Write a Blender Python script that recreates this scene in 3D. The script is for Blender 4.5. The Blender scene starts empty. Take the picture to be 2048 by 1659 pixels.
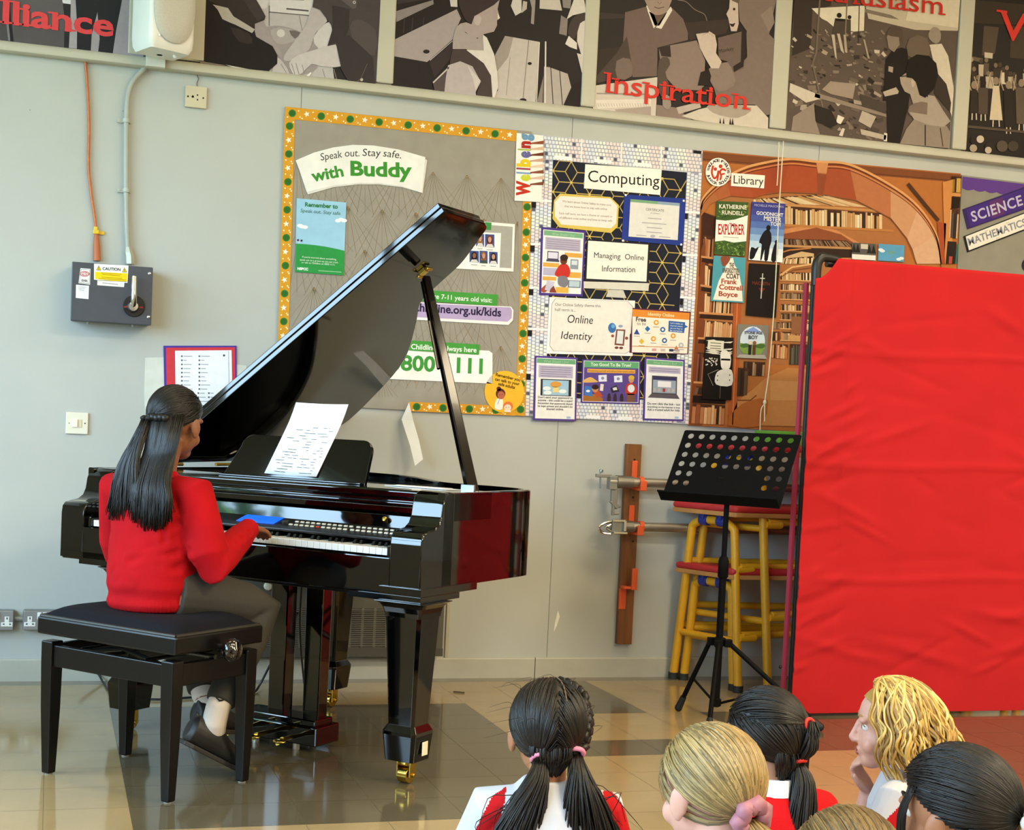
import bpy, bmesh, math, random
from mathutils import Vector, Matrix, noise
R = math.radians
S = bpy.context.scene
COL = S.collection

# ---------------------------------------------------------------- camera
CAM = Vector((0.0, -5.9345, 1.1004))
YAW, PITCH, ROLL = 0.289698, -0.050323, 0.045636
FPX, PPX, PPY = 2844.27, 946.07, 996.03           # focal length and principal point for a 2048 x 1659 frame
_f = Vector((math.sin(YAW)*math.cos(PITCH), math.cos(YAW)*math.cos(PITCH), math.sin(PITCH)))
_r = Vector((math.cos(YAW), -math.sin(YAW), 0))
_u = _r.cross(_f)
CR = math.cos(ROLL)*_r + math.sin(ROLL)*_u
CU = -math.sin(ROLL)*_r + math.cos(ROLL)*_u
CF = _f
cd = bpy.data.cameras.new('camera'); cam = bpy.data.objects.new('camera', cd); COL.objects.link(cam)
cam.matrix_world = Matrix(((CR.x, CU.x, -CF.x, CAM.x), (CR.y, CU.y, -CF.y, CAM.y), (CR.z, CU.z, -CF.z, CAM.z), (0, 0, 0, 1)))
cd.sensor_fit = 'HORIZONTAL'; cd.sensor_width = 36.0; cd.lens = FPX/2048*36
cd.shift_x = (1024-PPX)/2048; cd.shift_y = (PPY-829.5)/2048
cd.clip_start = 0.05; cd.clip_end = 100
S.camera = cam

# ---------------------------------------------------------------- light
S.view_settings.view_transform = 'Standard'; S.view_settings.look = 'None'
S.view_settings.gamma = 1.0; S.view_settings.use_curve_mapping = False
S.view_settings.exposure = 0.0
wd = bpy.data.worlds.new('daylight'); S.world = wd; wd.use_nodes = True
_bg = wd.node_tree.nodes['Background']
_bg.inputs['Color'].default_value = (0.52, 0.77, 1.0, 1); _bg.inputs['Strength'].default_value = 17.0
CEIL = 3.7                                          # room box
XL, XR, YF = -2.6, 8.2, -10.0
def area(name, loc, rot, sx, sy, power, col, portal=False):
    l = bpy.data.lights.new(name, 'AREA'); l.shape = 'RECTANGLE'; l.size = sx; l.size_y = sy
    l.energy = power; l.color = col
    if portal: l.cycles.is_portal = True
    o = bpy.data.objects.new(name, l); COL.objects.link(o); o.location = loc; o.rotation_euler = rot
    return o
WINL = [(-0.9, -2.9), (-3.3, -5.3), (-5.7, -7.7)]    # y spans of the three windows of the left wall
WZ0, WZ1 = 0.95, 3.1
for a, b in WINL:
    area('window_daylight', (XL-0.12, (a+b)/2, (WZ0+WZ1)/2), (0, R(-90), 0), WZ1-WZ0, a-b, 1, (1, 1, 1), True)
LAMPS = [(x, y) for y in (-1.9, -4.6, -7.3) for x in (0.2, 3.0, 5.8)]
for x, y in LAMPS:
    area('ceiling_panel_light', (x, y, CEIL-0.075), (0, 0, 0), 1.15, 0.55, {-1.9: (6, 28, 28), -4.6: (12, 130, 115), -7.3: (16, 150, 140)}[y][0 if x < 2 else (1 if x < 5 else 2)], (1.0, 0.84, 0.58))

# ---------------------------------------------------------------- pixel rays (to read real places off the photograph)
def ray(x, y): return CF + (x-PPX)/FPX*CR - (y-PPY)/FPX*CU
def onY(x, y, Y=0.0):
    d = ray(x, y); return CAM + d*((Y-CAM.y)/d.y)
def onZ(x, y, Z=0.0):
    d = ray(x, y); return CAM + d*((Z-CAM.z)/d.z)

# ---------------------------------------------------------------- materials
def lin(c): return c/12.92 if c <= 0.04045 else ((c+0.055)/1.055)**2.4
def rgb(h):
    h = h.lstrip('#'); return tuple(lin(int(h[i:i+2], 16)/255) for i in (0, 2, 4))
MATS = {}
def mat(h, rough=0.6, metal=0.0, coat=0.0, var=0.06, scale=14.0, bump=0.0, bscale=120.0, spec=0.5, sheen=0.0, trans=0.0, emit=0.0, sss=0.0, stretch=None, key=None):
    k = (h, rough, metal, coat, var, scale, bump, bscale, spec, sheen, trans, emit, sss, stretch)
    if k in MATS: return MATS[k]
    m = bpy.data.materials.new((key or 'mat_')+h.lstrip('#')); MATS[k] = m; m.use_nodes = True
    nt = m.node_tree; b = nt.nodes['Principled BSDF']; c = rgb(h)
    b.inputs['Roughness'].default_value = rough; b.inputs['Metallic'].default_value = metal
    b.inputs['Coat Weight'].default_value = coat; b.inputs['Coat Roughness'].default_value = 0.03
    b.inputs['Specular IOR Level'].default_value = spec
    if sheen: b.inputs['Sheen Weight'].default_value = sheen
    if trans: b.inputs['Transmission Weight'].default_value = trans
    if sss:
        b.inputs['Subsurface Weight'].default_value = sss; b.inputs['Subsurface Radius'].default_value = (0.012, 0.005, 0.003)
    if emit:
        b.inputs['Emission Color'].default_value = (*c, 1); b.inputs['Emission Strength'].default_value = emit
    tc = nt.nodes.new('ShaderNodeTexCoord')
    src = tc.outputs['Object']
    if stretch:
        mp = nt.nodes.new('ShaderNodeMapping'); mp.inputs['Scale'].default_value = stretch
        nt.links.new(src, mp.inputs['Vector']); src = mp.outputs['Vector']
    if var:
        n = nt.nodes.new('ShaderNodeTexNoise'); n.inputs['Scale'].default_value = scale; n.inputs['Detail'].default_value = 4
        nt.links.new(src, n.inputs['Vector'])
        r = nt.nodes.new('ShaderNodeValToRGB'); r.color_ramp.elements[0].position = 0.3; r.color_ramp.elements[1].position = 0.7
        r.color_ramp.elements[0].color = (*[v*(1-var) for v in c], 1); r.color_ramp.elements[1].color = (*[min(1, v*(1+var)) for v in c], 1)
        nt.links.new(n.outputs['Fac'], r.inputs['Fac']); nt.links.new(r.outputs['Color'], b.inputs['Base Color'])
    else: b.inputs['Base Color'].default_value = (*c, 1)
    if bump:
        n2 = nt.nodes.new('ShaderNodeTexNoise'); n2.inputs['Scale'].default_value = bscale; n2.inputs['Detail'].default_value = 3
        nt.links.new(src, n2.inputs['Vector'])
        bp = nt.nodes.new('ShaderNodeBump'); bp.inputs['Strength'].default_value = bump; bp.inputs['Distance'].default_value = 0.01
        nt.links.new(n2.outputs['Fac'], bp.inputs['Height']); nt.links.new(bp.outputs['Normal'], b.inputs['Normal'])
    return m
def ink(h): return mat(h, 0.6, var=0.04, scale=40, spec=0.15, key='print_')      # printed paper

# ---------------------------------------------------------------- objects
def wm(o):
    m = o.matrix_basis.copy()
    while o.parent: o = o.parent; m = o.matrix_basis @ m
    return m
def thing(name, label, cat, loc=(0, 0, 0), rz=0.0, group=None):
    o = bpy.data.objects.new(name, None); COL.objects.link(o); o.empty_display_size = 0.05
    o.location = loc; o.rotation_euler = (0, 0, rz)
    o['label'] = label; o['category'] = cat
    if group: o['group'] = group
    return o
def tag(o, label, cat, group=None):
    o['label'] = label; o['category'] = cat
    if group: o['group'] = group
    return o
def crom(p, n, closed=False):
    "Catmull-Rom through the points"
    out = []; N = len(p); p = [Vector(q) for q in p]
    rng = range(N) if closed else range(N-1)
    for i in rng:
        a = p[(i-1) % N] if closed or i > 0 else p[0]*2-p[1]
        b, c = p[i], p[(i+1) % N]
        d = p[(i+2) % N] if closed or i+2 < N else p[-1]*2-p[-2]
        for k in range(n):
            t = k/n
            out.append(0.5*((2*b)+(c-a)*t+(2*a-5*b+4*c-d)*t*t+(3*b-a-3*c+d)*t**3))
    if not closed: out.append(p[-1])
    return out
class MB:
    "collects shapes, builds ONE mesh object"
    def __init__(s): s.bm = bmesh.new(); s.mats = []; s.cur = 0
    def use(s, m):
        if m not in s.mats: s.mats.append(m)
        s.cur = s.mats.index(m); return s
    def _f(s, vs):
        try: f = s.bm.faces.new(vs); f.material_index = s.cur; return f
        except ValueError: return None
    def poly(s, pts): return s._f([s.bm.verts.new(p) for p in pts])
    def hexa(s, P):
        v = [s.bm.verts.new(p) for p in P]
        for q in ((0, 3, 2, 1), (4, 5, 6, 7), (0, 1, 5, 4), (1, 2, 6, 5), (2, 3, 7, 6), (3, 0, 4, 7)): s._f([v[i] for i in q])
    def box(s, c, d, rot=None):
        c = Vector(c); M = (rot or Matrix()).to_3x3() if rot else Matrix.Identity(3)
        s.hexa([c+M@Vector((x*d[0]/2, y*d[1]/2, z*d[2]/2)) for z in (-1, 1) for x, y in ((-1, -1), (1, -1), (1, 1), (-1, 1))])
        return s
    def span(s, a, b): return s.box([(a[i]+b[i])/2 for i in range(3)], [abs(b[i]-a[i]) for i in range(3)])
    def loft(s, rings, cap=True, close=True):
        rv = [[s.bm.verts.new(p) for p in r] for r in rings]
        n = len(rv[0])
        for a, b in zip(rv, rv[1:]):
            for i in range(n if close else n-1):
                j = (i+1) % n; s._f([a[i], a[j], b[j], b[i]])
        if cap: s._f(rv[0][::-1]); s._f(rv[-1])
        return s
    def tube(s, pts, r, seg=10, n=0, cap=True, flat=1.0):
        pts = [Vector(p) for p in pts]
        rr = list(r) if isinstance(r, (list, tuple)) else [r]*len(pts)
        if n:
            q = crom([(*p, 0) if False else p for p in pts], n)
            rr = [rr[min(i//n, len(rr)-1)]*(1-(i % n)/n)+rr[min(i//n+1, len(rr)-1)]*((i % n)/n) for i in range(len(q))]; pts = q
        rings = []; nrm = None
        for i, p in enumerate(pts):
            t = (pts[min(i+1, len(pts)-1)]-pts[max(i-1, 0)])
            if t.length < 1e-9: t = Vector((0, 0, 1))
            t.normalize()
            if nrm is None: nrm = t.orthogonal().normalized()
            else:
                nrm = nrm-t*nrm.dot(t)
                nrm = nrm.normalized() if nrm.length > 1e-6 else t.orthogonal().normalized()
            bn = t.cross(nrm)
            rings.append([p+rr[i]*(math.cos(2*math.pi*k/seg)*nrm+flat*math.sin(2*math.pi*k/seg)*bn) for k in range(seg)])
        return s.loft(rings, cap)
    def cyl(s, a, b, r0, r1=None, seg=20): return s.tube([a, b], [r0, r0 if r1 is None else r1], seg)
    def ball(s, c, r, u=16, v=10, M=None):
        c = Vector(c); r = (r, r, r) if isinstance(r, (int, float)) else tuple(r)
        M = M or Matrix.Identity(3)
        rings = []
        for i in range(v+1):
            th = math.pi*(0.02+0.96*i/v)
            rings.append([c+M@Vector((r[0]*math.sin(th)*math.cos(2*math.pi*k/u), r[1]*math.sin(th)*math.sin(2*math.pi*k/u), -r[2]*math.cos(th))) for k in range(u)])
        return s.loft(rings)
    def prism(s, pts, off):
        "polygon pts (3D, planar) pushed by the vector off"
        off = Vector(off); a = [Vector(p) for p in pts]; return s.loft([a, [p+off for p in a]])
    def lathe(s, c, prof, seg=24, axis=Vector((0, 0, 1))):
        c = Vector(c); t = axis.normalized(); nrm = t.orthogonal().normalized(); bn = t.cross(nrm)
        return s.loft([[c+t*h+r*(math.cos(2*math.pi*k/seg)*nrm+math.sin(2*math.pi*k/seg)*bn) for k in range(seg)] for r, h in prof])
    def add(s, bm2mesh, M=None):
        n0 = len(s.bm.verts); s.bm.from_mesh(bm2mesh)
        s.bm.verts.ensure_lookup_table()
        if M is not None:
            for v in s.bm.verts[n0:]: v.co = M @ v.co
        return s
    def build(s, name, m=None, parent=None, world=False, smooth=False, bevel=0.0, bseg=2, angle=40, fix=True):
        bm = s.bm
        if world and parent:
            bm.transform(wm(parent).inverted())
        if fix: bmesh.ops.recalc_face_normals(bm, faces=bm.faces)
        if smooth:
            for f in bm.faces: f.smooth = True
            for e in bm.edges:
                if len(e.link_faces) == 2 and e.calc_face_angle(0) > R(angle): e.smooth = False
        me = bpy.data.meshes.new(name); bm.to_mesh(me); bm.free()
        for x in (s.mats or [m]): me.materials.append(x)
        o = bpy.data.objects.new(name, me); COL.objects.link(o)
        if parent: o.parent = parent
        if bevel:
            b = o.modifiers.new('bevel', 'BEVEL'); b.width = bevel; b.segments = bseg; b.limit_method = 'ANGLE'; b.angle_limit = R(35)
            b.harden_normals = False
        return o
def struct(o, name=None):
    o['kind'] = 'structure'; return o
def applied(o, *mods):
    "apply a list of (type, settings) modifiers and return the object with the new mesh"
    for t, kw in mods:
        md = o.modifiers.new(t.lower(), t)
        for k, v in kw.items(): setattr(md, k, v)
    dg = bpy.context.evaluated_depsgraph_get(); dg.update()
    me = bpy.data.meshes.new_from_object(o.evaluated_get(dg)); o.modifiers.clear(); old = o.data; o.data = me
    bpy.data.meshes.remove(old); return o
def dup(root, loc=None, rz=None, label=None, group=None):
    r = root.copy(); COL.objects.link(r)
    if loc is not None: r.location = loc
    if rz is not None: r.rotation_euler = (0, 0, rz)
    if label: r['label'] = label
    if group: r['group'] = group
    for ch in list(root.children):
        c = ch.copy(); COL.objects.link(c); c.parent = r
        for g in list(ch.children):
            d = g.copy(); COL.objects.link(d); d.parent = c
    return r

# ---------------------------------------------------------------- lettering and flat printed work
_txt = {}
def text_mesh(s, bold=0.0, shear=0.0, spacing=1.0):
    k = (s, bold, shear, spacing)
    if k in _txt: return _txt[k]
    cu = bpy.data.curves.new('t', 'FONT'); cu.body = s; cu.offset = bold; cu.shear = shear; cu.space_character = spacing
    cu.resolution_u = 3; cu.fill_mode = 'FRONT'
    o = bpy.data.objects.new('t', cu); COL.objects.link(o)
    dg = bpy.context.evaluated_depsgraph_get(); dg.update()
    me = bpy.data.meshes.new_from_object(o.evaluated_get(dg))
    bpy.data.objects.remove(o); bpy.data.curves.remove(cu)
    xs = [v.co.x for v in me.vertices] or [0, 1]
    _txt[k] = ([(v.co.x, v.co.y) for v in me.vertices], [tuple(p.vertices) for p in me.polygons], min(xs), max(xs))
    bpy.data.meshes.remove(me); return _txt[k]
class Art(MB):
    "flat printed work on the plane y = Y, each layer a fraction of a millimetre prouder; points are photograph pixels"
    STEP = 0.0004
    def __init__(s, Y): super().__init__(); s.Y = Y; s.n = 0
    def lay(s, k=None):
        if k is None: s.n += 1; k = s.n
        return s.Y-s.STEP*k
    def shape(s, pts, h, smooth=0, k=None):
        Y = s.lay(k)
        q = [onY(x, y, s.Y) for x, y in pts]
        if smooth: q = crom(q, smooth, True)
        bmv = [s.bm.verts.new((p.x, Y, p.z)) for p in q]
        s.use(ink(h)); f = s._f(bmv)
        if f: 
            f.normal_update()
            if f.normal.y > 0: f.normal_flip()
            if len(bmv) > 4:
                s.bm.faces.ensure_lookup_table()
                bmesh.ops.triangulate(s.bm, faces=[f])
        return s
    def line(s, pts, w, h, k=None):
        "stroke of width w (pixels)"
        Y = s.lay(k); w = w/2/FPX*(6.2)
        q = [onY(x, y, s.Y) for x, y in pts]; s.use(ink(h))
        L, Rr = [], []
        for i, p in enumerate(q):
            t = q[min(i+1, len(q)-1)]-q[max(i-1, 0)]; t.y = 0; t.normalize(); n = Vector((-t.z, 0, t.x))*w
            L.append(s.bm.verts.new((p.x+n.x, Y, p.z+n.z))); Rr.append(s.bm.verts.new((p.x-n.x, Y, p.z-n.z)))
        for i in range(len(q)-1): s._f([L[i], L[i+1], Rr[i+1], Rr[i]])
        return s
    def disc(s, c, r, h, k=None, ry=None, seg=20, a=0):
        ry = ry or r
        return s.shape([(c[0]+r*math.cos(2*math.pi*i/seg+a), c[1]+ry*math.sin(2*math.pi*i/seg+a)) for i in range(seg)], h, k=k)
    def star(s, c, r, h, k=None, a=0.2):
        return s.shape([(c[0]+(r if i % 2 == 0 else r*0.45)*math.sin(math.pi*i/5+a), c[1]-(r if i % 2 == 0 else r*0.45)*math.cos(math.pi*i/5+a)) for i in range(10)], h, k=k)
    def text(s, t, A, B, h, cap=None, bold=0.0, shear=0.0, k=None, spacing=1.0):
        "lettering with its base line from pixel A to pixel B; cap = height of a capital in pixels"
        Y = s.lay(k); a = onY(*A, s.Y); b = onY(*B, s.Y); ex = b-a; L = ex.length; ex.normalize(); ez = Vector((-ex.z, 0, ex.x))
        vs, fs, x0, x1 = text_mesh(t, bold, shear, spacing); sx = L/(x1-x0)
        sy = sx if cap is None else cap/0.73/FPX*((a-CAM).dot(CF))
        s.use(ink(h)); bv = []
        for x, y in vs:
            p = a+ex*((x-x0)*sx)+ez*(y*sy); bv.append(s.bm.verts.new((p.x, Y, p.z)))
        for f in fs:
            g = s._f([bv[i] for i in f])
            if g:
                g.normal_update()
                if g.normal.y > 0: g.normal_flip()
        return s
    def serif(s, t, A, B, h, cap, bold, k):
        "lettering with short slab serifs"
        s.text(t, A, B, h, cap=cap, bold=bold, k=k); a = onY(*A, s.Y); b = onY(*B, s.Y); ex = b-a; L = ex.length; ex.normalize(); ez = Vector((-ex.z, 0, ex.x))
        _, _, x0, x1 = text_mesh(t, bold, 0.0, 1.0); sx = L/(x1-x0); sy = cap/0.73/FPX*((a-CAM).dot(CF)); Y = s.lay(k+0.5); s.use(ink(h)); st = 0.13
        for i, ch in enumerate(t):
            p1 = text_mesh(t[:i+1], bold, 0.0, 1.0)[3]; p0 = p1-(lambda q: q[3]-q[2])(text_mesh(ch, bold, 0.0, 1.0))
            XH = 0.53; bars = {'i': ((p0-.09, p0+st, XH), (p0, p1+.10, 0.055)), 'l': ((p0-.09, p0+st, .72), (p0, p1+.10, 0.055)), 'I': ((p0-.10, p0+st, .70), (p0-.02, p1+.10, 0.055)), 'n': ((p0-.09, p0+st, XH), (p1-st, p1+.10, 0.055)), 'm': ((p0-.09, p0+st, XH), (p1-st, p1+.10, 0.055)), 'r': ((p0-.09, p0+st, XH), (p0-.0, p0+st+.05, 0.055)), 'p': ((p0-.09, p0+st, XH),), 'u': ((p0-.09, p0+st, XH), (p1-st, p1+.10, 0.055)), 'h': ((p0-.09, p0+st, .72), (p1-st, p1+.10, 0.055)), 'a': ((p1-st, p1+.10, 0.055),), 't': ((p1-.06, p1+.05, 0.06),), 'V': ((p0-.08, p0+.16, .70),)}.get(ch, ())
            for u0, u1, v in bars:
                s._f([s.bm.verts.new((q.x, Y, q.z)) for q in (a+ex*((u-x0)*sx)+ez*(w*sy) for u, w in ((u0, v-.055), (u1, v-.055), (u1, v), (u0, v)))])
        return s
    def done(s, name, parent): return s.build(name, None, parent, world=True, fix=False)
def board(pts, Y, th, h, name, parent=None, rough=0.6, **kw):
    "a flat panel whose front lies on y = Y and whose outline is given in pixels"
    kw.setdefault('spec', 0.15); b = MB(); q = [onY(x, y, Y) for x, y in pts]
    b.prism(q, (0, th, 0)); return b.build(name, mat(h, rough, **kw), parent, world=bool(parent))
# ================================================================= the room
M_WALL = mat('#b7b9b3', 0.75, var=0.03, scale=3, bump=0.05, bscale=350, key='wall_paint_')
M_TRIM = mat('#bcb8a8', 0.5, var=0.03, scale=5, bump=0.03, bscale=200, key='trim_paint_')
ZT0, ZT1 = 2.468, 2.520         # underside and top of the rail below the high boards
def gap_wall():
    # back wall: painted panels with fine open joints between them
    seams = [XL, onY(226, 180).x, onY(627, 190).x, onY(1140, 900).x, onY(1568, 330).x, XR]
    seams = [XL, -0.6, 0.95, 2.145, 3.36, 4.58, XR]
    b = MB()
    for a, c in zip(seams, seams[1:]): b.span((a+0.0015, 0, 0), (c-0.0015, 0.1, 2.9))
    b.span((XL, 0.004, 0), (XR, 0.12, CEIL)); b.span((XL, 0, 2.9), (XR, 0.1, CEIL))
    w = struct(b.build('wall_back', M_WALL))
    a = Art(0.0); a.shape([(1116, 1220), (1119.5, 1232), (1114, 1250), (1107.5, 1263), (1110, 1245)], '#eceadf', k=0.5)
    for x, y in ((240, 92), (246, 222), (60, 220)): a.disc((x, y), 1.5, '#9a988c', k=0.5, seg=8)
    a.build('paint_chip', None, w, fix=False)
    return w
gap_wall()
def floor():
    T = 0.2286; x0, y0 = 0.237, -0.0985
    dark = set()
    for i in range(0, 6):
        for j in range(2, 9): dark.add((i, j))
    for i in range(12, 18):
        for j in range(2, 9): dark.add((i, j))
    for i in range(6, 12): dark.add((i, 5))
    for j in range(0, 3): dark.add((8, j))
    for i in (10, 11):
        for j in (3, 4): dark.add((i, j))
    for j in (10, 11, 12): dark.add((8, j))
    def tilemat(name, h, mx):
        m = bpy.data.materials.new(name); m.use_nodes = True; nt = m.node_tree; N = nt.nodes; b = N['Principled BSDF']
        tc = N.new('ShaderNodeTexCoord')
        n = N.new('ShaderNodeTexNoise'); n.inputs['Scale'].default_value = 3.0; n.inputs['Detail'].default_value = 8; n.inputs['Roughness'].default_value = 0.65
        st = N.new('ShaderNodeTexNoise'); st.inputs['Scale'].default_value = 26; st.inputs['Detail'].default_value = 6
        for q in (n, st): nt.links.new(tc.outputs['Object'], q.inputs['Vector'])
        r = N.new('ShaderNodeValToRGB'); c = rgb(h); e = r.color_ramp.elements
        e[0].position = 0.3; e[1].position = 0.72
        e[0].color = (*[v*0.90 for v in c], 1); e[1].color = (*[v*1.07 for v in c], 1)
        nt.links.new(n.outputs['Fac'], r.inputs['Fac'])
        r2 = N.new('ShaderNodeValToRGB'); r2.color_ramp.elements[0].position = 0.66; r2.color_ramp.elements[1].position = 0.78
        nt.links.new(st.outputs['Fac'], r2.inputs['Fac'])
        mix = N.new('ShaderNodeMixRGB'); mix.inputs['Color2'].default_value = (*[min(1, v*mx) for v in c], 1)
        nt.links.new(r2.outputs['Color'], mix.inputs['Fac']); nt.links.new(r.outputs['Color'], mix.inputs['Color1'])
        nt.links.new(mix.outputs['Color'], b.inputs['Base Color'])
        rr = N.new('ShaderNodeMapRange'); rr.inputs['To Min'].default_value = 0.05; rr.inputs['To Max'].default_value = 0.15
        nt.links.new(n.outputs['Fac'], rr.inputs['Value']); nt.links.new(rr.outputs['Result'], b.inputs['Roughness'])
        b.inputs['Specular IOR Level'].default_value = 0.62
        return m
    b = MB()
    cells = {'p': mat('#6f6551', 0.5), 'b': tilemat('floor_tile_beige', '#a38c64', 1.18), 'd': tilemat('floor_tile_grey', '#5d5441', 1.5)}
    b.use(cells['p']); b.span((XL, YF, -0.1), (XR, 0.0, -0.0005))
    g = 0.0006
    for i in range(int((XL-x0)/T)-1, int((XR-x0)/T)+1):
        for j in range(0, int((-YF+y0)/T)+1):
            xa, xb = max(XL, x0+i*T), min(XR, x0+(i+1)*T); ya, yb = y0-j*T, max(YF, y0-(j+1)*T)
            if xb <= xa or yb >= ya: continue
            b.use(cells['d' if (i, j) in dark else 'b'])
            b.poly([(xa+g, yb+g, 0), (xb-g, yb+g, 0), (xb-g, ya-g, 0), (xa+g, ya-g, 0)])
    b.use(tilemat('floor_edge_strip', '#7b7160', 1.2)); b.poly([(XL, y0+g, 0), (XR, y0+g, 0), (XR, 0, 0), (XL, 0, 0)])
    return struct(b.build('floor', None, fix=False))
floor()
def shell():
    c = MB(); c.span((XL-0.2, YF-0.2, CEIL), (XR+0.2, 0.12, CEIL+0.1)); struct(c.build('ceiling', mat('#d9d6cb', 0.9, var=0.03, scale=2)))
    w = MB(); w.span((XR, YF, 0), (XR+0.15, 0.12, CEIL)); struct(w.build('wall_right', M_WALL))
    w = MB(); w.span((XL-0.15, YF-0.15, 0), (XR+0.15, YF, CEIL)); struct(w.build('wall_front', M_WALL))
    w = MB()
    w.span((XL-0.15, YF, 0), (XL, 0.12, WZ0)); w.span((XL-0.15, YF, WZ1), (XL, 0.12, CEIL))
    ys = [0.12]+[v for ab in WINL for v in ab]+[YF]
    for k in range(0, len(ys), 2): w.span((XL-0.15, ys[k+1], WZ0), (XL, ys[k], WZ1))
    struct(w.build('wall_left', M_WALL))
    for k, (a, b_) in enumerate(WINL):
        f = MB(); x = XL-0.08
        for z in (WZ0+0.03, WZ1-0.03, (WZ0+WZ1)/2+0.3): f.box((x, (a+b_)/2, z), (0.06, a-b_, 0.06))
        for y in (a-0.03, (a+b_)/2, b_+0.03): f.box((x, y, (WZ0+WZ1)/2), (0.06, 0.06, WZ1-WZ0))
        struct(f.build('window_%d' % (k+1), mat('#e6e6e2', 0.4, var=0.02)))
    # skirting, rail and the uprights between the high boards
    b = MB(); zb = 0.0899
    prof = [(0, 0), (-0.014, 0), (-0.014, zb-0.006), (-0.010, zb), (0, zb)]
    b.loft([[(x, y, z) for y, z in prof] for x in (XL, 2.085)]); b.loft([[(x, y, z) for y, z in prof] for x in (2.089, XR)])
    struct(b.build('baseboard_back', mat('#b4b2a4', 0.55, var=0.06, scale=9)))
    b = MB(); prof = [(0, ZT0), (-0.030, ZT0), (-0.040, ZT0+0.006), (-0.042, ZT0+0.020), (-0.034, ZT1-0.014), (-0.006, ZT1), (0, ZT1)]
    b.loft([[(x, y, z) for y, z in prof] for x in (XL, XR)])
    struct(b.build('trim_1', M_TRIM, smooth=True, angle=50))
    k = 2
    for (xa, xb) in ((-1.12, -1.06), (onY(250, 90).x+0.01, onY(420, 90).x-0.02), (onY(752, 100).x, onY(787, 100).x), (onY(1163, 100).x, onY(1192, 100).x), (onY(1541, 130).x, onY(1574, 130).x), (onY(1908, 150).x, onY(1936, 150).x)):
        b = MB(); b.span((xa, -0.026, ZT1-0.002), (xb, 0, CEIL-0.3)); struct(b.build('trim_%d' % k, M_TRIM, bevel=0.006)); k += 1
    b = MB(); b.span((XL, -0.05, CEIL-0.3), (XR, 0, CEIL)); struct(b.build('trim_%d' % k, M_TRIM))
shell()
# trees and a hedge outside the left windows, seen only in reflections
def outside():
    rnd = random.Random(3)
    for k, (x, y, h, zc, rz) in enumerate(((-9.5, -1.0, 5.2, 4.0, 1.15), (-9.0, -4.8, 2.5, 1.5, 0.9), (-8.0, -8.6, 2.1, 1.3, 0.75))):
        t = thing('garden_tree', ('tall', 'broad', 'young')[k]+' leafy green tree growing outside the left windows', 'tree', (x, y, -0.2))
        tr = MB(); tr.tube([(0, 0, 0), (0.05, 0, zc*0.5), (0, 0.05, zc)], [0.16, 0.12, 0.05], 8); tr.build('trunk', mat('#5a4a3a', 0.9), t, smooth=True)
        c = MB(); mg = [mat('#3f6b25', 0.8), mat('#6f9a38', 0.8), mat('#2b4d1d', 0.8)]
        for i in range(420):
            d = Vector((rnd.gauss(0, 1), rnd.gauss(0, 1), rnd.gauss(0, 1))).normalized()*rnd.uniform(0.6, 1.0)
            p = Vector((d.x*1.0, d.y*1.15, zc+d.z*rz)); c.use(mg[i % 3])
            a = Vector((rnd.uniform(-1, 1), rnd.uniform(-1, 1), rnd.uniform(-1, 1))).normalized(); bb = a.orthogonal().normalized(); s_ = rnd.uniform(0.08, 0.18)
            c.poly([p+a*s_, p+bb*s_*0.6, p-a*s_, p-bb*s_*0.6])
        c.build('foliage', None, t, fix=False)
    g = MB(); g.span((-30, -30, -0.35), (XL-0.16, 20, -0.2)); o = g.build('ground_outside', mat('#6d8a4a', 0.9, var=0.2, scale=2)); struct(o)
outside()
for i, (x, y) in enumerate(LAMPS):
    row = ('nearest the back wall', 'in the middle row', 'in the rear row')[i//3]; colm = ('left', 'centre', 'right')[i % 3]
    t = thing('ceiling_light', 'flat white ceiling panel light %s, %s of its row' % (row, colm), 'ceiling light', (x, y, CEIL), group='ceiling panel lights')
    f = MB()
    for sx, sy, dx, dy in ((1.25, 0.04, 0, 0.3), (1.25, 0.04, 0, -0.3), (0.04, 0.56, 0.605, 0), (0.04, 0.56, -0.605, 0)): f.box((dx, dy, -0.035), (sx, sy, 0.07))
    f.build('frame', mat('#e8e8e4', 0.5, var=0.02), t)
    d = MB(); d.box((0, 0, -0.03), (1.17, 0.56, 0.02)); d.build('diffuser', mat('#ffe3b8', 0.6, var=0.0, emit=2.0), t)
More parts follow.
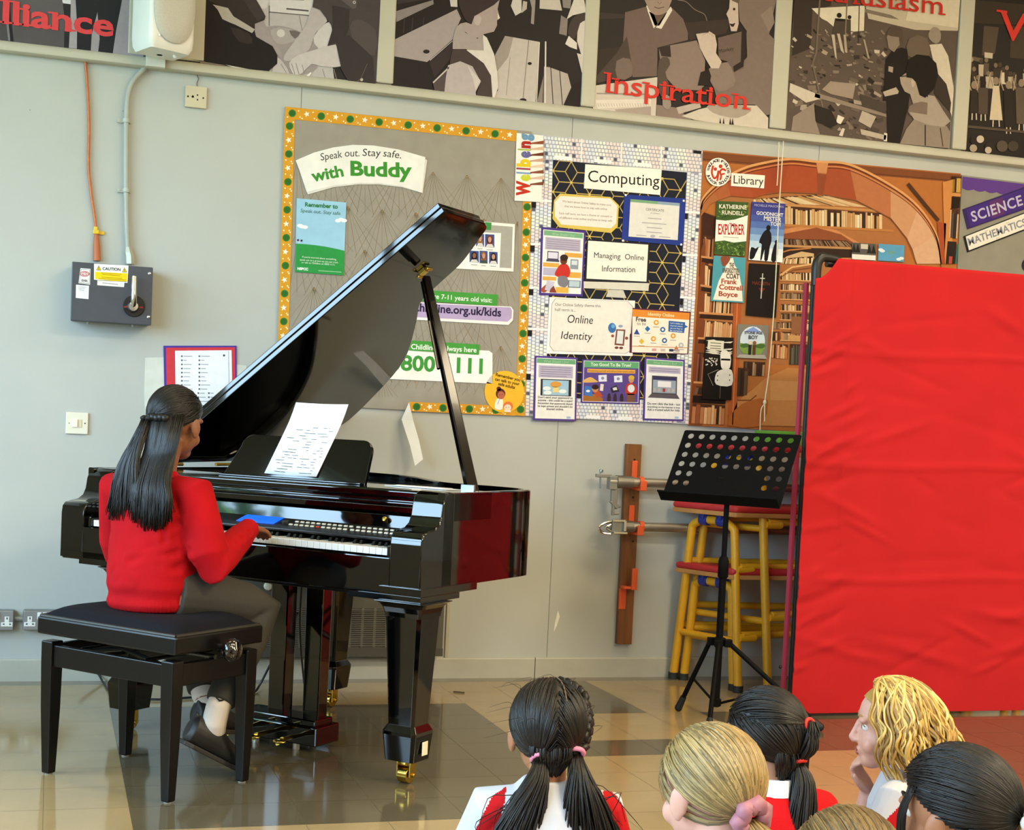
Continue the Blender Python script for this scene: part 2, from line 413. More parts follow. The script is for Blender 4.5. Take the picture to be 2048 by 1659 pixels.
# ================================================================= the digital baby grand
BLK = mat('#020202', 0.05, coat=0.4, var=0.0, spec=0.5, key='black_lacquer_')
BLKM = mat('#050505', 0.3, var=0.0, key='satin_black_')
BRASS = mat('#d8b450', 0.18, metal=1.0, var=0.05)
def piano():
    P = thing('grand_piano', 'glossy black digital baby grand piano with propped lid and wide keyboard', 'piano', (0.573, -1.27, 0), R(-46))
    ZR, ZB = 0.893, 0.600                      # top and bottom of the rim
    UL, UR = -0.74, 0.745
    # plan of the curved body, seen from above, beginning at the front right
    curve = [(UR, 0.10), (UR, 0.62), (0.735, 0.69), (0.69, 0.745), (0.60, 0.79), (0.48, 0.81), (0.36, 0.82), (0.27, 0.88), (0.17, 0.98), (0.04, 1.11), (-0.10, 1.20), (-0.24, 1.25), (-0.36, 1.26), (-0.50, 1.20), (-0.62, 1.08), (-0.70, 0.96), (UL, 0.86)]
    c = [Vector((u, v, 0)) for u, v in curve]
    sm = [c[0]]+crom(c[1:-1], 5)+[c[-1]]+[Vector((UL, 0.10, 0))]
    def inset(pts, d):
        out = []
        for i, p in enumerate(pts):
            t = pts[min(i+1, len(pts)-1)]-pts[max(i-1, 0)]; t.normalize()
            out.append(p+Vector((-t.y, t.x, 0))*d)
        return out
    inn = inset(sm, 0.026)
    b = MB()
    def ring(pts, z): return [Vector((p.x, p.y, z)) for p in pts]
    # wall of the rim as a swept rectangle with rounded top edge
    secs = []
    for o, i in zip(sm, inn):
        w = (i-o)
        secs.append([(*o.xy, ZB), (*o.xy, ZR-0.004), (*(o+w*0.15).xy, ZR), (*(o+w*0.85).xy, ZR), (*i.xy, ZR-0.004), (*i.xy, ZB)])
    b.loft(secs)
    bot = [(*p.xy, ZB+0.03) for p in inn]; b.prism(bot, (0, 0, 0.02))
    b.build('rim', BLK, P, smooth=True, angle=30)
    s_ = MB(); s_.prism([(*p.xy, 0.845) for p in inset(sm, 0.03) if p.y > 0.26]+[(-0.70, 0.262, 0.845), (0.70, 0.262, 0.845)][::-1][:0], (0, 0, 0.012)); s_.build('sound_panel', BLKM, P)
    # cheeks: the two arms beside the keyboard
    prof = [(0.16, ZR), (0.125, ZR), (0.105, 0.882), (0.092, 0.855), (0.086, 0.82), (0.074, 0.797), (0.050, 0.783), (0.015, 0.778), (-0.010, 0.773), (-0.022, 0.760), (-0.026, 0.735), (-0.026, ZB-0.0), (0.16, ZB)]
    for sgn, ua, ub in ((1, 0.632, UR), (-1, UL, -0.632)):
        m = MB(); m.loft([[(u, v, z) for v, z in prof] for u in (ua, ub)]); m.build('cheek', BLK, P, smooth=True, angle=50, bevel=0.004)
        # end blocks beside the keys
        k = MB(); a, d = sorted((sgn*0.612, sgn*0.634)); k.span((a, -0.012, 0.69), (d, 0.10, 0.728)); k.build('key_block', BLK, P, bevel=0.004)
    # key bed, key slip, underframe
    m = MB(); m.span((UL+0.04, -0.005, ZB+0.005), (UR-0.04, 0.30, 0.682)); m.build('key_bed', BLK, P)
    m = MB(); m.span((-0.634, -0.026, ZB-0.02), (0.634, -0.006, 0.692)); m.build('key_slip', BLK, P, bevel=0.004)
    m = MB(); m.span((UL+0.06, -0.01, 0.575), (UR-0.06, 0.34, ZB+0.004)); m.span((-0.30, 0.05, 0.56), (0.5, 0.8, ZB+0.02)); m.build('underframe', BLKM, P, bevel=0.003)
    # keys
    W = 1.222/52; ivory = mat('#eeeeea', 0.25, coat=0.4, var=0.0); eb = mat('#0a0a0b', 0.3, var=0.0)
    k0 = MB(); k0.span((-W/2+0.0006, 0, 0.695), (W/2-0.0006, 0.15, 0.7165)); kw = k0.build('white_key', ivory, P, bevel=0.0012)
    for i in range(52):
        o = kw if i == 0 else kw.copy()
        if i: COL.objects.link(o)
        o.location = (-0.611+W*(i+0.5), 0, 0)
    b0 = MB(); b0.hexa([(-0.0055, 0.052, 0.716), (0.0055, 0.052, 0.716), (0.0055, 0.15, 0.716), (-0.0055, 0.15, 0.716), (-0.0042, 0.060, 0.729), (0.0042, 0.060, 0.729), (0.0042, 0.15, 0.729), (-0.0042, 0.15, 0.729)])
    kb = b0.build('black_key', eb, P, bevel=0.001); first = True
    for i in range(51):
        if i % 7 in (1, 4): continue
        o = kb if first else kb.copy()
        if not first: COL.objects.link(o)
        first = False; o.location = (-0.611+W*(i+1), 0, 0)
    # control panel above the keys, screen and buttons
    cp = MB(); cp.hexa([(-0.632, 0.066, 0.7335), (0.632, 0.066, 0.7335), (0.632, 0.16, 0.72), (-0.632, 0.16, 0.72), (-0.632, 0.066, 0.742), (0.632, 0.066, 0.742), (0.632, 0.16, 0.772), (-0.632, 0.16, 0.772)])
    cpo = cp.build('control_panel', mat('#101012', 0.35, var=0.0), P, bevel=0.003)
    def onpanel(u, t, h=0.0): return (u, 0.066+0.094*t, 0.742+0.030*t+h)
    s1 = MB(); s1.hexa([onpanel(u, t, h) for h in (0.0006, 0.0025) for u, t in ((-0.055, 0.26), (0.10, 0.26), (0.10, 0.86), (-0.055, 0.86))])
    s1.build('display_screen', mat('#1560ff', 0.3, var=0.03, emit=0.75), cpo)
    bt = MB(); bt.hexa([(-0.0065, -0.003, 0), (0.0065, -0.003, 0), (0.0065, 0.003, 0.001), (-0.0065, 0.003, 0.001), (-0.006, -0.0026, 0.004), (0.006, -0.0026, 0.004), (0.006, 0.0026, 0.005), (-0.006, 0.0026, 0.005)])
    b0 = bt.build('panel_button', mat('#d9d6c6', 0.45, var=0.0), cpo); first = True
    red = None
    for row, t in enumerate((0.34, 0.62)):
        us = [-0.58+0.0215*i for i in range(19)]+[0.165+0.0215*i+0.006*(i > 10) for i in range(20)]
        for n, u in enumerate(us):
            if -0.19 < u < -0.05: continue
            u += 0.006*row
            if n == 24 and row == 0:
                bm_ = MB(); bm_.box((0, 0, 0.0022), (0.012, 0.005, 0.004)); o = bm_.build('panel_button', mat('#d8482a', 0.4, var=0.0), cpo); o['label'] = 'red button'
            elif first: o = b0; first = False
            else: o = b0.copy(); COL.objects.link(o)
            o.location = onpanel(u, t); 
    dl = MB(); dl.lathe(onpanel(0.133, 0.5), [(0.013, 0), (0.013, 0.006), (0.011, 0.008), (0, 0.008)], 20, Vector((0, -0.3, 0.95))); dl.build('data_dial', mat('#2a2a2c', 0.3, var=0.0), cpo, smooth=True)
    # fallboard, mouldings and music shelf
    m = MB()
    pf = [(0.150, 0.768), (0.160, 0.808), (0.240, 0.815), (0.262, 0.70), (0.150, 0.70)]
    m.loft([[(u, v, z) for v, z in pf] for u in (-0.632, 0.632)]); m.build('fallboard', BLK, P, bevel=0.002)
    kn = MB(); kn.lathe((0.50, 0.156, 0.786), [(0.004, 0), (0.004, 0.006), (0.0075, 0.009), (0.0095, 0.014), (0.008, 0.019), (0, 0.021)], 16, Vector((0, -0.8, 0.5))); kn.build('fallboard_knob', BRASS, P, smooth=True)
    m = MB()
    pf = [(0.176, 0.812), (0.172, 0.818), (0.172, 0.836), (0.166, 0.840), (0.166, 0.848), (0.172, 0.852), (0.172, 0.862), (0.162, 0.867), (0.162, 0.884), (0.168, 0.890), (0.43, 0.890), (0.43, 0.812)]
    m.loft([[(u, v, z) for v, z in pf] for u in (-0.655, 0.655)]); m.build('music_shelf', BLK, P, bevel=0.0025)
    for u in (-0.70, 0.70):
        m = MB(); m.span((u-0.045, 0.155, 0.80), (u+0.045, 0.40, 0.8925)); m.build('shelf_end_block', BLK, P, bevel=0.004)
    # music desk: rounded panel leaning back
    a = Vector((-0.292, 0.30, 0.8905)); wdt = 0.605; ht = 0.158; lean = Vector((0, 0.058, 0.150)); ln = lean.normalized()
    pts = []
    def P3(x, y): return a+Vector((x, 0, 0))+ln*y
    r_ = 0.045; sk = 0.045
    pts = [(0, 0), (wdt, 0)]
    for cx, cy, a0 in ((wdt-r_-0.005, ht-r_, 0), (sk+r_, ht-r_, 90)):
        for i in range(7):
            an = R(a0+15*i); pts.append((cx+r_*math.cos(an), cy+r_*math.sin(an)))
    m = MB(); m.prism([P3(x, y) for x, y in pts], Vector((0, 0.014, -0.005))); m.build('music_desk', BLK, P, bevel=0.003)
    m = MB(); m.box((0.01, 0.285, 0.8935), (0.60, 0.022, 0.007)); m.build('desk_ledge', BLK, P, bevel=0.002)
    # lid with folded front flap
    ang = R(35.9); ex = Vector((math.cos(ang), 0, math.sin(ang))); nz = Vector((-math.sin(ang), 0, math.cos(ang))); H = Vector((UL, 0, 0.905))
    out = [(1.537, 0.42), (1.536, 0.70), (1.520, 0.735), (1.475, 0.760), (1.425, 0.785), (1.325, 0.828), (1.20, 0.842), (1.10, 0.866), (0.985, 0.99), (0.83, 1.145), (0.70, 1.232), (0.523, 1.290), (0.338, 1.325), (0.20, 1.28), (0.10, 1.15), (0.02, 0.95)]
    o3 = [Vector((s, v, 0)) for s, v in out]; o3 = [o3[0]]+crom(o3[1:], 4)+[Vector((0.0, 0.42, 0))]
    def L(p, h=0): return H+ex*p.x+Vector((0, p.y, 0))+nz*h
    m = MB(); m.loft([[L(p, 0) for p in o3], [L(p, 0.020) for p in o3]]); lid = m.build('lid', BLK, P, bevel=0.003)
    m = MB(); q = [Vector((0.01, 0.42, 0)), Vector((1.533, 0.42, 0)), Vector((1.533, 0.695, 0)), Vector((0.01, 0.695, 0))]
    m.loft([[L(p, 0.0215) for p in q], [L(p, 0.041) for p in q]]); m.build('front_flap', BLK, lid, bevel=0.003)
    for v in (0.55, 0.85):
        h = MB(); h.cyl(H+Vector((0.0, v-0.05, -0.002)), H+Vector((0.0, v+0.05, -0.002)), 0.007); h.build('lid_hinge', BRASS, lid, smooth=True)
    # prop
    pb = Vector((0.685, 0.375, 0.885)); pt = L(Vector((1.26, 0.655, 0)), -0.03); d = (pt-pb)
    m = MB(); sd = Vector((0, 0, 1)).cross(d).normalized(); fd = d.cross(sd).normalized()
    def sq(p, w): return [p+sd*w+fd*w*0.8, p-sd*w+fd*w*0.8, p-sd*w-fd*w*0.8, p+sd*w-fd*w*0.8]
    m.loft([sq(pb, 0.019), sq(pb+d*0.5, 0.017), sq(pt, 0.0135)]); po = m.build('lid_prop', mat('#0d0505', 0.12, coat=0.3, var=0.0), P, bevel=0.004)
    m = MB(); q2 = pt+Vector((0.012, -0.008, -0.02)); e2 = q2-d*0.42+sd*0.028; m.tube([q2+sd*0.02, e2], 0.006, 8); m.build('short_stay', BLK, po)
    m = MB(); m.box(pb+Vector((-0.006, -0.02, 0.012)), (0.05, 0.012, 0.03)); m.box(pb+Vector((-0.006, 0.0, -0.012)), (0.06, 0.05, 0.016)); m.build('prop_socket', mat('#a9b4c4', 0.25, metal=1, var=0), po, bevel=0.002)
    m = MB(); m.box(L(Vector((1.262, 0.655, 0)), -0.008), (0.03, 0.028, 0.016), Matrix.Rotation(-ang, 3, 'Y')); m.cyl(L(Vector((1.285, 0.64, 0)), -0.012), L(Vector((1.285, 0.675, 0)), -0.012), 0.006); m.cyl(L(Vector((1.24, 0.64, 0)), -0.014), L(Vector((1.24, 0.675, 0)), -0.014), 0.006)
    m.build('prop_bracket', BRASS, lid, bevel=0.002)
    # legs with stepped corbel, collar and brass caster
    def leg(u, v, ztop, steps):
        m = MB()
        def oc(w, z, ch=0.18):
            k = w*ch
            return [(u+x, v+y, z) for x, y in ((-w+k, -w), (w-k, -w), (w, -w+k), (w, w-k), (w-k, w), (-w+k, w), (-w, w-k), (-w, -w+k))]
        m.loft([oc(0.052, 0.075), oc(0.060, 0.155), oc(0.060, 0.165), oc(0.048, 0.185)], True)
        m.loft([oc(0.047, 0.18), oc(0.064, 0.52)], True)
        # curved brackets growing from the leg up to the body
        for dx, dy in ((-1, 0), (0, 1)) if steps else ():
            pts = []
            for i in range(9):
                an = math.pi/2*i/8; e = 0.085*(1-math.cos(an)); z = 0.470+0.095*math.sin(an); pts.append((e, z))
            q = [Vector((u+dx*(0.05+e), v+dy*(0.05+e), z)) for e, z in pts]+[Vector((u+dx*0.03, v+dy*0.03, 0.565)), Vector((u+dx*0.03, v+dy*0.03, 0.47))]
            wd_ = Vector((0, 0.10, 0)) if dx else Vector((0.10, 0, 0)); m.prism([p-wd_/2 for p in q], wd_)
        # flared head growing into the body
        hd = [(0.064, 0.515), (0.066, 0.53), (0.070, 0.545), (0.078, 0.556), (0.092, 0.563)]
        if steps:
            m.loft([oc(w, z, 0.1) for w, z in hd], True)
            for dx, dy, z0, z1 in steps: m.span((u-0.066-max(0, -dx), v-0.066-max(0, -dy), z0), (u+0.066+max(0, dx), v+0.066+max(0, dy), z1))
        else: m.loft([oc(0.064, 0.515), oc(0.066, ztop)], True)
        o = m.build('leg', BLK, P, bevel=0.0025)
        k = MB(); k.cyl((u, v, 0.06), (u, v, 0.078), 0.026); k.box((u-0.023, v, 0.045), (0.006, 0.036, 0.05)); k.box((u+0.023, v, 0.045), (0.006, 0.036, 0.05)); k.cyl((u-0.032, v, 0.026), (u+0.032, v, 0.026), 0.007)
        w_ = k; w_.cyl((u-0.017, v, 0.0265), (u+0.017, v, 0.0265), 0.026, None, 24)
        k.build('caster', BRASS, o, smooth=True, bevel=0.0015)
        return o
    lg = leg(0.690, 0.030, 0.58, [(-0.13, 0.10, 0.563, 0.582), (-0.02, 0.21, 0.582, 0.606)])
    m = MB(); m.box((0.7525, 0.032, 0.115), (0.0012, 0.032, 0.042)); 
    m.build('leg_sticker', mat('#f4efd6', 0.5, var=0.0), lg)['label'] = 'cream sticker'
    leg(-0.452, 0.040, 0.58, [(-0.13, 0.10, 0.563, 0.582), (-0.22, 0.16, 0.582, 0.606)])
    leg(-0.160, 0.826, 0.60, None)
    m = MB(); m.box((-0.66, 0.06, 0.592), (0.14, 0.17, 0.03)); m.build('corner_step', BLK, P, bevel=0.003)
    # pedal lyre
    ly = MB()
    for u in (0.05, 0.195):
        ly.hexa([(u-0.032, 0.205, 0.09), (u+0.032, 0.205, 0.09), (u+0.032, 0.26, 0.09), (u-0.032, 0.26, 0.09), (u-0.036, 0.205, 0.60), (u+0.036, 0.205, 0.60), (u+0.036, 0.26, 0.60), (u-0.036, 0.26, 0.60)])
    ly.span((-0.075, 0.165, 0.082), (0.245, 0.27, 0.105)); ly.span((-0.095, 0.15, 0.022), (0.262, 0.285, 0.084))
    lo = ly.build('pedal_lyre', BLK, P, bevel=0.004)
    for u in (-0.02, 0.085, 0.19):
        m = MB(); m.tube([(u, 0.17, 0.05), (u, 0.10, 0.053), (u, 0.05, 0.050)], [0.011, 0.016, 0.022], 12, flat=0.35); m.ball((u, 0.048, 0.050), (0.024, 0.018, 0.008)); m.build('pedal', BRASS, lo, smooth=True)
    for u in (0.0, 0.17):
        m = MB(); m.cyl((u, 0.17, 0.0), (u, 0.17, 0.024), 0.012); m.cyl((u, 0.265, 0.0), (u, 0.265, 0.024), 0.012); m.build('foot_stud', mat('#cfcac0', 0.4, metal=0.8, var=0), lo)
    m = MB(); m.tube([(0.10, 0.262, 0.56), (0.085, 0.28, 0.40), (0.10, 0.285, 0.25), (0.115, 0.30, 0.12), (0.14, 0.31, 0.03)], 0.0035, 8, 5); m.build('pedal_cable', mat('#0a0a0a', 0.5, var=0), lo, smooth=True)
    # sheet music on the desk
    sh = thing('sheet_music', 'white printed sheet music standing on the piano music desk', 'sheet music', wm(P) @ Vector((-0.02, 0.29, 0.8975)), R(-46))
    M2 = wm(P)
    off = Vector((0.0, -0.006, 0.003))
    m = MB(); q = []
    def SP(x, y, h=0.0): return wm(sh).inverted() @ (M2 @ (P3(x, y)+off+Vector((0, -h, 0.35*h))))
    grid = [[SP(0.185+0.222*i/4+0.062*j/8, 0.013+0.265*j/8, -0.006*math.sin(math.pi*i/4)+(0.00 if j < 5 else 0.0013*(j-5)**2)) for i in range(5)] for j in range(9)]
    vs = [[m.bm.verts.new(p) for p in r_] for r_ in grid]
    for j in range(8):
        for i in range(4): m._f([vs[j][i], vs[j][i+1], vs[j+1][i+1], vs[j+1][i]])
    o = m.build('page', mat('#f6f6f4', 0.7, var=0.01), sh, smooth=True, fix=False)
    sd_ = o.modifiers.new('solid', 'SOLIDIFY'); sd_.thickness = 0.0006
    m = MB(); rnd = random.Random(5); pr = mat('#6d7078', 0.8, var=0.0); m.use(pr)
    for j in range(17):
        y = 0.022+j*0.0105
        x0 = 0.20+0.062*y/0.265; n = rnd.randint(2, 5) if j > 8 else rnd.randint(5, 9)
        for k in range(n):
            xa = x0+0.19*(rnd.random()); w_ = 0.008+rnd.random()*0.022
            if xa+w_ > x0+0.195: continue
            i = (xa-x0)/0.222*4
            h = 0.0062-0.006*math.sin(math.pi*i/4)+0.0005
            m.poly([SP(xa, y, h-0.0045), SP(xa+w_, y, h-0.0045), SP(xa+w_, y+0.0022, h-0.0045), SP(xa, y+0.0022, h-0.0045)])
    m.build('printing', None, sh, fix=False)
    # loose papers lying on top beside the prop
    q = thing('paper_sheet', 'white loose paper lying flat on the piano top beside the prop', 'paper', M2 @ Vector((0.50, 0.40, 0.8905)), R(-46))
    m = MB(); m.hexa([(x, y, z) for z in (0.0005, 0.002) for x, y in ((-0.14, -0.05), (0.11, -0.07), (0.15, 0.0), (-0.11, 0.025))]); m.hexa([(x, y, z) for z in (0.0022, 0.0035) for x, y in ((-0.10, -0.055), (0.08, -0.045), (0.09, 0.01), (-0.12, 0.0))]); m.build('page', mat('#f2f1ee', 0.7, var=0.01), q)
piano()
# ================================================================= piano stool
def bench():
    B = thing('piano_stool', 'black wooden piano stool with padded navy top and side winding knob', 'stool', (0.301, -1.605, 0), R(-48.5))
    W = mat('#080605', 0.34, spec=0.35, var=0.1, scale=8, key='dark_wood_')
    lx, ly = 0.245, 0.157
    for sx in (-1, 1):
        for sy in (-1, 1):
            m = MB(); x, y = sx*lx, sy*ly
            m.loft([[(x+a*w, y+b*w, z) for a, b in ((-1, -1), (1, -1), (1, 1), (-1, 1))] for w, z in ((0.015, 0.004), (0.021, 0.20), (0.023, 0.335), (0.023, 0.405))])
            o = m.build('leg', W, B, bevel=0.004)
            m = MB(); m.cyl((x, y, 0), (x, y, 0.006), 0.012); m.build('foot_pad', mat('#8c857a', 0.6, var=0), o)
    for sy in (-1, 1):
        m = MB(); m.box((0, sy*(ly+0.004), 0.362), (2*lx-0.04, 0.022, 0.064)); m.build('side_rail', W, B, bevel=0.003)
    for sx in (-1, 1):
        m = MB(); m.box((sx*(lx+0.004), 0, 0.362), (0.022, 2*ly-0.04, 0.064)); m.build('end_rail', W, B, bevel=0.003)
    # winding mechanism
    m = MB(); st = mat('#5b5a58', 0.35, metal=1, var=0)
    for sy in (-1, 1):
        m.use(st); m.tube([(-0.16, sy*0.10, 0.375), (0.14, sy*0.10, 0.43)], 0.008, 6); m.tube([(-0.16, sy*0.10, 0.43), (0.14, sy*0.10, 0.375)], 0.008, 6)
    m.cyl((-0.2, 0, 0.40), (0.262, 0, 0.40), 0.007); m.use(st); m.cyl((-0.14, -0.14, 0.388), (-0.14, 0.14, 0.388), 0.006); m.cyl((0.12, -0.14, 0.388), (0.12, 0.14, 0.388), 0.006)
    m.build('winding_frame', None, B, smooth=True)
    # top: wooden frame and buttoned cushion
    m = MB()
    hx, hy = 0.282, 0.186
    m.box((0, 0, 0.451), (2*hx, 2*hy, 0.052)); m.box((0, 0, 0.424), (2*hx-0.06, 2*hy-0.06, 0.012)); m.build('seat_frame', W, B, bevel=0.006)
    m = MB(); N, K = 28, 20; rows = []
    for j in range(K+1):
        r = []
        for i in range(N+1):
            x = -1+2*i/N; y = -1+2*j/K
            e = (1-abs(x)**5)*(1-abs(y)**5)
            px, py = x*(hx-0.006), y*(hy-0.006)
            z = 0.474+0.046*e**0.55
            d = math.hypot((px-0.02)/0.13, (py-0.01)/0.11); z -= 0.016*math.exp(-d*d)
            r.append(m.bm.verts.new((px, py, z)))
        rows.append(r)
    for j in range(K):
        for i in range(N): m._f([rows[j][i], rows[j][i+1], rows[j+1][i+1], rows[j+1][i]])
    o = m.build('seat_cushion', mat('#0c0c14', 0.85, var=0.12, scale=60, bump=0.15, bscale=500, spec=0.2), B, smooth=True)
    ed = MB(); rr = [(-hx+0.008, -hy+0.008), (hx-0.008, -hy+0.008), (hx-0.008, hy-0.008), (-hx+0.008, hy-0.008)]
    for a, b in zip(rr, rr[1:]+rr[:1]): ed.tube([(*a, 0.478), (*b, 0.478)], 0.006, 8)
    ed.build('piping', mat('#232018', 0.5, var=0), B, smooth=True)
    for sx in (1, -1):
        k = MB(); k.lathe((sx*(hx-0.002), 0.0, 0.428), [(0.014, 0), (0.014, 0.02), (0.026, 0.026), (0.034, 0.04), (0.034, 0.052), (0.026, 0.062), (0, 0.065)], 24, Vector((sx, 0, 0))); k.build('winding_knob', mat('#0a0506', 0.12, coat=1, var=0), B, smooth=True, angle=60)
bench()
# ================================================================= things fixed to the wall
def PXT(name, label, cat, x, y, Y=0.0, group=None): return thing(name, label, cat, onY(x, y, Y), group=group)
def wx(x, y, Y=0.0): return onY(x, y, Y)
def gear():
    # copper coloured cable with yellow clip
    t = PXT('cable', 'orange sheathed cable running from the rail down to the switch box', 'cable', 190, 518)
    Y = -0.012
    m = MB(); m.tube([wx(170, 112, Y), wx(175, 180, Y), wx(178, 250, Y), wx(177, 330, Y), wx(182, 385, Y), wx(190, 440, Y), wx(193, 480, Y)], 0.0058, 10, 6)
    m.build('sheath', mat('#b3673a', 0.4, metal=0.3, var=0.12, scale=30), t, world=True, smooth=True)
    m = MB(); m.tube([wx(192.5, 468, Y), wx(193, 490, Y), wx(193.5, 521, Y)], [0.009, 0.014, 0.0155], 12); m.build('gland_shroud', mat('#b8693c', 0.5, var=0.08), t, world=True, smooth=True)
    m = MB(); p = wx(195, 465, 0); m.box((p.x-0.006, -0.012, p.z), (0.022, 0.026, 0.016)); m.box((p.x+0.016, -0.004, p.z-0.001), (0.022, 0.008, 0.014)); m.box((p.x-0.008, -0.012, p.z+0.014), (0.014, 0.018, 0.014)); m.build('clip', mat('#e8c230', 0.4, var=0.02), t, world=True, bevel=0.002)
    # grey conduit
    t = PXT('conduit', 'pale grey round conduit with two saddles bending out from the rail', 'conduit', 258, 518)
    m = MB(); Y = -0.02; m.tube([wx(292, 132, Y), wx(284, 142, Y), wx(268, 160, Y), wx(257, 185, Y), wx(253, 230, Y), wx(252, 330, Y), wx(253, 430, Y), wx(256, 505, Y)], 0.0105, 12, 6)
    m.build('pipe', mat('#a9aca2', 0.4, var=0.05), t, world=True, smooth=True)
    for y in (243, 382):
        m = MB(); p = wx(250, y, 0); m.box((p.x-0.004, -0.006, p.z), (0.052, 0.012, 0.016)); m.tube([(p.x+0.004, -0.021, p.z-0.008), (p.x+0.004, -0.021, p.z+0.008)], 0.0135, 14); m.cyl((p.x-0.022, -0.012, p.z), (p.x-0.022, -0.015, p.z), 0.004); m.build('saddle', mat('#b3b5ab', 0.4, var=0.04), t, world=True, bevel=0.001)
    m = MB(); m.tube([wx(256, 494, Y), wx(257, 505, Y), wx(259, 512, Y), wx(259.5, 528, Y)], [0.0125, 0.017, 0.019, 0.019], 6); m.build('gland', mat('#b9b7a8', 0.45, metal=0.5, var=0.04), t, world=True)
    # isolator box
    t = PXT('switch_box', 'dark grey metal isolator switch box with chrome lever and caution label', 'switch box', 225, 588)
    bx = mat('#44474f', 0.42, var=0.06, scale=20, bump=0.04, bscale=300)
    YF_ = -0.115
    c = [wx(143, 522, YF_), wx(305.5, 535, YF_), wx(303, 650, YF_), wx(142, 641, YF_)]
    x0, x1 = (c[0].x+c[3].x)/2, (c[1].x+c[2].x)/2; z1, z0 = (c[0].z+c[1].z)/2, (c[2].z+c[3].z)/2
    m = MB(); m.span((x0+0.004, YF_+0.010, z0+0.004), (x1-0.004, 0, z1-0.004)); m.build('case', bx, t, world=True, bevel=0.003)
    m = MB(); m.span((x0, YF_, z0), (x1, YF_+0.022, z1)); m.build('cover', bx, t, world=True, bevel=0.003)
    for px, py in ((299, 547), (297, 634)):
        p = wx(px, py, YF_); m = MB(); m.lathe(p, [(0.0065, 0), (0.006, 0.003), (0, 0.005)], 14, Vector((0, -1, 0))); m.build('cover_screw', mat('#c9c9c4', 0.3, metal=1, var=0), t, world=True, smooth=True)
    for px in (176, 266):
        p = wx(px, 647, -0.06); m = MB(); m.cyl((p.x, -0.06, z0+0.006), (p.x, -0.06, z0-0.007), 0.006); m.build('blanking_plug', mat('#b9b9b4', 0.4, var=0), t, world=True)
    p = wx(268, 612, YF_); m = MB(); m.lathe(p, [(0.042, 0), (0.042, 0.006), (0.040, 0.008), (0, 0.008)], 32, Vector((0, -1, 0))); dial = m.build('dial', mat('#171013', 0.35, var=0), t, world=True, smooth=True)
    a = Art(YF_-0.0085); a.text('OFF', (248, 615), (256, 615), '#d8483a', bold=0.02); a.text('ON', (279, 616), (286, 616), '#d8483a', bold=0.02); a.done('dial_lettering', dial)
    m = MB(); Y2 = YF_-0.009; p1, p2 = wx(266, 613, Y2), wx(269, 552, Y2-0.03)
    m.lathe(p1, [(0.024, 0), (0.024, 0.012), (0.018, 0.03), (0, 0.032)], 20, Vector((0, -1, 0)))
    m.tube([p1+Vector((0, -0.02, 0.0)), p1+Vector((0.001, -0.034, 0.02)), p2*0.4+p1*0.6+Vector((0, -0.02, 0)), p2], [0.012, 0.012, 0.0115, 0.010], 10)
    m.build('lever', mat('#c6c3bb', 0.22, metal=1.0, var=0.05), t, world=True, smooth=True)
    a = Art(YF_)
    a.shape([(188, 527), (257, 531), (255, 565.5), (188, 559)], '#f2f1ee'); k = a.n+1
    a.shape([(190, 543), (255, 546.5), (254, 563.5), (190, 557.5)], '#f3d11d', k=k)
    for x, y in ((197.5, 536), (249, 540)): a.shape([(x-5, y+4), (x+5, y+4.6), (x, y-5.5)], '#1a1a1a', k=k); a.shape([(x-3.6, y+3.2), (x+3.6, y+3.6), (x, y-3.9)], '#f3d11d', k=k+1); a.text('!', (x-0.8, y+3), (x+0.8, y+3), '#1a1a1a', cap=5, k=k+2)
    a.text('CAUTION', (205, 539.5), (241, 541.5), '#1c1c20', bold=0.03, k=k)
    for i, (q, s_) in enumerate(((202, 243), (204, 240), (203, 244), (197, 252), (196, 252))):
        y = 545.6+i*3.1+(2 if i > 1 else 0); a.line([(q, y), (s_, y+2.6)], 1.0, '#a98a12', k=k+1)
    a.shape([(195, 560), (249, 565), (248, 574), (194.5, 570)], '#eceae4', k=0.5); a.line([(205, 565.5), (236, 568.5)], 1.1, '#8d8d8d', k=k)
    a.shape([(161, 536), (181, 537.5), (180, 569), (157, 566)], '#f0efec', smooth=0, k=k); a.shape([(162, 538), (180, 539), (179, 567.5), (158.5, 565)], '#2a2b30', k=k+1); a.shape([(162.6, 538.7), (179.3, 539.7), (178.4, 566.7), (159.2, 564.3)], '#f0efec', k=k+2)
    a.disc((169.5, 547.5), 9.6, '#b3262c', ry=5.6, k=k+3); a.disc((169.5, 547.5), 8.2, '#f2f0ee', ry=4.2, k=k+4); a.disc((169.5, 547.5), 7.4, '#b3262c', ry=3.4, k=k+5); a.text('MEM', (163.5, 549.3), (175.5, 550), '#f2f0ee', bold=0.03, k=k+6)
    a.text('EXEL', (163, 562.5), (176, 563.5), '#26262b', bold=0.035, k=k+3)
    a.shape([(152, 569), (178, 571), (177, 598), (151.5, 595.5)], '#e6e8ea', k=k)
    for i in range(3): a.line([(156+i, 573.5+i*3), (172-2*i, 574.6+i*3)], 0.9, '#9aa0a6', k=k+1)
    a.done('label_stickers', t)['label'] = 'yellow caution label and maker stickers'
    # small outlet plate under the rail
    t = PXT('outlet_plate', 'small square cream aerial outlet plate just below the rail', 'outlet', 392, 194)
    m = MB(); p = wx(392, 194, -0.01); m.box((p.x, -0.007, p.z), (0.086, 0.014, 0.086)); m.build('plate', mat('#c9bea2', 0.4, var=0.02), t, world=True, bevel=0.002)
    a = Art(-0.014)
    for x, y, r in ((376, 192.5, 1.9), (385.5, 193, 2.5), (395, 190, 1.6), (395, 199.5, 1.6), (406.5, 196, 1.7)): a.disc((x, y), r, '#1d140e', k=1)
    a.done('screw_holes', t)
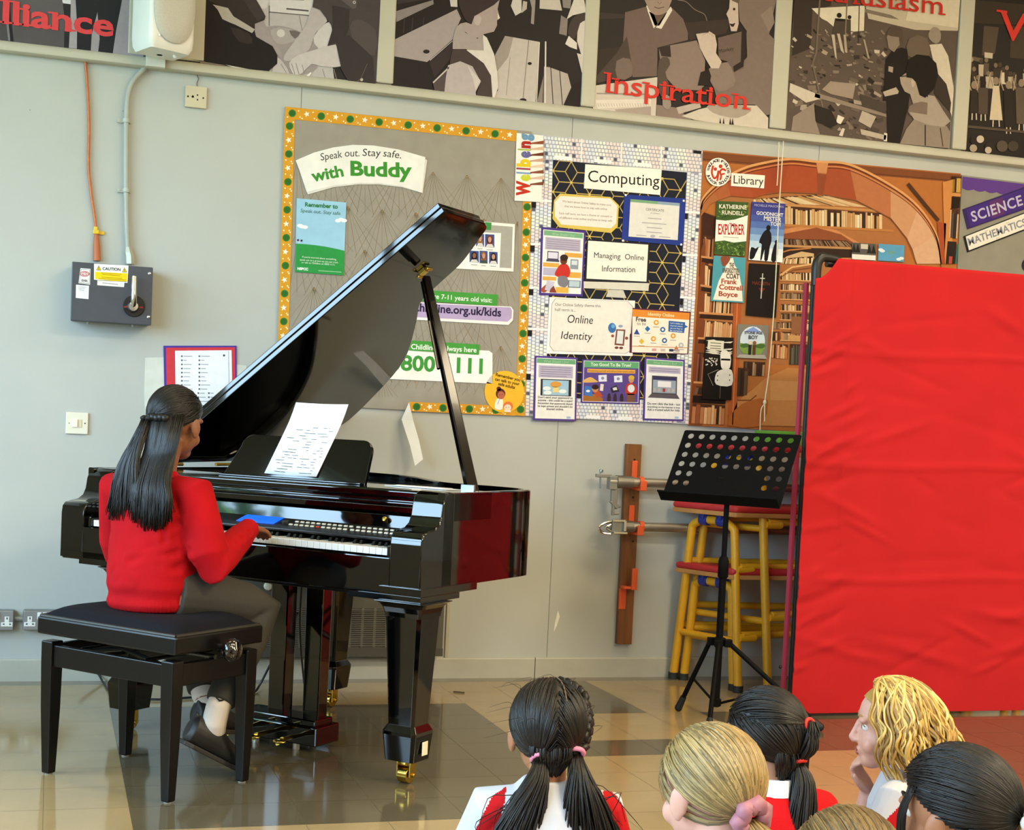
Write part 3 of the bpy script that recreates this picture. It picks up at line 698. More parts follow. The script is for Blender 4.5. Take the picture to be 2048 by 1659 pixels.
    m = MB(); m.tube([wx(394, 150, -0.006), wx(397, 158, -0.006), wx(394, 166, -0.008), wx(395, 175, -0.004)], 0.0016, 6, 4); m.build('wire', mat('#5d5138', 0.6, var=0), t, world=True, smooth=True)
    # fused switch
    t = PXT('fused_switch', 'single white fused switch plate on the wall left of the piano player', 'switch', 154, 846)
    p = wx(154, 846, -0.008); m = MB(); m.box((p.x, -0.005, p.z), (0.0865, 0.010, 0.0865)); m.build('plate', mat('#e6e0cc', 0.35, var=0.02), t, world=True, bevel=0.003, bseg=3)
    m = MB(); m.box((p.x-0.008, -0.012, p.z), (0.022, 0.008, 0.032)); m.build('rocker', mat('#efe9d6', 0.3, var=0), t, world=True, bevel=0.002)
    m = MB(); m.box((p.x+0.011, -0.0105, p.z), (0.015, 0.004, 0.032)); m.build('fuse_holder', mat('#d8ccae', 0.35, var=0), t, world=True, bevel=0.001)
    a = Art(-0.0101); a.disc((138.3, 845.6), 1.2, '#8d7f66', k=1); a.disc((170, 846.3), 1.5, '#5f5340', k=1); a.done('screw_heads', t)
    # two metal-clad double sockets joined by a tube
    for i, (px, lab) in enumerate(((-10, 'metal double socket cut by the left picture edge'), (84, 'metal double socket partly hidden behind the piano stool'))):
        t = PXT('double_socket', lab+', low on the wall', 'socket', px, 1238, group='metal double sockets')
        p = wx(px, 1238.5, -0.02); m = MB(); m.box((p.x, -0.021, p.z), (0.148, 0.042, 0.082)); m.build('back_box', mat('#8f9090', 0.38, metal=0.6, var=0.06), t, world=True, bevel=0.008, bseg=3)
        m = MB(); m.box((p.x, -0.043, p.z), (0.140, 0.004, 0.076)); m.build('face_plate', mat('#9c9da0', 0.36, metal=0.6, var=0.06), t, world=True, bevel=0.003)
        for sx in (-1, 1):
            cx = p.x+sx*0.046; w = MB()
            w.box((cx, -0.0455, p.z-0.0155), (0.044, 0.003, 0.017)); w.box((cx, -0.0455, p.z+0.004), (0.018, 0.003, 0.024)); s_ = w.build('outlet', mat('#e9e7e0', 0.35, var=0), t, world=True, bevel=0.0015)
            h = MB()
            for dx, dz, sw, sh in ((0, 0.009, 0.004, 0.008), (-0.012, -0.014, 0.007, 0.0045), (0.012, -0.014, 0.007, 0.0045)): h.box((cx+dx, -0.0472, p.z+dz), (sw, 0.001, sh))
            h.build('pin_hole', mat('#151515', 0.6, var=0), s_, world=True)
            r_ = MB(); r_.box((p.x+sx*0.010, -0.048, p.z+0.019), (0.016, 0.006, 0.028)); r_.build('rocker', mat('#efeee8', 0.3, var=0), t, world=True, bevel=0.0015)
    t = PXT('connecting_tube', 'short grey tube joining the two low metal sockets', 'tube', 38, 1236)
    m = MB(); m.cyl(wx(24, 1236, -0.018), wx(50, 1237, -0.018), 0.011); m.build('tube', mat('#8f8f8b', 0.4, metal=0.5, var=0.05), t, world=True, smooth=True)
    # wall loudspeaker
    t = PXT('loudspeaker', 'white wall loudspeaker with grey oval grille above the rail', 'loudspeaker', 330, 90)
    wh = mat('#ecebe6', 0.4, var=0.02)
    m = MB(); cx = wx(326, 60, -0.14).x
    M_ = Matrix.Rotation(R(24), 3, 'Z'); c0 = Vector((cx-0.005, -0.155, 2.665))
    hw, hd, hh = 0.105, 0.085, 0.165
    rings = []
    for z, s_ in ((-hh, 0.86), (-hh+0.02, 0.97), (-hh+0.05, 1.0), (hh-0.05, 1.0), (hh-0.02, 0.97), (hh, 0.86)):
        rg = []
        for cxx, cyy, a0 in ((hw-0.025, hd-0.02, 0), (-hw+0.035, hd-0.02, 90), (-hw+0.035, -hd+0.02, 180), (hw-0.025, -hd+0.02, 270)):
            for k in range(5):
                an = R(a0+22.5*k); rg.append(c0+M_@Vector(((cxx+0.022*math.cos(an))*s_, (cyy+0.018*math.sin(an))*s_, z)))
        rings.append(rg)
    m.loft(rings); m.build('cabinet', wh, t, world=True, smooth=True, angle=50)
    m = MB(); fr = M_@Vector((0, -1, 0)); rt = M_@Vector((1, 0, 0)); fc = c0+M_@Vector((0.006, -hd-0.001, 0.012))
    def oval(a, b, d): return [fc+rt*(a*math.copysign(abs(math.cos(2*math.pi*k/36))**0.85, math.cos(2*math.pi*k/36)))+Vector((0, 0, b*math.copysign(abs(math.sin(2*math.pi*k/36))**0.85, math.sin(2*math.pi*k/36))))+fr*d for k in range(36)]
    m.loft([oval(0.088, 0.150, 0), oval(0.088, 0.150, 0.004), oval(0.083, 0.145, 0.008), oval(0.05, 0.09, 0.013)]); m.build('grille', mat('#c6c3bb', 0.6, var=0.12, scale=500), t, world=True, smooth=True)
    p = c0+M_@Vector((-0.055, -hd-0.002, -hh+0.045)); m = MB(); m.lathe(p, [(0.005, 0), (0.004, 0.003), (0, 0.004)], 12, fr); m.build('badge', mat('#ffffff', 0.3, var=0), t, world=True)
    m = MB(); p = wx(311, 126, -0.05); m.box((p.x, -0.055, 2.49), (0.075, 0.03, 0.045)); m.box((p.x+0.01, -0.085, 2.515), (0.03, 0.10, 0.022)); m.cyl((p.x+0.01, -0.13, 2.47+0.03), (p.x+0.01, -0.13, 2.52), 0.014); m.build('bracket', mat('#d6d2c4', 0.45, var=0.02), t, world=True, bevel=0.002)
    m = MB(); p = c0+M_@Vector((0.05, -0.02, -hh-0.004)); m.ball(p, 0.009); m.build('volume_knob', wh, t, world=True, smooth=True)
    # folder sleeve with list, and a clear pocket behind it
    t = PXT('document_sleeve', 'red and purple edged sleeve holding a white printed list', 'sleeve', 400, 760)
    board([(327, 691), (473, 691), (474.5, 850), (330, 850)], -0.006, 0.003, '#4a3a9c', 'sleeve_back', t)
    a = Art(-0.006); a.shape([(332, 695), (470, 694), (471, 850), (334, 850)], '#cf3d45'); a.shape([(350, 701), (463, 700), (466, 850), (352, 850)], '#f0f1f4')
    rnd = random.Random(2)
    for j in range(16):
        y = 712+j*8.2; 
        for x in ((362, 397) if j < 9 else (362, 395, 416)):
            w_ = rnd.uniform(8, 26); a.line([(x, y), (x+3.4, y)], 3.0, '#5a5d66', k=3); a.line([(x+5, y), (x+5+w_*0.7, y+0.2)], 1.6, '#a7abb6', k=3)
    a.disc((448, 710.5), 2.2, '#4f5058', k=3); a.disc((450, 781), 2.2, '#c98a8a', k=3); a.line([(457, 702), (459.5, 848)], 0.8, '#8e95b5', k=3)
    a.done('list_sheet', t)
    t = PXT('plastic_pocket', 'clear crumpled plastic pocket hanging behind the red sleeve', 'plastic pocket', 300, 800)
    m = MB(); q = [(290, 715), (330, 714), (470, 728), (493, 731), (491, 760), (470, 860), (292, 860), (288, 790)]
    m.prism([wx(x, y, -0.0025) for x, y in q], (0, 0.0015, 0)); m.build('pocket', mat('#d3d6cc', 0.2, var=0.06, scale=20, bump=0.5, bscale=12), t, world=True)
    # convector heater
    t = PXT('convector_heater', 'dark grey wall convector heater with louvred front behind the piano', 'heater', 650, 1300)
    Yh = -0.085; a0, a1 = wx(404, 1225, Yh).x, wx(889, 1230, Yh).x; z0, z1 = wx(889, 1312, Yh).z, wx(889, 1130, Yh).z+0.03
    m = MB(); m.span((a0, Yh+0.003, z0), (a1, 0, z1)); m.build('case', mat('#57544a', 0.45, var=0.05), t, world=True, bevel=0.006)
    m = MB(); l0, l1 = wx(498, 1250, Yh).x, wx(870, 1250, Yh).x; zb_, zt_ = wx(700, 1292, Yh).z, wx(700, 1217, Yh).z
    nc, nr = 15, 20
    lv, dk = mat('#6b665a', 0.4, var=0.04), mat('#1c1a16', 0.7, var=0)
    m.use(dk); m.span((l0, Yh-0.0004, zb_), (l1, Yh+0.002, zt_))
    m.use(lv)
    for i in range(nc+1): x = l0+(l1-l0)*i/nc; m.span((x-0.005, Yh-0.003, zb_-0.004), (x+0.005, Yh+0.001, zt_+0.004))
    for j in range(nr):
        z = zb_+(zt_-zb_)*(j+0.5)/nr
        m.hexa([(l0, Yh-0.006, z-0.002), (l1, Yh-0.006, z-0.002), (l1, Yh-0.001, z+0.0005), (l0, Yh-0.001, z+0.0005), (l0, Yh-0.006, z-0.001), (l1, Yh-0.006, z-0.001), (l1, Yh-0.001, z+0.002), (l0, Yh-0.001, z+0.002)])
    m.build('louvre_panel', None, t, world=True)
    p = wx(535, 1171, Yh); m = MB(); m.lathe(p, [(0.012, 0), (0.017, 0.004), (0.017, 0.02), (0.013, 0.028), (0, 0.03)], 18, Vector((0, -1, 0))); m.build('thermostat_knob', mat('#e4dcc0', 0.4, var=0), t, world=True, smooth=True)
    m = MB(); m.span((a0, Yh+0.001, z0), (a1, Yh+0.002, wx(889, 1296, Yh).z)); m.build('lower_strip', mat('#45423a', 0.45, var=0.03), t, world=True)
    # access panel edge right of the heater
    b = MB(); xa = wx(892, 1230).x; b.span((xa, -0.010, 0.09), (xa+0.016, 0, 0.62)); struct(b.build('trim_12', mat('#b4b09c', 0.5, var=0.03), bevel=0.002))
    # wall mark: a chip in the paint
    # power cable
    t = thing('power_cable', 'thin black power cable trailing along the wall behind the piano stool', 'cable', (0.55, -0.45, 0))
    m = MB(); P_ = [wx(160, 1320, -0.03), wx(176, 1334, -0.03), onZ(196, 1347, 0.03), onZ(207, 1365, 0.006), onZ(225, 1386, 0.006), onZ(262, 1394, 0.006), onZ(320, 1398, 0.006), onZ(400, 1393, 0.006), onZ(460, 1395, 0.006), onZ(505, 1385, 0.006), wx(520, 1368, -0.25), wx(545, 1320, -0.3), wx(575, 1270, -0.4), wx(595, 1225, -0.5)]
    m.tube([Vector((p.x, p.y, max(p.z, 0.006))) for p in P_], 0.0045, 8, 5); m.build('lead', mat('#15161a', 0.5, var=0), t, world=True, smooth=True)
    # peeling strip of paper hanging below the board
    t = PXT('paper_strip', 'white strip of paper peeling off and hanging below the notice board', 'paper strip', 815, 860)
    q = [((803, 838), (818, 804)), ((810, 860), (827, 842)), ((820, 890), (838, 880)), ((830, 931), (846, 918))]
    m = MB(); vs = [[m.bm.verts.new(wx(*p, -0.03-0.02*i)) for p in r_] for i, r_ in enumerate(q)]
    for a_, b_ in zip(vs, vs[1:]): m._f([a_[0], b_[0], b_[1], a_[1]])
    o = m.build('strip', mat('#ecebe6', 0.7, var=0.02), t, world=True); sd = o.modifiers.new('s', 'SOLIDIFY'); sd.thickness = 0.001
    # blind cord with toggles
    t = PXT('blind_cord', 'long white knotted cord hanging in front of the library board', 'cord', 1548, 560)
    m = MB(); Y = -0.06
    m.tube([wx(1567, 282, Y), wx(1558, 420, Y), wx(1549, 600, Y), wx(1538, 740, Y), wx(1530, 800, Y), wx(1529, 842, Y)], 0.0026, 8, 4)
    m.tube([wx(1558, 284, Y), wx(1556, 340, Y), wx(1554, 371, Y)], 0.0024, 8, 3); m.ball(wx(1529.5, 804, Y), (0.008, 0.006, 0.011)); m.tube([wx(1530, 806, Y), wx(1522, 820, Y), wx(1520, 860, Y)], 0.0024, 8, 4)
    m.build('cord', mat('#ddd2b4', 0.7, var=0.05), t, world=True, smooth=True)
    # paint chip on the wall
gear()
# ================================================================= bars, tables, music stand and screen at the right
def bars():
    t = thing('bar_rack', 'upright brown wooden wall batten with orange plastic bar hooks', 'rack', wx(1246, 1288))
    wd_ = mat('#7a4a22', 0.45, var=0.28, scale=6, stretch=(6, 6, 0.7), bump=0.05)
    m = MB(); a, b = wx(1256, 887, -0.03), wx(1287, 887, -0.03); c, d = wx(1233, 1288, -0.03), wx(1261, 1288, -0.03)
    x0, x1 = (a.x+c.x)/2, (b.x+d.x)/2; m.span((x0, -0.03, c.z), (x1, 0, a.z)); m.build('batten', wd_, t, world=True, bevel=0.003)
    og = mat('#e05a2a', 0.4, var=0.04)
    xm = (x0+x1)/2
    for px, y0, y1 in ((1267, 925, 958), (1261, 1014, 1046)):
        za, zb_ = wx(px, y0, -0.03).z, wx(px, y1+24, -0.03).z; xx = wx(px+2, y0, -0.03).x
        m = MB(); m.box((xx, -0.034, (za+zb_)/2+0.01), (0.026, 0.010, za-zb_)); m.box((xx+0.012, -0.075, zb_+0.012), (0.03, 0.09, 0.012)); m.box((xx+0.012, -0.118, zb_+0.03), (0.03, 0.008, 0.045)); m.build('hook', og, t, world=True, bevel=0.003)
    for px, y0, y1, hz in ((1268, 1135, 1178, 0),):
        za, zb_ = wx(px, y0, -0.05).z, wx(px, y1, -0.05).z; xx = wx(1264, y0, -0.05).x
        m = MB(); m.box((xx+0.004, -0.075, (za+zb_)/2), (0.026, 0.012, za-zb_)); m.box((xx-0.018, -0.05, zb_+0.008), (0.05, 0.045, 0.012))
        m.box((xx-0.032, -0.033, zb_-0.045), (0.034, 0.008, 0.095)); m.box((xx-0.028, -0.037, zb_-0.04), (0.010, 0.006, 0.075)); m.build('hook', og, t, world=True, bevel=0.003)
    for px, py in ((1269, 919), (1266, 1082), (1266, 994)):
        p = wx(px, py, -0.03); m = MB(); m.lathe(p, [(0.005, 0), (0.004, 0.003), (0, 0.003)], 10, Vector((0, -1, 0))); m.build('screw', mat('#2a211a', 0.5, metal=0.5, var=0), t, world=True)
    al = mat('#a9a69b', 0.3, metal=0.85, var=0.06)
    YB = -0.085
    # upper bar with a hanging clamp
    for k, (py, lab) in enumerate(((964, 'upper grey metal bar with open clamp lying on the orange hooks'), (1053, 'lower grey metal bar with chrome buckle clamp on the orange hooks'))):
        p0 = wx(1268, py, YB)
        t = thing('metal_bar', lab, 'bar', (p0.x, YB, p0.z), group='metal bars on the wall rack')
        m = MB(); xe = 4.4
        m.cyl((p0.x-0.12, YB, p0.z), (xe, YB, p0.z), 0.0215, None, 24); m.build('tube', al, t, world=True, smooth=True)
        m = MB(); xs = wx(1232, py, YB).x
        m.cyl((xs, YB, p0.z), (wx(1264, py, YB).x, YB, p0.z), 0.029, 0.027, 24); m.build('collar', mat('#8f8d84', 0.35, metal=0.8, var=0.05), t, world=True, smooth=True)
        m = MB(); xo = wx(1282, py, YB).x; m.cyl((xo-0.012, YB, p0.z), (xo+0.008, YB, p0.z), 0.027, None, 20); m.build('rubber_ring', og, t, world=True, smooth=True)
        m = MB(); gm = mat('#9b9c98', 0.35, metal=0.8, var=0.06)
        if k == 0:
            m.use(gm); q = lambda x, y: wx(x, y, YB)
            m.span((q(1217, 955).x, YB-0.02, q(1220, 978).z), (xs, YB+0.02, q(1217, 951).z))
            m.span((q(1192, 950).x, YB-0.012, q(1195, 954).z), (q(1222, 953).x, YB+0.012, q(1195, 947).z))
            m.cyl(q(1201, 940), q(1200, 976), 0.004); m.cyl(q(1203, 938), q(1202, 944), 0.009)
            m.span((q(1222, 985).x, YB-0.01, q(1222, 1006).z), (q(1234, 985).x, YB+0.01, q(1224, 978).z))
            m.hexa([q(1219, 1003)+Vector((0, -0.01, 0)), q(1232, 1018)+Vector((0, -0.01, 0)), q(1232, 1018)+Vector((0, 0.01, 0)), q(1219, 1003)+Vector((0, 0.01, 0)), q(1224, 1000)+Vector((0, -0.01, 0)), q(1240, 1012)+Vector((0, -0.01, 0)), q(1240, 1012)+Vector((0, 0.01, 0)), q(1224, 1000)+Vector((0, 0.01, 0))])
            m.span((q(1223, 1030).x, YB-0.008, q(1223, 1030).z), (q(1229, 1000).x, YB+0.008, q(1223, 1000).z)); m.cyl(q(1228, 1016), q(1241, 1012), 0.005); m.cyl(q(1226, 1027), q(1238, 1026), 0.005); m.build('clamp', None, t, world=True, bevel=0.002)
        else:
            q = lambda x, y: wx(x, y, YB-0.02)
            ch = mat('#c9c7be', 0.18, metal=1, var=0.03)
            m.span((q(1223, 1045).x, YB-0.03, q(1223, 1064).z), (q(1252, 1045).x, YB+0.015, q(1223, 1041).z)); m.build('clamp', gm, t, world=True, bevel=0.004)
            m = MB(); m.span((q(1223, 1036).x, YB-0.042, q(1223, 1043).z), (q(1249, 1036).x, YB-0.02, q(1223, 1037).z)); m.span((q(1224, 1062).x, YB-0.042, q(1224, 1067).z), (q(1252, 1062).x, YB-0.02, q(1224, 1061.5).z)); m.span((q(1244, 1040).x, YB-0.044, q(1244, 1062).z), (q(1250, 1040).x, YB-0.02, q(1246, 1040).z)); m.build('buckle', ch, t, world=True, bevel=0.003)
            m = MB(); m.tube([q(1222, 1042), q(1208, 1046), q(1198, 1054), q(1204, 1064), q(1224, 1068)], 0.006, 8, 5); m.tube([q(1222, 1048), q(1212, 1054), q(1222, 1062)], 0.006, 8, 5); m.build('wire_loop', ch, t, world=True, smooth=True)
bars()

def tables():
    yel = mat('#dba11f', 0.35, var=0.05); red = mat('#b5262a', 0.5, var=0.05); ply = mat('#b98246', 0.5, var=0.15, scale=8); blue = mat('#1c2f86', 0.4, var=0.03); blk = mat('#22241f', 0.6, var=0)
    # (name label, x left, top z of frame bar, half depth top, half depth foot, centre y, length, foot offset)
    spec = [('tallest padded red gym table with yellow tube legs, top of the nested stack', 2.905, 1.005, 0.095, 0.185, -0.24, 1.40, 0.62),
            ('middle padded red gym table with yellow tube legs, nested under the tallest', 2.815, 0.735, 0.095, 0.170, -0.225, 1.45, 0.45),
            ('lowest padded red gym table with yellow tube legs, inside the stack', 2.835, 0.462, 0.080, 0.130, -0.215, 1.25, 0.45)]
    for lab, x, zt, ht, hf, cy, ln, kx in spec:
        t = thing('gym_table', lab, 'table', (x, cy, 0), group='nested gym tables')
        r = 0.019; SK = lambda d: -kx*d                 # the left end is set askew
        for e, xx in ((0, 0.0), (1, ln)):
            m = MB()
            def P(f, d): return (xx+(SK(d) if e == 0 else 0), d, zt*f)
            pts = [P(0.012, -hf), P(0.5, -(hf+ht)/2-0.005), P(0.90, -ht-0.018), P(0.965, -ht-0.006), P(1.0, -ht+0.045), P(1.0, 0), P(1.0, ht-0.045), P(0.965, ht+0.006), P(0.90, ht+0.018), P(0.5, (hf+ht)/2+0.005), P(0.012, hf)]
            m.tube(crom(pts, 4), r, 12); m.build('end_frame', yel, t, smooth=True)
            for d in (-hf, hf):
                m = MB(); q = Vector(P(0.0, d)); m.cyl(q, q+Vector((0.0, 0, 0.03)), r+0.003); m.build('rubber_foot', blk, t, smooth=True)
            for d in (-0.045, 0.045):
                m = MB(); q = Vector(P(1.0, d)); dr = Vector((-kx if e == 0 else 0, 1, 0)).normalized()*0.022; m.cyl(q-dr, q+dr, r+0.006); m.box(q+Vector((0, 0, 0.014)), (0.045, 0.045, 0.028)); m.build('bracket', blue, t, bevel=0.003)
        for f in ((0.74, 0.34) if zt > 0.6 else (0.52,)):
            dd = ht+0.018+(hf-ht)*(1-f); z = zt*f
            for d in (-1, 1):
                m = MB(); y = d*dd; m.tube([(SK(y)+0.012, y, z), (0.35, y*0.72, z), (ln-0.35, y*0.72, z), (ln, y, z)], 0.016, 10, 5); m.build('side_rail', yel, t, smooth=True)
            m = MB(); m.cyl((SK(-dd), -dd, z-0.03), (SK(dd), dd, z-0.03), 0.015); m.build('cross_rail', yel, t, smooth=True)
            m = MB(); m.cyl((SK(-dd), -dd, z-0.012), (SK(-dd)+0.072, -dd+0.006, z-0.012), 0.0175); m.ball((SK(-dd)+0.072, -dd+0.006, z-0.012), 0.0175); m.build('stub', yel, t, smooth=True)
        hw = ht+0.07
        def top(g, z0, z1): return [(x_, y_, z) for z in (z0, z1) for x_, y_ in ((SK(-hw)-0.05-g, -hw-g), (ln+0.06+g, -hw-g), (ln+0.06+g, hw+g), (SK(hw)-0.05-g, hw+g))]
        m = MB(); m.hexa(top(0, zt+0.026, zt+0.046)); m.build('board', ply, t, bevel=0.003)
        m = MB(); m.hexa(top(0.003, zt+0.045, zt+0.075)); m.build('pad', red, t, bevel=0.012, bseg=3)
    t = thing('foam_block', 'bright green foam block lying on top of the stacked gym tables', 'block', (3.16, -0.25, 1.0802))
    m = MB(); m.span((-0.13, -0.13, 0), (0.02, 0.10, 0.062)); m.span((0.024, -0.14, 0), (0.26, 0.10, 0.062)); m.build('foam', mat('#5e9a2c', 0.7, var=0.08), t, bevel=0.004)
tables()

def music_stand():
    bk = mat('#050404', 0.65, var=0.05, spec=0.12)
    base = onZ(1428, 1425, 0)
    t = thing('music_stand', 'black folding music stand with perforated metal desk', 'music stand', (2.535, -0.90, 0), R(-17))
    I = wm(t).inverted()
    top = 0.36; 
    m = MB(); m.cyl((0, 0, 0.05), (0, 0, 0.60), 0.014); m.build('lower_pole', bk, t, smooth=True)
    m = MB(); m.cyl((0, 0, 0.58), (0, 0, 0.90), 0.0105); m.build('upper_pole', bk, t, smooth=True)
    m = MB(); m.lathe((0, 0, 0.55), [(0.014, 0), (0.021, 0.01), (0.021, 0.07), (0.016, 0.085), (0.011, 0.09)], 16); m.build('clutch', bk, t, smooth=True)
    m = MB(); m.lathe((0, 0, 0.285), [(0.014, 0), (0.026, 0.004), (0.026, 0.032), (0.015, 0.036)], 16)
    legs = [onZ(1357, 1416, 0.012), onZ(1417, 1462, 0.012), onZ(1640, 1455, 0.012)]
    legs = [I @ p for p in legs]
    for p in legs: d = Vector((p.x, p.y, 0)).normalized(); m.box(d*0.035+Vector((0, 0, 0.30)), (0.03, 0.03, 0.03))
    m.build('hub', bk, t, bevel=0.003)
    m = MB(); m.lathe((0, 0, 0.045), [(0.012, 0), (0.02, 0.005), (0.02, 0.03), (0.014, 0.035)], 14); 
    m.build('lower_hub', bk, t, smooth=True)
    for p in legs:
        d = Vector((p.x, p.y, 0)); d = d.normalized()*min(d.length, 0.42); e = Vector((d.x, d.y, 0.016))
        m = MB(); a = d.normalized()*0.04+Vector((0, 0, 0.30)); m.cyl(a, e, 0.0095); o = m.build('leg', bk, t, smooth=True)
        m = MB(); dr = (e-a).normalized(); m.cyl(e-dr*0.05, e+dr*0.004, 0.0125, 0.015); m.ball(e, 0.0155); m.build('rubber_foot', mat('#0d0d0d', 0.6, var=0), o, smooth=True)
        m = MB(); m.cyl(a*0.45+e*0.55, Vector((0, 0, 0.055)), 0.005); m.build('brace', bk, o, smooth=True)
    # desk: a real perforated plate, tilted back
    W_, H_ = 0.50, 0.335
    Mx = Matrix.Translation((0.012, 0.03, 0.985)) @ Matrix.Rotation(R(-34), 4, 'Z') @ Matrix.Rotation(R(-33), 4, 'X')
    nx, ny = 10, 6; x0, y0 = -0.214, -0.082; px = 0.0472; py = 0.0443; hr = 0.0125
    have = lambda i, j: not (2 <= i <= 7 and j < 2)
    m = MB(); m.use(bk)
    xs = [-W_/2]+[x0+px*(i-0.5) for i in range(nx+1)]+[W_/2]; ys = [-H_/2]+[y0+py*(j-0.5) for j in range(ny+1)]+[H_/2]
    sh = 0.0
    def V(x, y, z): 
        return Mx @ Vector((x+sh*y*1.2, z, y))
    for z, th in ((0, 0),):
        for i in range(len(xs)-1):
            for j in range(len(ys)-1):
                xa, xb, ya, yb = xs[i], xs[i+1], ys[j], ys[j+1]; ii, jj = i-1, j-1
                if 0 <= ii < nx and 0 <= jj < ny and have(ii, jj):
                    cx, cy = (xa+xb)/2, (ya+yb)/2; inn = []; out = []
                    for k in range(16):
                        an = math.pi/4+2*math.pi*k/16; c_, s_ = math.cos(an), math.sin(an); q = max(abs(c_), abs(s_))
                        inn.append(m.bm.verts.new(V(cx+hr*c_, cy+hr*s_, 0))); out.append(m.bm.verts.new(V(cx+c_/q*(xb-xa)/2, cy+s_/q*(yb-ya)/2, 0)))
                    for k in range(16): m._f([out[k], out[(k+1) % 16], inn[(k+1) % 16], inn[k]])
                elif j == len(ys)-2 and i in (0, len(xs)-2):          # rounded upper corners
                    xo, xi = (xa, xb) if i == 0 else (xb, xa)
                    m.poly([V(xi, ya, 0), V(xi, yb, 0)]+[V(xi+(xo-xi)*math.sin(R(a_)), ya+(yb-ya)*math.cos(R(a_)), 0) for a_ in (22, 45, 68)]+[V(xo, ya, 0)])
                else: m.poly([V(xa, ya, 0), V(xb, ya, 0), V(xb, yb, 0), V(xa, yb, 0)])
    bmesh.ops.remove_doubles(m.bm, verts=m.bm.verts, dist=0.0004)
    # trim the two upper corners round
    o = m.build('desk', bk, t); sd = o.modifiers.new('s', 'SOLIDIFY'); sd.thickness = 0.0016; sd.offset = 0
    m = MB(); L_ = [V(x, -H_/2, 0) for x in (-W_/2, W_/2)]; 
    fw = (Mx.to_3x3() @ Vector((0, -1, 0.25))).normalized()
    m.hexa([L_[0]-Vector((0, 0, 0.001)), L_[1]-Vector((0, 0, 0.001)), L_[1]+fw*0.05-Vector((0, 0, 0.001)), L_[0]+fw*0.05-Vector((0, 0, 0.001)), L_[0]+Vector((0, 0, 0.001)), L_[1]+Vector((0, 0, 0.001)), L_[1]+fw*0.05+Vector((0, 0, 0.001)), L_[0]+fw*0.05+Vector((0, 0, 0.001))]); m.cyl(L_[0]+fw*0.05, L_[1]+fw*0.05, 0.004); m.build('desk_lip', bk, t)
    m = MB(); m.box((0, 0.008, 0.895), (0.035, 0.03, 0.05)); m.box(V(0, -0.05, 0.02), (0.09, 0.012, 0.03)); m.tube([(0, 0.008, 0.90), (0, 0.015, 0.93), V(0, -0.05, 0.012)], 0.010, 8); m.build('tilt_head', bk, t, bevel=0.003)
    m = MB(); m.lathe((0.018, -0.004, 0.895), [(0.008, 0), (0.012, 0.004), (0.012, 0.012), (0, 0.014)], 12, Vector((0.4, -1, 0))); m.build('wing_knob', mat('#2d3b2c', 0.35, var=0), t, smooth=True)
music_stand()

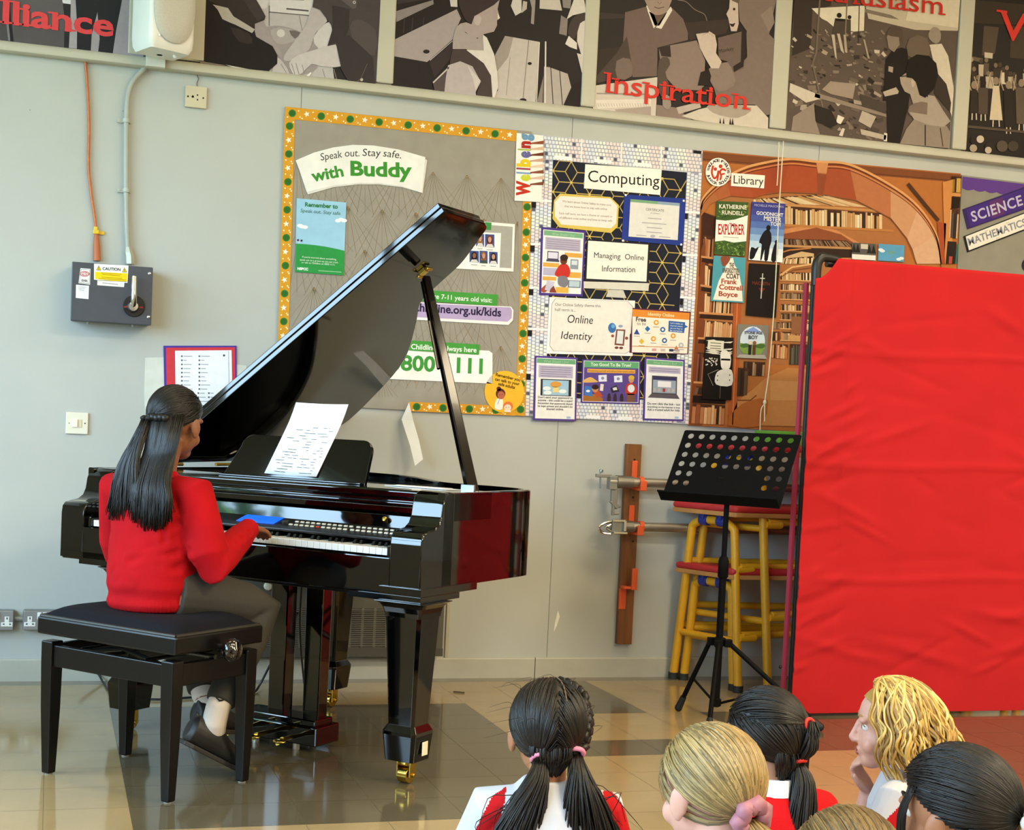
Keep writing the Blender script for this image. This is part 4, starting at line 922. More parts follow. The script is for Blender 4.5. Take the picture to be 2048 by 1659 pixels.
def screen():
    t = thing('fabric_screen', 'tall red fabric folding screen with black corner fittings at the right', 'screen', (2.93, -0.90, 0))
    redf = mat('#b51c20', 0.85, var=0.05, scale=5, bump=0.12, bscale=700, spec=0.2)
    x0, x1, z1, Y = 2.868, 4.10, 1.830, -0.90
    m = MB(); N, K = 70, 70; rows = []
    rnd = random.Random(4)
    folds = [(rnd.uniform(0, 1.2), rnd.uniform(0.1, 1.7), rnd.uniform(-0.45, 0.5), rnd.uniform(0.08, 0.3), rnd.uniform(0.008, 0.02), rnd.uniform(0.003, 0.009)) for _ in range(40)]
    for _ in range(26): folds.append((rnd.uniform(0.0, 0.22), rnd.uniform(0.15, 1.6), rnd.uniform(0.15, 0.6), rnd.uniform(0.05, 0.14), rnd.uniform(0.008, 0.016), rnd.uniform(0.004, 0.009)))
    creases = [(None, 1.02), (None, 0.56), (None, 1.47)]
    def depth(x, z):
        d = 0.0
        for fx, fz, an, ln, w, a in folds:
            dx, dz = x-fx, z-fz; u = dx*math.cos(an)+dz*math.sin(an); v = -dx*math.sin(an)+dz*math.cos(an)
            if abs(u) < ln*2 and abs(v) < w*4: d += a*math.exp(-(u/ln)**2*2-(v/w)**2)*(1 if a > 0.006 else -1)
        for _, cz in creases: d += 0.006*math.exp(-((z-cz+0.01*math.sin(x*5))/0.012)**2)
        d += 0.004*math.exp(-((x-0.165-0.01*math.sin(z*3))/0.006)**2)
        d -= 0.006*math.sin(math.pi*min(1, max(0, (z-0.05)/1.75)))*(1-math.exp(-x*5))
        return d
    N, K = 150, 130
    for j in range(K+1):
        r = []
        for i in range(N+1):
            x = (x1-x0)*(i/N)**1.25; z = z1*j/K
            lean = 0.0
            zz = z
            # scooped top corner
            if x < 0.095:
                lim = z1-0.085+0.085*(x/0.095)**2; zz = z*lim/z1
            r.append(m.bm.verts.new((x0+x, Y-depth(x, zz), max(0.012, zz))))
        rows.append(r)
    for j in range(K):
        for i in range(N): m._f([rows[j][i], rows[j][i+1], rows[j+1][i+1], rows[j+1][i]])
    o = m.build('fabric_panel', redf, t, world=True, smooth=True, angle=180); sd = o.modifiers.new('s', 'SOLIDIFY'); sd.thickness = 0.004
    # black frame behind the fabric with plastic corner
    bk = mat('#141212', 0.4, var=0.03)
    m = MB(); m.cyl((x0+0.022, Y+0.03, 0.01), (x0+0.022, Y+0.03, z1-0.06), 0.014); m.cyl((x0+0.06, Y+0.03, z1-0.02), (x1, Y+0.03, z1-0.02), 0.014); m.cyl((x1, Y+0.03, 0.01), (x1, Y+0.03, z1-0.02), 0.014); m.build('frame_tube', bk, t, world=True, smooth=True)
    m = MB(); m.tube([(x0+0.012, Y+0.02, z1-0.11), (x0+0.012, Y+0.02, z1-0.035), (x0+0.022, Y+0.02, z1-0.008), (x0+0.045, Y+0.02, z1+0.003), (x0+0.11, Y+0.02, z1-0.004)], [0.019, 0.020, 0.020, 0.019, 0.016], 14, 4); m.build('corner_fitting', bk, t, world=True, smooth=True)
    # second leaf folded behind, its edge seen at the left
    x2 = x0-0.012
    m = MB(); cr = mat('#8e1f3c', 0.75, var=0.06, bump=0.1, bscale=600)
    m.loft([[(x2-0.002, Y+0.045, z), (x2-0.010, Y+0.056, z), (x2+0.004, Y+0.060, z), (x2+0.012, Y+0.05, z)] for z in (0.10, 0.6, 1.2, z1-0.10)]); m.build('folded_leaf', cr, t, world=True)['label'] = 'dark crimson edge of the folded leaf'
    m = MB(); m.cyl((x2+0.045, Y+0.075, 0.01), (x2+0.045, Y+0.075, z1-0.10), 0.010); m.ball((x2-0.012, Y+0.062, 0.19), 0.007); m.build('rear_frame', bk, t, world=True, smooth=True)
screen()
# scrap on the floor
p = onZ(917, 1385, 0)
t = thing('twig_scrap', 'tiny dark scrap lying on the beige floor near the wall', 'scrap', (p.x, p.y, 0)); m = MB(); m.tube([(-0.02, 0.01, 0.003), (0, 0, 0.004), (0.022, -0.012, 0.003)], 0.0028, 6); m.build('scrap', mat('#4a3a28', 0.8, var=0), t)
# ================================================================= notice boards
def zf(ox, oy, s): return lambda *pts: [(ox+x/s, oy+y/s) for x, y in pts]
def inpoly(p, poly):
    x, y = p; c = False; n = len(poly)
    for i in range(n):
        (x1, y1), (x2, y2) = poly[i], poly[(i+1) % n]
        if (y1 > y) != (y2 > y) and x < (x2-x1)*(y-y1)/(y2-y1)+x1: c = not c
    return c
def card(name, label, cat, pts, th, h, Y=None, group=None, rough=0.55):
    "a sheet of paper or card on the wall, its centre the thing's base"
    Y = -0.004-th if Y is None else Y
    cx = sum(p[0] for p in pts)/len(pts); cy = sum(p[1] for p in pts)/len(pts)
    t = thing(name, label, cat, onY(cx, cy, Y), group=group)
    board(pts, Y, th, h, 'sheet', t, rough)
    return t, Art(Y)
def lerpq(q, u, v):
    a = (q[0][0]*(1-u)+q[1][0]*u, q[0][1]*(1-u)+q[1][1]*u); b = (q[3][0]*(1-u)+q[2][0]*u, q[3][1]*(1-u)+q[2][1]*u)
    return (a[0]*(1-v)+b[0]*v, a[1]*(1-v)+b[1]*v)
def sub(q, u0, v0, u1, v1): return [lerpq(q, u0, v0), lerpq(q, u1, v0), lerpq(q, u1, v1), lerpq(q, u0, v1)]
def small_text(a, q, lines, h, k, u0=0.1, u1=0.9, cap=None):
    "lines of lettering inside a quad: [(v, u start, u end, text)]"
    for v, s, e, t in lines: a.text(t, lerpq(q, s, v), lerpq(q, e, v), h, cap=cap, k=k)
YB1 = -0.010                    # face of the boards
def safety_board():
    t = thing('notice_board', 'grey papered notice board with yellow star border about speaking out', 'notice board', onY(810, 520, YB1))
    out = [(571, 213), (1063, 263), (1049, 832), (554, 806)]
    board(out, YB1, 0.0085, '#9b9488', 'backing', t, 0.7)
    a = Art(YB1); inner = [(589, 237), (1042, 283), (1032, 806), (574, 786)]
    rnd = random.Random(1)
    for i in range(8):
        for j in range(8):
            ax = 560+i*68+(34 if j % 2 else 0); ay = 236+j*84+0.09*(ax-600)
            for k in range(-4, 5):
                an = k*0.17; L = 108/math.cos(an)*0.9
                p, q = (ax, ay), (ax+math.sin(an)*L*1.0, ay+math.cos(an)*L)
                for s_ in (1.0, 0.8, 0.6, 0.4):
                    q2 = (p[0]+(q[0]-p[0])*s_, p[1]+(q[1]-p[1])*s_)
                    if inpoly(p, inner) and inpoly(q2, inner): a.line([p, q2], 0.9, '#86795f' if k % 2 else '#8e8270', k=1); break
            if inpoly((ax, ay), inner): a.disc((ax, ay+3), 1.6, '#b08a58', k=2, seg=8)
    a.done('paper_pattern', t)
    # star border in strips
    b = Art(YB1-0.0012)
    strips = [([(571, 213), (1034, 261), (1033, 283), (569, 237)], 16, True), ([(569, 237), (590, 239), (574, 786), (552, 806)], 20, False),
              ([(1046, 400), (1063, 402), (1050, 832), (1031, 830)], 17, False), ([(818, 803), (1031, 812), (1031, 831), (822, 822)], 8, True)]
    for q, n, hz in strips:
        b.shape(q, '#d79a2c', k=1)
        for i in range(n):
            u = (i+0.5)/n
            f = (lambda o: lerpq(q, u, o)) if hz else (lambda o: lerpq(q, o, u))
            if i % 2 == 0: b.disc(f(0.5), 7.6, '#3c7a33', k=2, seg=14); b.disc(f(0.5), 5.6, '#2f6a2a', k=3, seg=12)
            else: b.star(f(0.45), 6.5, '#f2ead6', k=2, a=rnd.uniform(-0.4, 0.4))
            g = (lambda o, d: lerpq(q, u+d/n, o)) if hz else (lambda o, d: lerpq(q, o, u+d/n))
            for d, o in ((0.42, 0.25), (0.55, 0.75), (-0.3, 0.85)): 
                if u+d/n < 0.99: b.disc(g(o, d), 1.6, '#f2e6b8', k=2, seg=8)
    b.done('star_border', t)
    Z = zf(550, 200, 3.858); Z5 = zf(550, 500, 3.858)
    # arched banner
    arc = Z((160, 465), (300, 405), (450, 365), (600, 345), (760, 350), (950, 380), (1160, 440), (1135, 715), (980, 665), (800, 640), (640, 640), (450, 660), (250, 710), (200, 570))
    arc2 = Z((165, 470), (1160, 455), (1175, 465), (1140, 718), (980, 672), (800, 650), (640, 650), (450, 672), (255, 728), (240, 700))
    t2, a = card('paper_banner', 'arched white paper banner with green and black lettering at the top of the grey board', 'banner', arc, 0.003, '#eceae4', YB1-0.005)
    board(arc2, YB1-0.0035, 0.002, '#dcdad3', 'under_sheet', t2)
    for s_, A, B in (('Speak', (642, 321), (685, 314.5)), ('out.', (690, 313), (719, 312.5)), ('Stay', (725, 311.5), (762, 312.5)), ('safe.', (766, 312.5), (802, 317))): a.text(s_, A, B, '#3a3a38', cap=15, shear=0.12, k=1)
    a.text('with', (625, 363), (688, 351.5), '#3f8f33', cap=23, bold=0.03, k=1); a.text('Buddy', (701, 350), (824, 354), '#3f8f33', cap=29, bold=0.035, k=1)
    a.done('lettering', t2)
    # blue and green poster
    q = Z((168, 757), (550, 790), (530, 1352), (155, 1325))
    t2, a = card('poster', 'blue sky and green hill poster headed Remember to', 'poster', q, 0.002, '#9cc9e3', YB1-0.004)
    hill = [lerpq(q, u, 0.615+0.05*u-0.02*math.sin(u*3)) for u in (0, 0.2, 0.4, 0.6, 0.8, 1)]+[q[2], q[3]]
    a.shape(hill, '#2f9448', k=1)
    for i, (cx, cy) in enumerate(((600, 451), (604, 453), (610, 454), (676, 441), (682, 439), (688, 441))): a.disc((cx, cy), 6, "#eef3f6", ry=3.6, k=1+0.2*i)
    a.disc((596, 480), 2.4, '#6a3d63', k=2); a.disc((603, 481), 2.2, '#33333f', k=2); a.disc((598, 484), 1.5, '#e8dfe8', k=2)
    a.text('Remember to', (610, 412.5), (675.5, 417), '#2d7a3d', bold=0.03, k=2); a.text('Speak out. Stay safe.', (601, 424), (682, 430), '#3c6a58', shear=0.15, k=2)
    small_text(a, q, [(0.80, 0.14, 0.84, "If you're worried about something,"), (0.84, 0.09, 0.88, 'speak out to a grown-up you can trust,'), (0.875, 0.13, 0.82, 'or talk to Childline on 0800 1111.')], '#e8f3e6', 2)
    a.text('NSPCC', (594.8, 539), (616, 540.5), '#f2f6f0', bold=0.05, k=2); a.line([(637, 541), (683, 544)], 1.2, '#a5cfa9', k=2)
    a.done('printing', t2)
    # round orange note half hidden by the piano lid
    c = (719, 601); q = [(c[0]+46*math.cos(2*math.pi*i/32), c[1]+45*math.sin(2*math.pi*i/32)) for i in range(32)]
    t2, a = card('round_note', 'round orange paper note half hidden behind the piano lid', 'note', q, 0.002, '#e6a52c', YB1-0.004)
    a.text('Remember you', (691, 572.5), (745, 577), '#5a3c12', bold=0.03, k=1); a.text('can talk to your', (690, 582), (748, 586), '#5a3c12', bold=0.03, k=1); a.text('safe adults', (700, 592), (738, 595), '#5a3c12', bold=0.03, k=1); a.done('lettering', t2)
    # staff photograph panel
    q = [(884, 436), (1030, 448), (1027, 543), (878, 535)]
    t2, a = card('portrait_display', 'white framed panel of small staff portraits behind the piano lid', 'photo panel', q, 0.003, '#efeee9', YB1-0.004)
    a.shape(sub(q, 0.03, 0.06, 0.97, 0.93), '#a9a59c', k=1); a.shape([(895, 461), (1002, 466), (999, 536), (892, 531)], '#f0efec', k=2)
    a.shape([(970, 444), (983, 445), (982, 460), (969, 459)], '#3f8f45', k=3)
    for (x0, y0, x1, y1), hr in (((952, 467, 968, 493), '#a8794d'), ((970, 468, 988.6, 495), '#7a3324'), ((939, 501, 957.5, 525), '#241a18'), ((959, 501, 975, 527), '#96603a'), ((978, 503, 995, 528), '#1c1618'), ((930, 466, 949, 492), '#5a3c2c')):
        cx = (x0+x1)/2; w = x1-x0; hgt = y1-y0
        a.shape([(x0, y0), (x1, y0+1), (x1, y1), (x0, y1-1)], '#3d4f8c', k=3)
        a.disc((cx, y0+hgt*0.38), w*0.30, hr, ry=hgt*0.30, k=4, seg=12); a.shape([(cx-w*0.3, y0+hgt*0.4), (cx+w*0.3, y0+hgt*0.4), (cx+w*0.32, y0+hgt*0.75), (cx-w*0.32, y0+hgt*0.75)], hr, k=4)
        a.shape([(x0+1, y1-1), (cx-w*0.25, y0+hgt*0.74), (cx+w*0.25, y0+hgt*0.74), (x1-1, y1-0.5)], '#d8d2cf' if hr != '#96603a' else '#3a4a44', k=5)
        a.disc((cx, y0+hgt*0.42), w*0.20, '#c78f78' if hr != '#241a18' else '#8a5c48', ry=hgt*0.22, k=6, seg=12)
        a.line([(x0+3, y1+4), (x1-3, y1+4.6)], 1.2, '#8b8b8b', k=3)
    a.done('portraits', t2)
    # age line, web address, phone strips
    q = [(824, 578), (996, 589), (994, 611.5), (822, 600)]
    t2, a = card('label_strip', 'green paper strip with white lettering about ages 7-11', 'label', q, 0.002, '#469a3f', YB1-0.0055)
    a.text("If you're 7-11 years old visit:", (835, 594.5), (984, 605), '#f0f4ea', bold=0.012, k=1); a.done('lettering', t2)
    q = [(818, 603), (1022, 613), (1027, 620), (1026, 640), (1017, 649.5), (812, 638)]
    t2, a = card('label_strip', 'lilac paper strip with a dark web address', 'label', q, 0.002, '#efedea', YB1-0.004)
    a.shape([(818, 605), (1021, 614.5), (1024, 621), (1023, 636), (1015, 643), (814, 633)], '#b7a3cb', k=1); a.text('childline.org.uk/kids', (829, 621.5), (1002, 632.5), '#2e2347', bold=0.028, k=2); a.done('lettering', t2)
    q = [(800, 679), (959.5, 688.7), (958, 709), (797, 699)]
    q2 = [(768, 690), (978, 701), (985, 706), (985, 767), (766, 757)]
    t2, a = card('label_strip', 'white paper strip with large green telephone number', 'label', q2, 0.002, '#f1f0ec', YB1-0.004)
    a.text('0800 1111', (778, 738.5), (965, 746.5), '#43953e', cap=31, bold=0.03, k=1); a.done('lettering', t2)
    t2, a = card('label_strip', 'small green tab with white lettering above the telephone number', 'label', q, 0.002, '#469a3f', YB1-0.0066)
    a.text('Childline is always here', (822, 697.5), (953, 704.5), '#f0f4ea', bold=0.02, k=1); a.done('lettering', t2)
    c = (1008.8, 783); q = [(c[0]+39.5*math.cos(2*math.pi*i/32), c[1]+42*math.sin(2*math.pi*i/32)) for i in range(32)]
    t2, a = card('round_note', 'round yellow note with two drawn people at the bottom right board corner', 'note', q, 0.002, '#eeb834', YB1-0.004)
    a.text('Remember you', (991, 751), (1040, 762.5), '#5a3c12', bold=0.03, k=1); a.text('can talk to your', (989.5, 760), (1038.5, 770.5), '#5a3c12', bold=0.03, k=1); a.text('safe adults', (996, 769.5), (1029.5, 777.5), '#5a3c12', bold=0.03, k=1)
    a.shape([(992, 800), (1000, 795), (1006, 800), (1004, 818), (990, 816)], '#f3efe6', smooth=3, k=1); a.disc((1001, 787), 9.5, '#5d2a22', ry=10.5, k=2); a.disc((997.5, 777), 4.5, '#5d2a22', k=2); a.disc((1002, 790), 7.2, '#b8684c', ry=8, k=3); a.line([(999, 798), (995, 808)], 1.2, '#8b97a8', k=2)
    a.disc((1016, 812), 10, '#e07b3c', ry=9.5, k=2); a.disc((1015, 815), 7.2, '#f2d9c2', ry=6.8, k=3); a.shape([(1008, 820), (1022, 820), (1021, 824), (1009, 823)], '#f6f0e6', k=2)
    for x, y in ((999.5, 789), (1004, 788.5), (1012, 814), (1017, 814)): a.disc((x, y), 0.8, '#2a1a16', k=4, seg=8)
    a.done('printing', t2)
safety_board()
def wellbeing():
    Z = zf(1020, 240, 4.876); q = Z((65, 125), (328, 150), (308, 800), (45, 785))
    t, a = card('wellbeing_strip', 'narrow white upright strip with colourful Wellbeing letters between two boards', 'sign', q, 0.002, '#efece6', YB1-0.006)
    arms = ['#c98f6a', '#8f4a34', '#d8b39a', '#6b3526', '#caa08a', '#e0c4ae', '#8a4c38', '#d9b8a4', '#7c4632']
    for i in range(9):
        y = 165+i*57; p = Z((195, y), (330, y-22), (326, y+14), (215, y+12), (195, y+20)); 
        if i: a.shape(p, arms[i % 9], k=1)
    X = lambda y: Z((196-0.03*y*0.5, y))[0]
    for ch, y0, y1, h in (('W', 742, 597, '#c2331f'), ('e', 598, 532, '#c6cf3c'), ('l', 528, 512, '#7d9bc9'), ('l', 488, 470, '#9b4658'), ('b', 460, 382, '#e2c51f'), ('e', 372, 305, '#68669a'), ('i', 300, 285, '#a4bf4c'), ('n', 278, 208, '#ad2b25'), ('g', 203, 135, '#6c97bd')):
        a.text(ch, X(y0), X(y1), h, cap=27 if ch in 'Wlbi' else 25, bold=0.06, k=2)
    a.done('printing', t)
wellbeing()
def computing_board():
    Z6 = zf(1020, 240, 4.876); Z7 = zf(1020, 560, 4.876); Y = YB1-0.001
    t = thing('notice_board', 'navy and gold patterned computing notice board edged with printed keyboards', 'notice board', onY(1225, 560, Y))
    out = [(1085, 270), (1405.6, 300.5), (1377, 848), (1050, 831)]
    board(out, Y, 0.009, '#dcdcdc', 'backing', t, 0.6)
    inner = [(1106, 319.6), (1373.8, 344.6), (1349, 800), (1089, 795)]
    a = Art(Y); a.shape(inner, '#1c1f2e', k=1)
    for i in range(-3, 10):
        for j in range(-8, 14):
            x = 1142.4+36.4*i; y = 365+42*j+21*i+0.07*(x-1142)
            for k in range(6):
                an = R(60*k); p2 = (x+24.2*math.cos(an), y+24.2*math.sin(an)+0.07*24.2*math.cos(an))
                if inpoly((x, y), inner) and inpoly(p2, inner): a.line([(x, y), p2], 1.9, '#bda45e', k=2)
            if inpoly((x, y), inner): a.disc((x, y), 2.6, '#d9c05c', k=3, seg=8)
    a.done('hexagon_paper', t)
    b = Art(Y-0.001); rnd = random.Random(9)
    bands = [([(1087, 271), (1405.6, 300.5), (1404, 345), (1086, 318)], 46, 6), ([(1066, 318), (1106, 320), (1090, 834), (1050, 831)], 5, 74), ([(1374, 343), (1404, 345), (1377, 847), (1346, 845)], 4, 72), ([(1090, 796), (1349, 800), (1346, 846), (1090, 834)], 36, 6)]
    for q, nx, ny in bands:
        b.shape(q, '#9a9cae', k=1)
        for i in range(nx):
            for j in range(ny):
                seg = (i/nx*4 if nx > ny else j/ny*6) % 1
                h = '#dfe4ee' if seg < 0.25 else ('#e9ece4' if seg < 0.55 else '#ecdcda')
                if rnd.random() < 0.03: h = '#565a68'
                sh = 0.35*((j if nx > ny else i) % 3)
                u0, v0 = (i+0.12+(sh if nx > ny else 0))/nx, (j+0.12+(0 if nx > ny else sh))/ny
                u1, v1 = u0+0.8/nx, v0+0.8/ny
                if u1 > 1 or v1 > 1: continue
                b.shape(sub(q, u0, v0, u1, v1), h, k=2)
        if nx > ny:
            for s_ in (0.24, 0.49, 0.74): b.shape(sub(q, s_-0.004, 0, s_+0.004, 1), '#f2f1f0', k=3); b.shape(sub(q, s_-0.17, 0.80, s_-0.06, 0.95), '#f0f0f2', k=3)
        else:
            for s_ in (0.16, 0.33, 0.5, 0.66, 0.83): b.shape(sub(q, 0, s_-0.004, 1, s_+0.004), '#f2f1f0', k=3); b.shape(sub(q, 0.0, s_+0.006, 0.22, s_+0.03), '#1b1b20', k=4)
    b.shape([(1386, 300), (1403, 302), (1402, 308), (1386, 306)], '#1b1b20', k=4)
    b.done('keyboard_border', t)
    # title
    q = Z6((735, 430), (1480, 480), (1465, 730), (722, 665))
    t2, a = card('sign', 'white laminated sign reading Computing', 'sign', q, 0.002, '#f0eee6', Y-0.004)
    a.text('Computing', (1176, 363), (1318.5, 372.5), '#221f1d', cap=24, k=1); a.done('lettering', t2)
    # rounded text card on gold card
    g = Z6((430, 780), (490, 715), (980, 750), (1062, 830), (1050, 1040), (985, 1100), (480, 1045), (415, 960)); w = Z6((437, 800), (492, 740), (980, 766), (1045, 838), (1035, 1008), (985, 1055), (500, 1018), (438, 938))
    t2, a = card('text_card', 'white rounded text card mounted on gold card, upper left of the computing board', 'card', g, 0.002, '#d8bd5c', Y-0.003)
    a.shape(w, '#ece3dc', k=1)
    for (x0, y0), (x1, y1), s_ in (((510, 800), (985, 838), 'We learn about Online Safety to make sure'), ((530, 848), (950, 878), 'that we know how to stay safe online.'), ((480, 917), (1000, 950), 'Each half term, we have a theme or content or'), ((480, 960), (1000, 992), 'of different ones online and how to keep safe.')): a.text(s_, Z6((x0, y0))[0], Z6((x1, y1))[0], '#8c817c', k=2)
    a.done('printing', t2)
    # certificate
    q = Z6((1115, 725), (1715, 765), (1690, 1225), (1088, 1170))
    t2, a = card('certificate', 'white certificate on royal blue card pinned by four white pins', 'certificate', q, 0.002, '#22388c', Y-0.004)
    pq = Z6((1175, 770), (1655, 810), (1635, 1170), (1155, 1135)); a.shape(pq, '#dfdcd8', k=1); a.shape(sub(pq, 0, 0, 1, 0.075), '#7aa67f', k=2); a.shape(sub(pq, 0.55, 0, 1, 0.075), '#8fa3b8', k=3)
    a.text('CERTIFICATE', lerpq(pq, 0.32, 0.27), lerpq(pq, 0.69, 0.27), '#5f5d60', k=2); a.text('OF COMMENT', lerpq(pq, 0.42, 0.345), lerpq(pq, 0.61, 0.345), '#77747a', k=2)
    for v, s, e in ((0.47, 0.37, 0.65), (0.60, 0.26, 0.75), (0.72, 0.36, 0.67), (0.84, 0.36, 0.67), (0.945, 0.15, 0.36), (0.945, 0.62, 0.85)): a.line([lerpq(pq, s, v), lerpq(pq, e, v)], 1.5, '#a29fa4', k=2)
    a.disc(lerpq(pq, 0.49, 0.945), 5, '#b2b0b8', ry=3, k=2); a.done('printing', t2)
    for x, y in ((1251.5, 390), (1367.5, 401.5), (1246, 481), (1362.5, 489)):
        m = MB(); m.ball(onY(x, y, Y-0.008), (0.0055, 0.004, 0.0055), 10, 6); m.build('pin', mat('#f2f2f0', 0.3, var=0), t2, world=True, smooth=True)
    # picture of a boy with gadgets
    q = [(1082.6, 453.3), (1171.8, 461.5), (1165.6, 592.8), (1078.5, 589.7)]
    t2, a = card('safety_picture', 'purple edged picture of a seated child in red with gadgets', 'picture', q, 0.002, '#4b3688', Y-0.0045)
    p = sub(q, 0.045, 0.035, 0.955, 0.965); a.shape(p, '#eeecec', k=1); a.shape(sub(p, 0.02, 0.01, 0.98, 0.09), '#7cae86', k=2); a.text('What Should I Do?', lerpq(p, 0.22, 0.075), lerpq(p, 0.78, 0.075), '#b7d4bc', k=3)
    a.shape(sub(p, 0.06, 0.115, 0.93, 0.31), '#b9b0c6', k=2)
    for i in range(5): a.line([lerpq(p, 0.1, 0.145+0.035*i), lerpq(p, 0.9, 0.145+0.035*i)], 1.0, '#8a819c', k=3)
    for u0, v0, u1, v1, h in ((0.02, 0.52, 0.42, 0.585, '#e0a94e'), (0.03, 0.60, 0.40, 0.72, '#b9b4cf'), (0.02, 0.74, 0.36, 0.80, '#e0a94e'), (0.55, 0.34, 0.98, 0.41, '#e0a94e'), (0.67, 0.65, 0.98, 0.74, '#e0a94e'), (0.36, 0.90, 0.68, 0.99, '#e3b04e'), (0.12, 0.335, 0.40, 0.47, '#4c4760'), (0.14, 0.35, 0.38, 0.45, '#dcd8ea'), (0.10, 0.47, 0.42, 0.50, '#4c4760'), (0.70, 0.44, 0.90, 0.60, '#8f9aa6'), (0.73, 0.46, 0.87, 0.53, '#d7dce2'), (0.66, 0.78, 0.98, 0.90, '#6d7d8e'), (0.69, 0.79, 0.95, 0.885, '#b9ccd8')): a.shape(sub(p, u0, v0, u1, v1), h, k=2 if h not in ('#dcd8ea', '#d7dce2', '#b9ccd8') else 3)
    U = lambda *s: [lerpq(p, u, v) for u, v in s]
    a.shape(U((0.47, 0.53), (0.62, 0.53), (0.70, 0.62), (0.68, 0.72), (0.60, 0.74), (0.42, 0.74), (0.32, 0.70), (0.38, 0.60)), '#c8332a', smooth=3, k=4); a.shape(U((0.42, 0.73), (0.62, 0.73), (0.66, 0.84), (0.58, 0.90), (0.42, 0.86)), '#7f7d86', smooth=3, k=5)
    a.disc(lerpq(p, 0.53, 0.47), 7, '#6a3a26', ry=8.5, k=5); a.disc(lerpq(p, 0.535, 0.425), 8, '#33231f', ry=6.5, k=6)
    a.shape(U((0.0, 0.98), (0.0, 0.93), (0.16, 0.85), (0.22, 0.90), (0.1, 0.99)), '#a4503a', smooth=3, k=4); a.shape(U((0.14, 0.80), (0.32, 0.82), (0.24, 0.98), (0.08, 0.95)), '#c9c4dc', k=5); a.shape(U((0.22, 0.94), (0.3, 0.88), (0.38, 0.99), (0.2, 0.99)), '#8c3f30', k=6)
    a.done('printing', t2)
    # monitor shaped notice
    t2, a = card('monitor_cutout', 'paper computer monitor cut-out reading Managing Online Information', 'sign', [(1174, 478), (1300, 486), (1297, 581.5), (1167, 576)], 0.003, '#23202a', Y-0.0045)
    pq = Z6((762, 1175), (1348, 1215), (1330, 1575), (745, 1545)); a.shape(pq, '#efece2', k=1); a.text('Managing  Online', (1188, 515), (1288, 520.3), '#2a2725', k=2); a.text('Information', (1204, 542.5), (1270, 544.3), '#2a2725', cap=12.5, k=2)
    a.shape(Z7((718, 12), (1355, 30), (1350, 105), (718, 78)), '#d6d2c6', k=1); a.shape(Z7((960, 93), (1105, 98), (1135, 175), (935, 163)), '#cbc7bb', k=1); a.done('printing', t2)
    # online identity
    q = Z7((385, 165), (1220, 200), (1195, 740), (355, 715))
    t2, a = card('text_card', 'large white rounded card with handwritten Online Identity', 'card', q, 0.002, '#f0eeec', Y-0.0052)
    rr = Z7((405, 230), (440, 178), (1150, 205), (1200, 260), (1170, 690), (1130, 716), (420, 690), (385, 640)); a.shape(rr, '#9a979c', smooth=0, k=1); a.shape([(x*0.988+1182*0.012, y*0.988+653*0.012) for x, y in rr], '#e7e3dc', k=2)
    a.text('Our Online Safety theme this', (1110, 611), (1201, 614.3), '#6f6a68', k=3); a.text('half term is...', (1109.6, 621.5), (1151, 623), '#6f6a68', k=3)
    a.text('Online', (1134.8, 645), (1185.5, 647.5), '#2b2827', shear=0.15, cap=17, k=3); a.text('Identity', (1121.5, 677), (1184.5, 680), '#2b2827', shear=0.15, cap=16, k=3)
    a.disc((1224, 655.5), 8, '#3a6fb0', ry=10, k=3); a.disc((1226, 652), 4, '#6aa3d6', ry=4, k=4); a.shape(Z7((1035, 478), (1125, 482), (1110, 640), (1018, 632)), '#7c4a40', k=3); a.shape(Z7((1048, 492), (1108, 496), (1096, 622), (1034, 616)), '#d8dee0', k=4)
    a.disc((1225, 671.5), 3, '#8a5040', k=3); a.disc((1253, 676), 3.2, '#8a5040', k=3); a.disc((1233, 695), 4, '#6b3a34', ry=2.5, k=3); a.disc((1242, 695.5), 4, '#6b3a34', ry=2.5, k=3); a.disc((1241, 652), 4.5, '#8d9fc0', ry=2.6, k=3); a.done('printing', t2)
    # identity online
    q = Z7((1172, 268), (1762, 308), (1735, 722), (1165, 708))
    t2, a = card('icon_card', 'card with orange header, small round icons and blue speech box', 'card', q, 0.002, '#5e2740', Y-0.006)
    p = sub(q, 0.04, 0.03, 0.985, 0.985); a.shape(p, '#efe8da', k=1); a.shape(sub(p, 0, 0, 1, 0.17), '#dd8a34', k=2); a.text('Identity Online', lerpq(p, 0.27, 0.125), lerpq(p, 0.73, 0.125), '#f6dcae', bold=0.02, k=3)
    a.text('Free', lerpq(p, 0.06, 0.275), lerpq(p, 0.24, 0.275), '#4c4240', bold=0.03, k=2); a.text('to be', lerpq(p, 0.08, 0.36), lerpq(p, 0.24, 0.36), '#6a5e58', k=2)
    a.shape([lerpq(p, u, v) for u, v in ((0.64, 0.22), (0.93, 0.235), (0.93, 0.30), (0.985, 0.34), (0.93, 0.38), (0.92, 0.50), (0.64, 0.48))], '#2f5fa6', k=2)
    for v, s_ in ((0.29, "Let's make an"), (0.35, 'internet where'), (0.41, 'we are free to'), (0.47, 'be ourselves')): a.text(s_, lerpq(p, 0.67, v), lerpq(p, 0.89, v+0.01), '#e6ecf6', k=3)
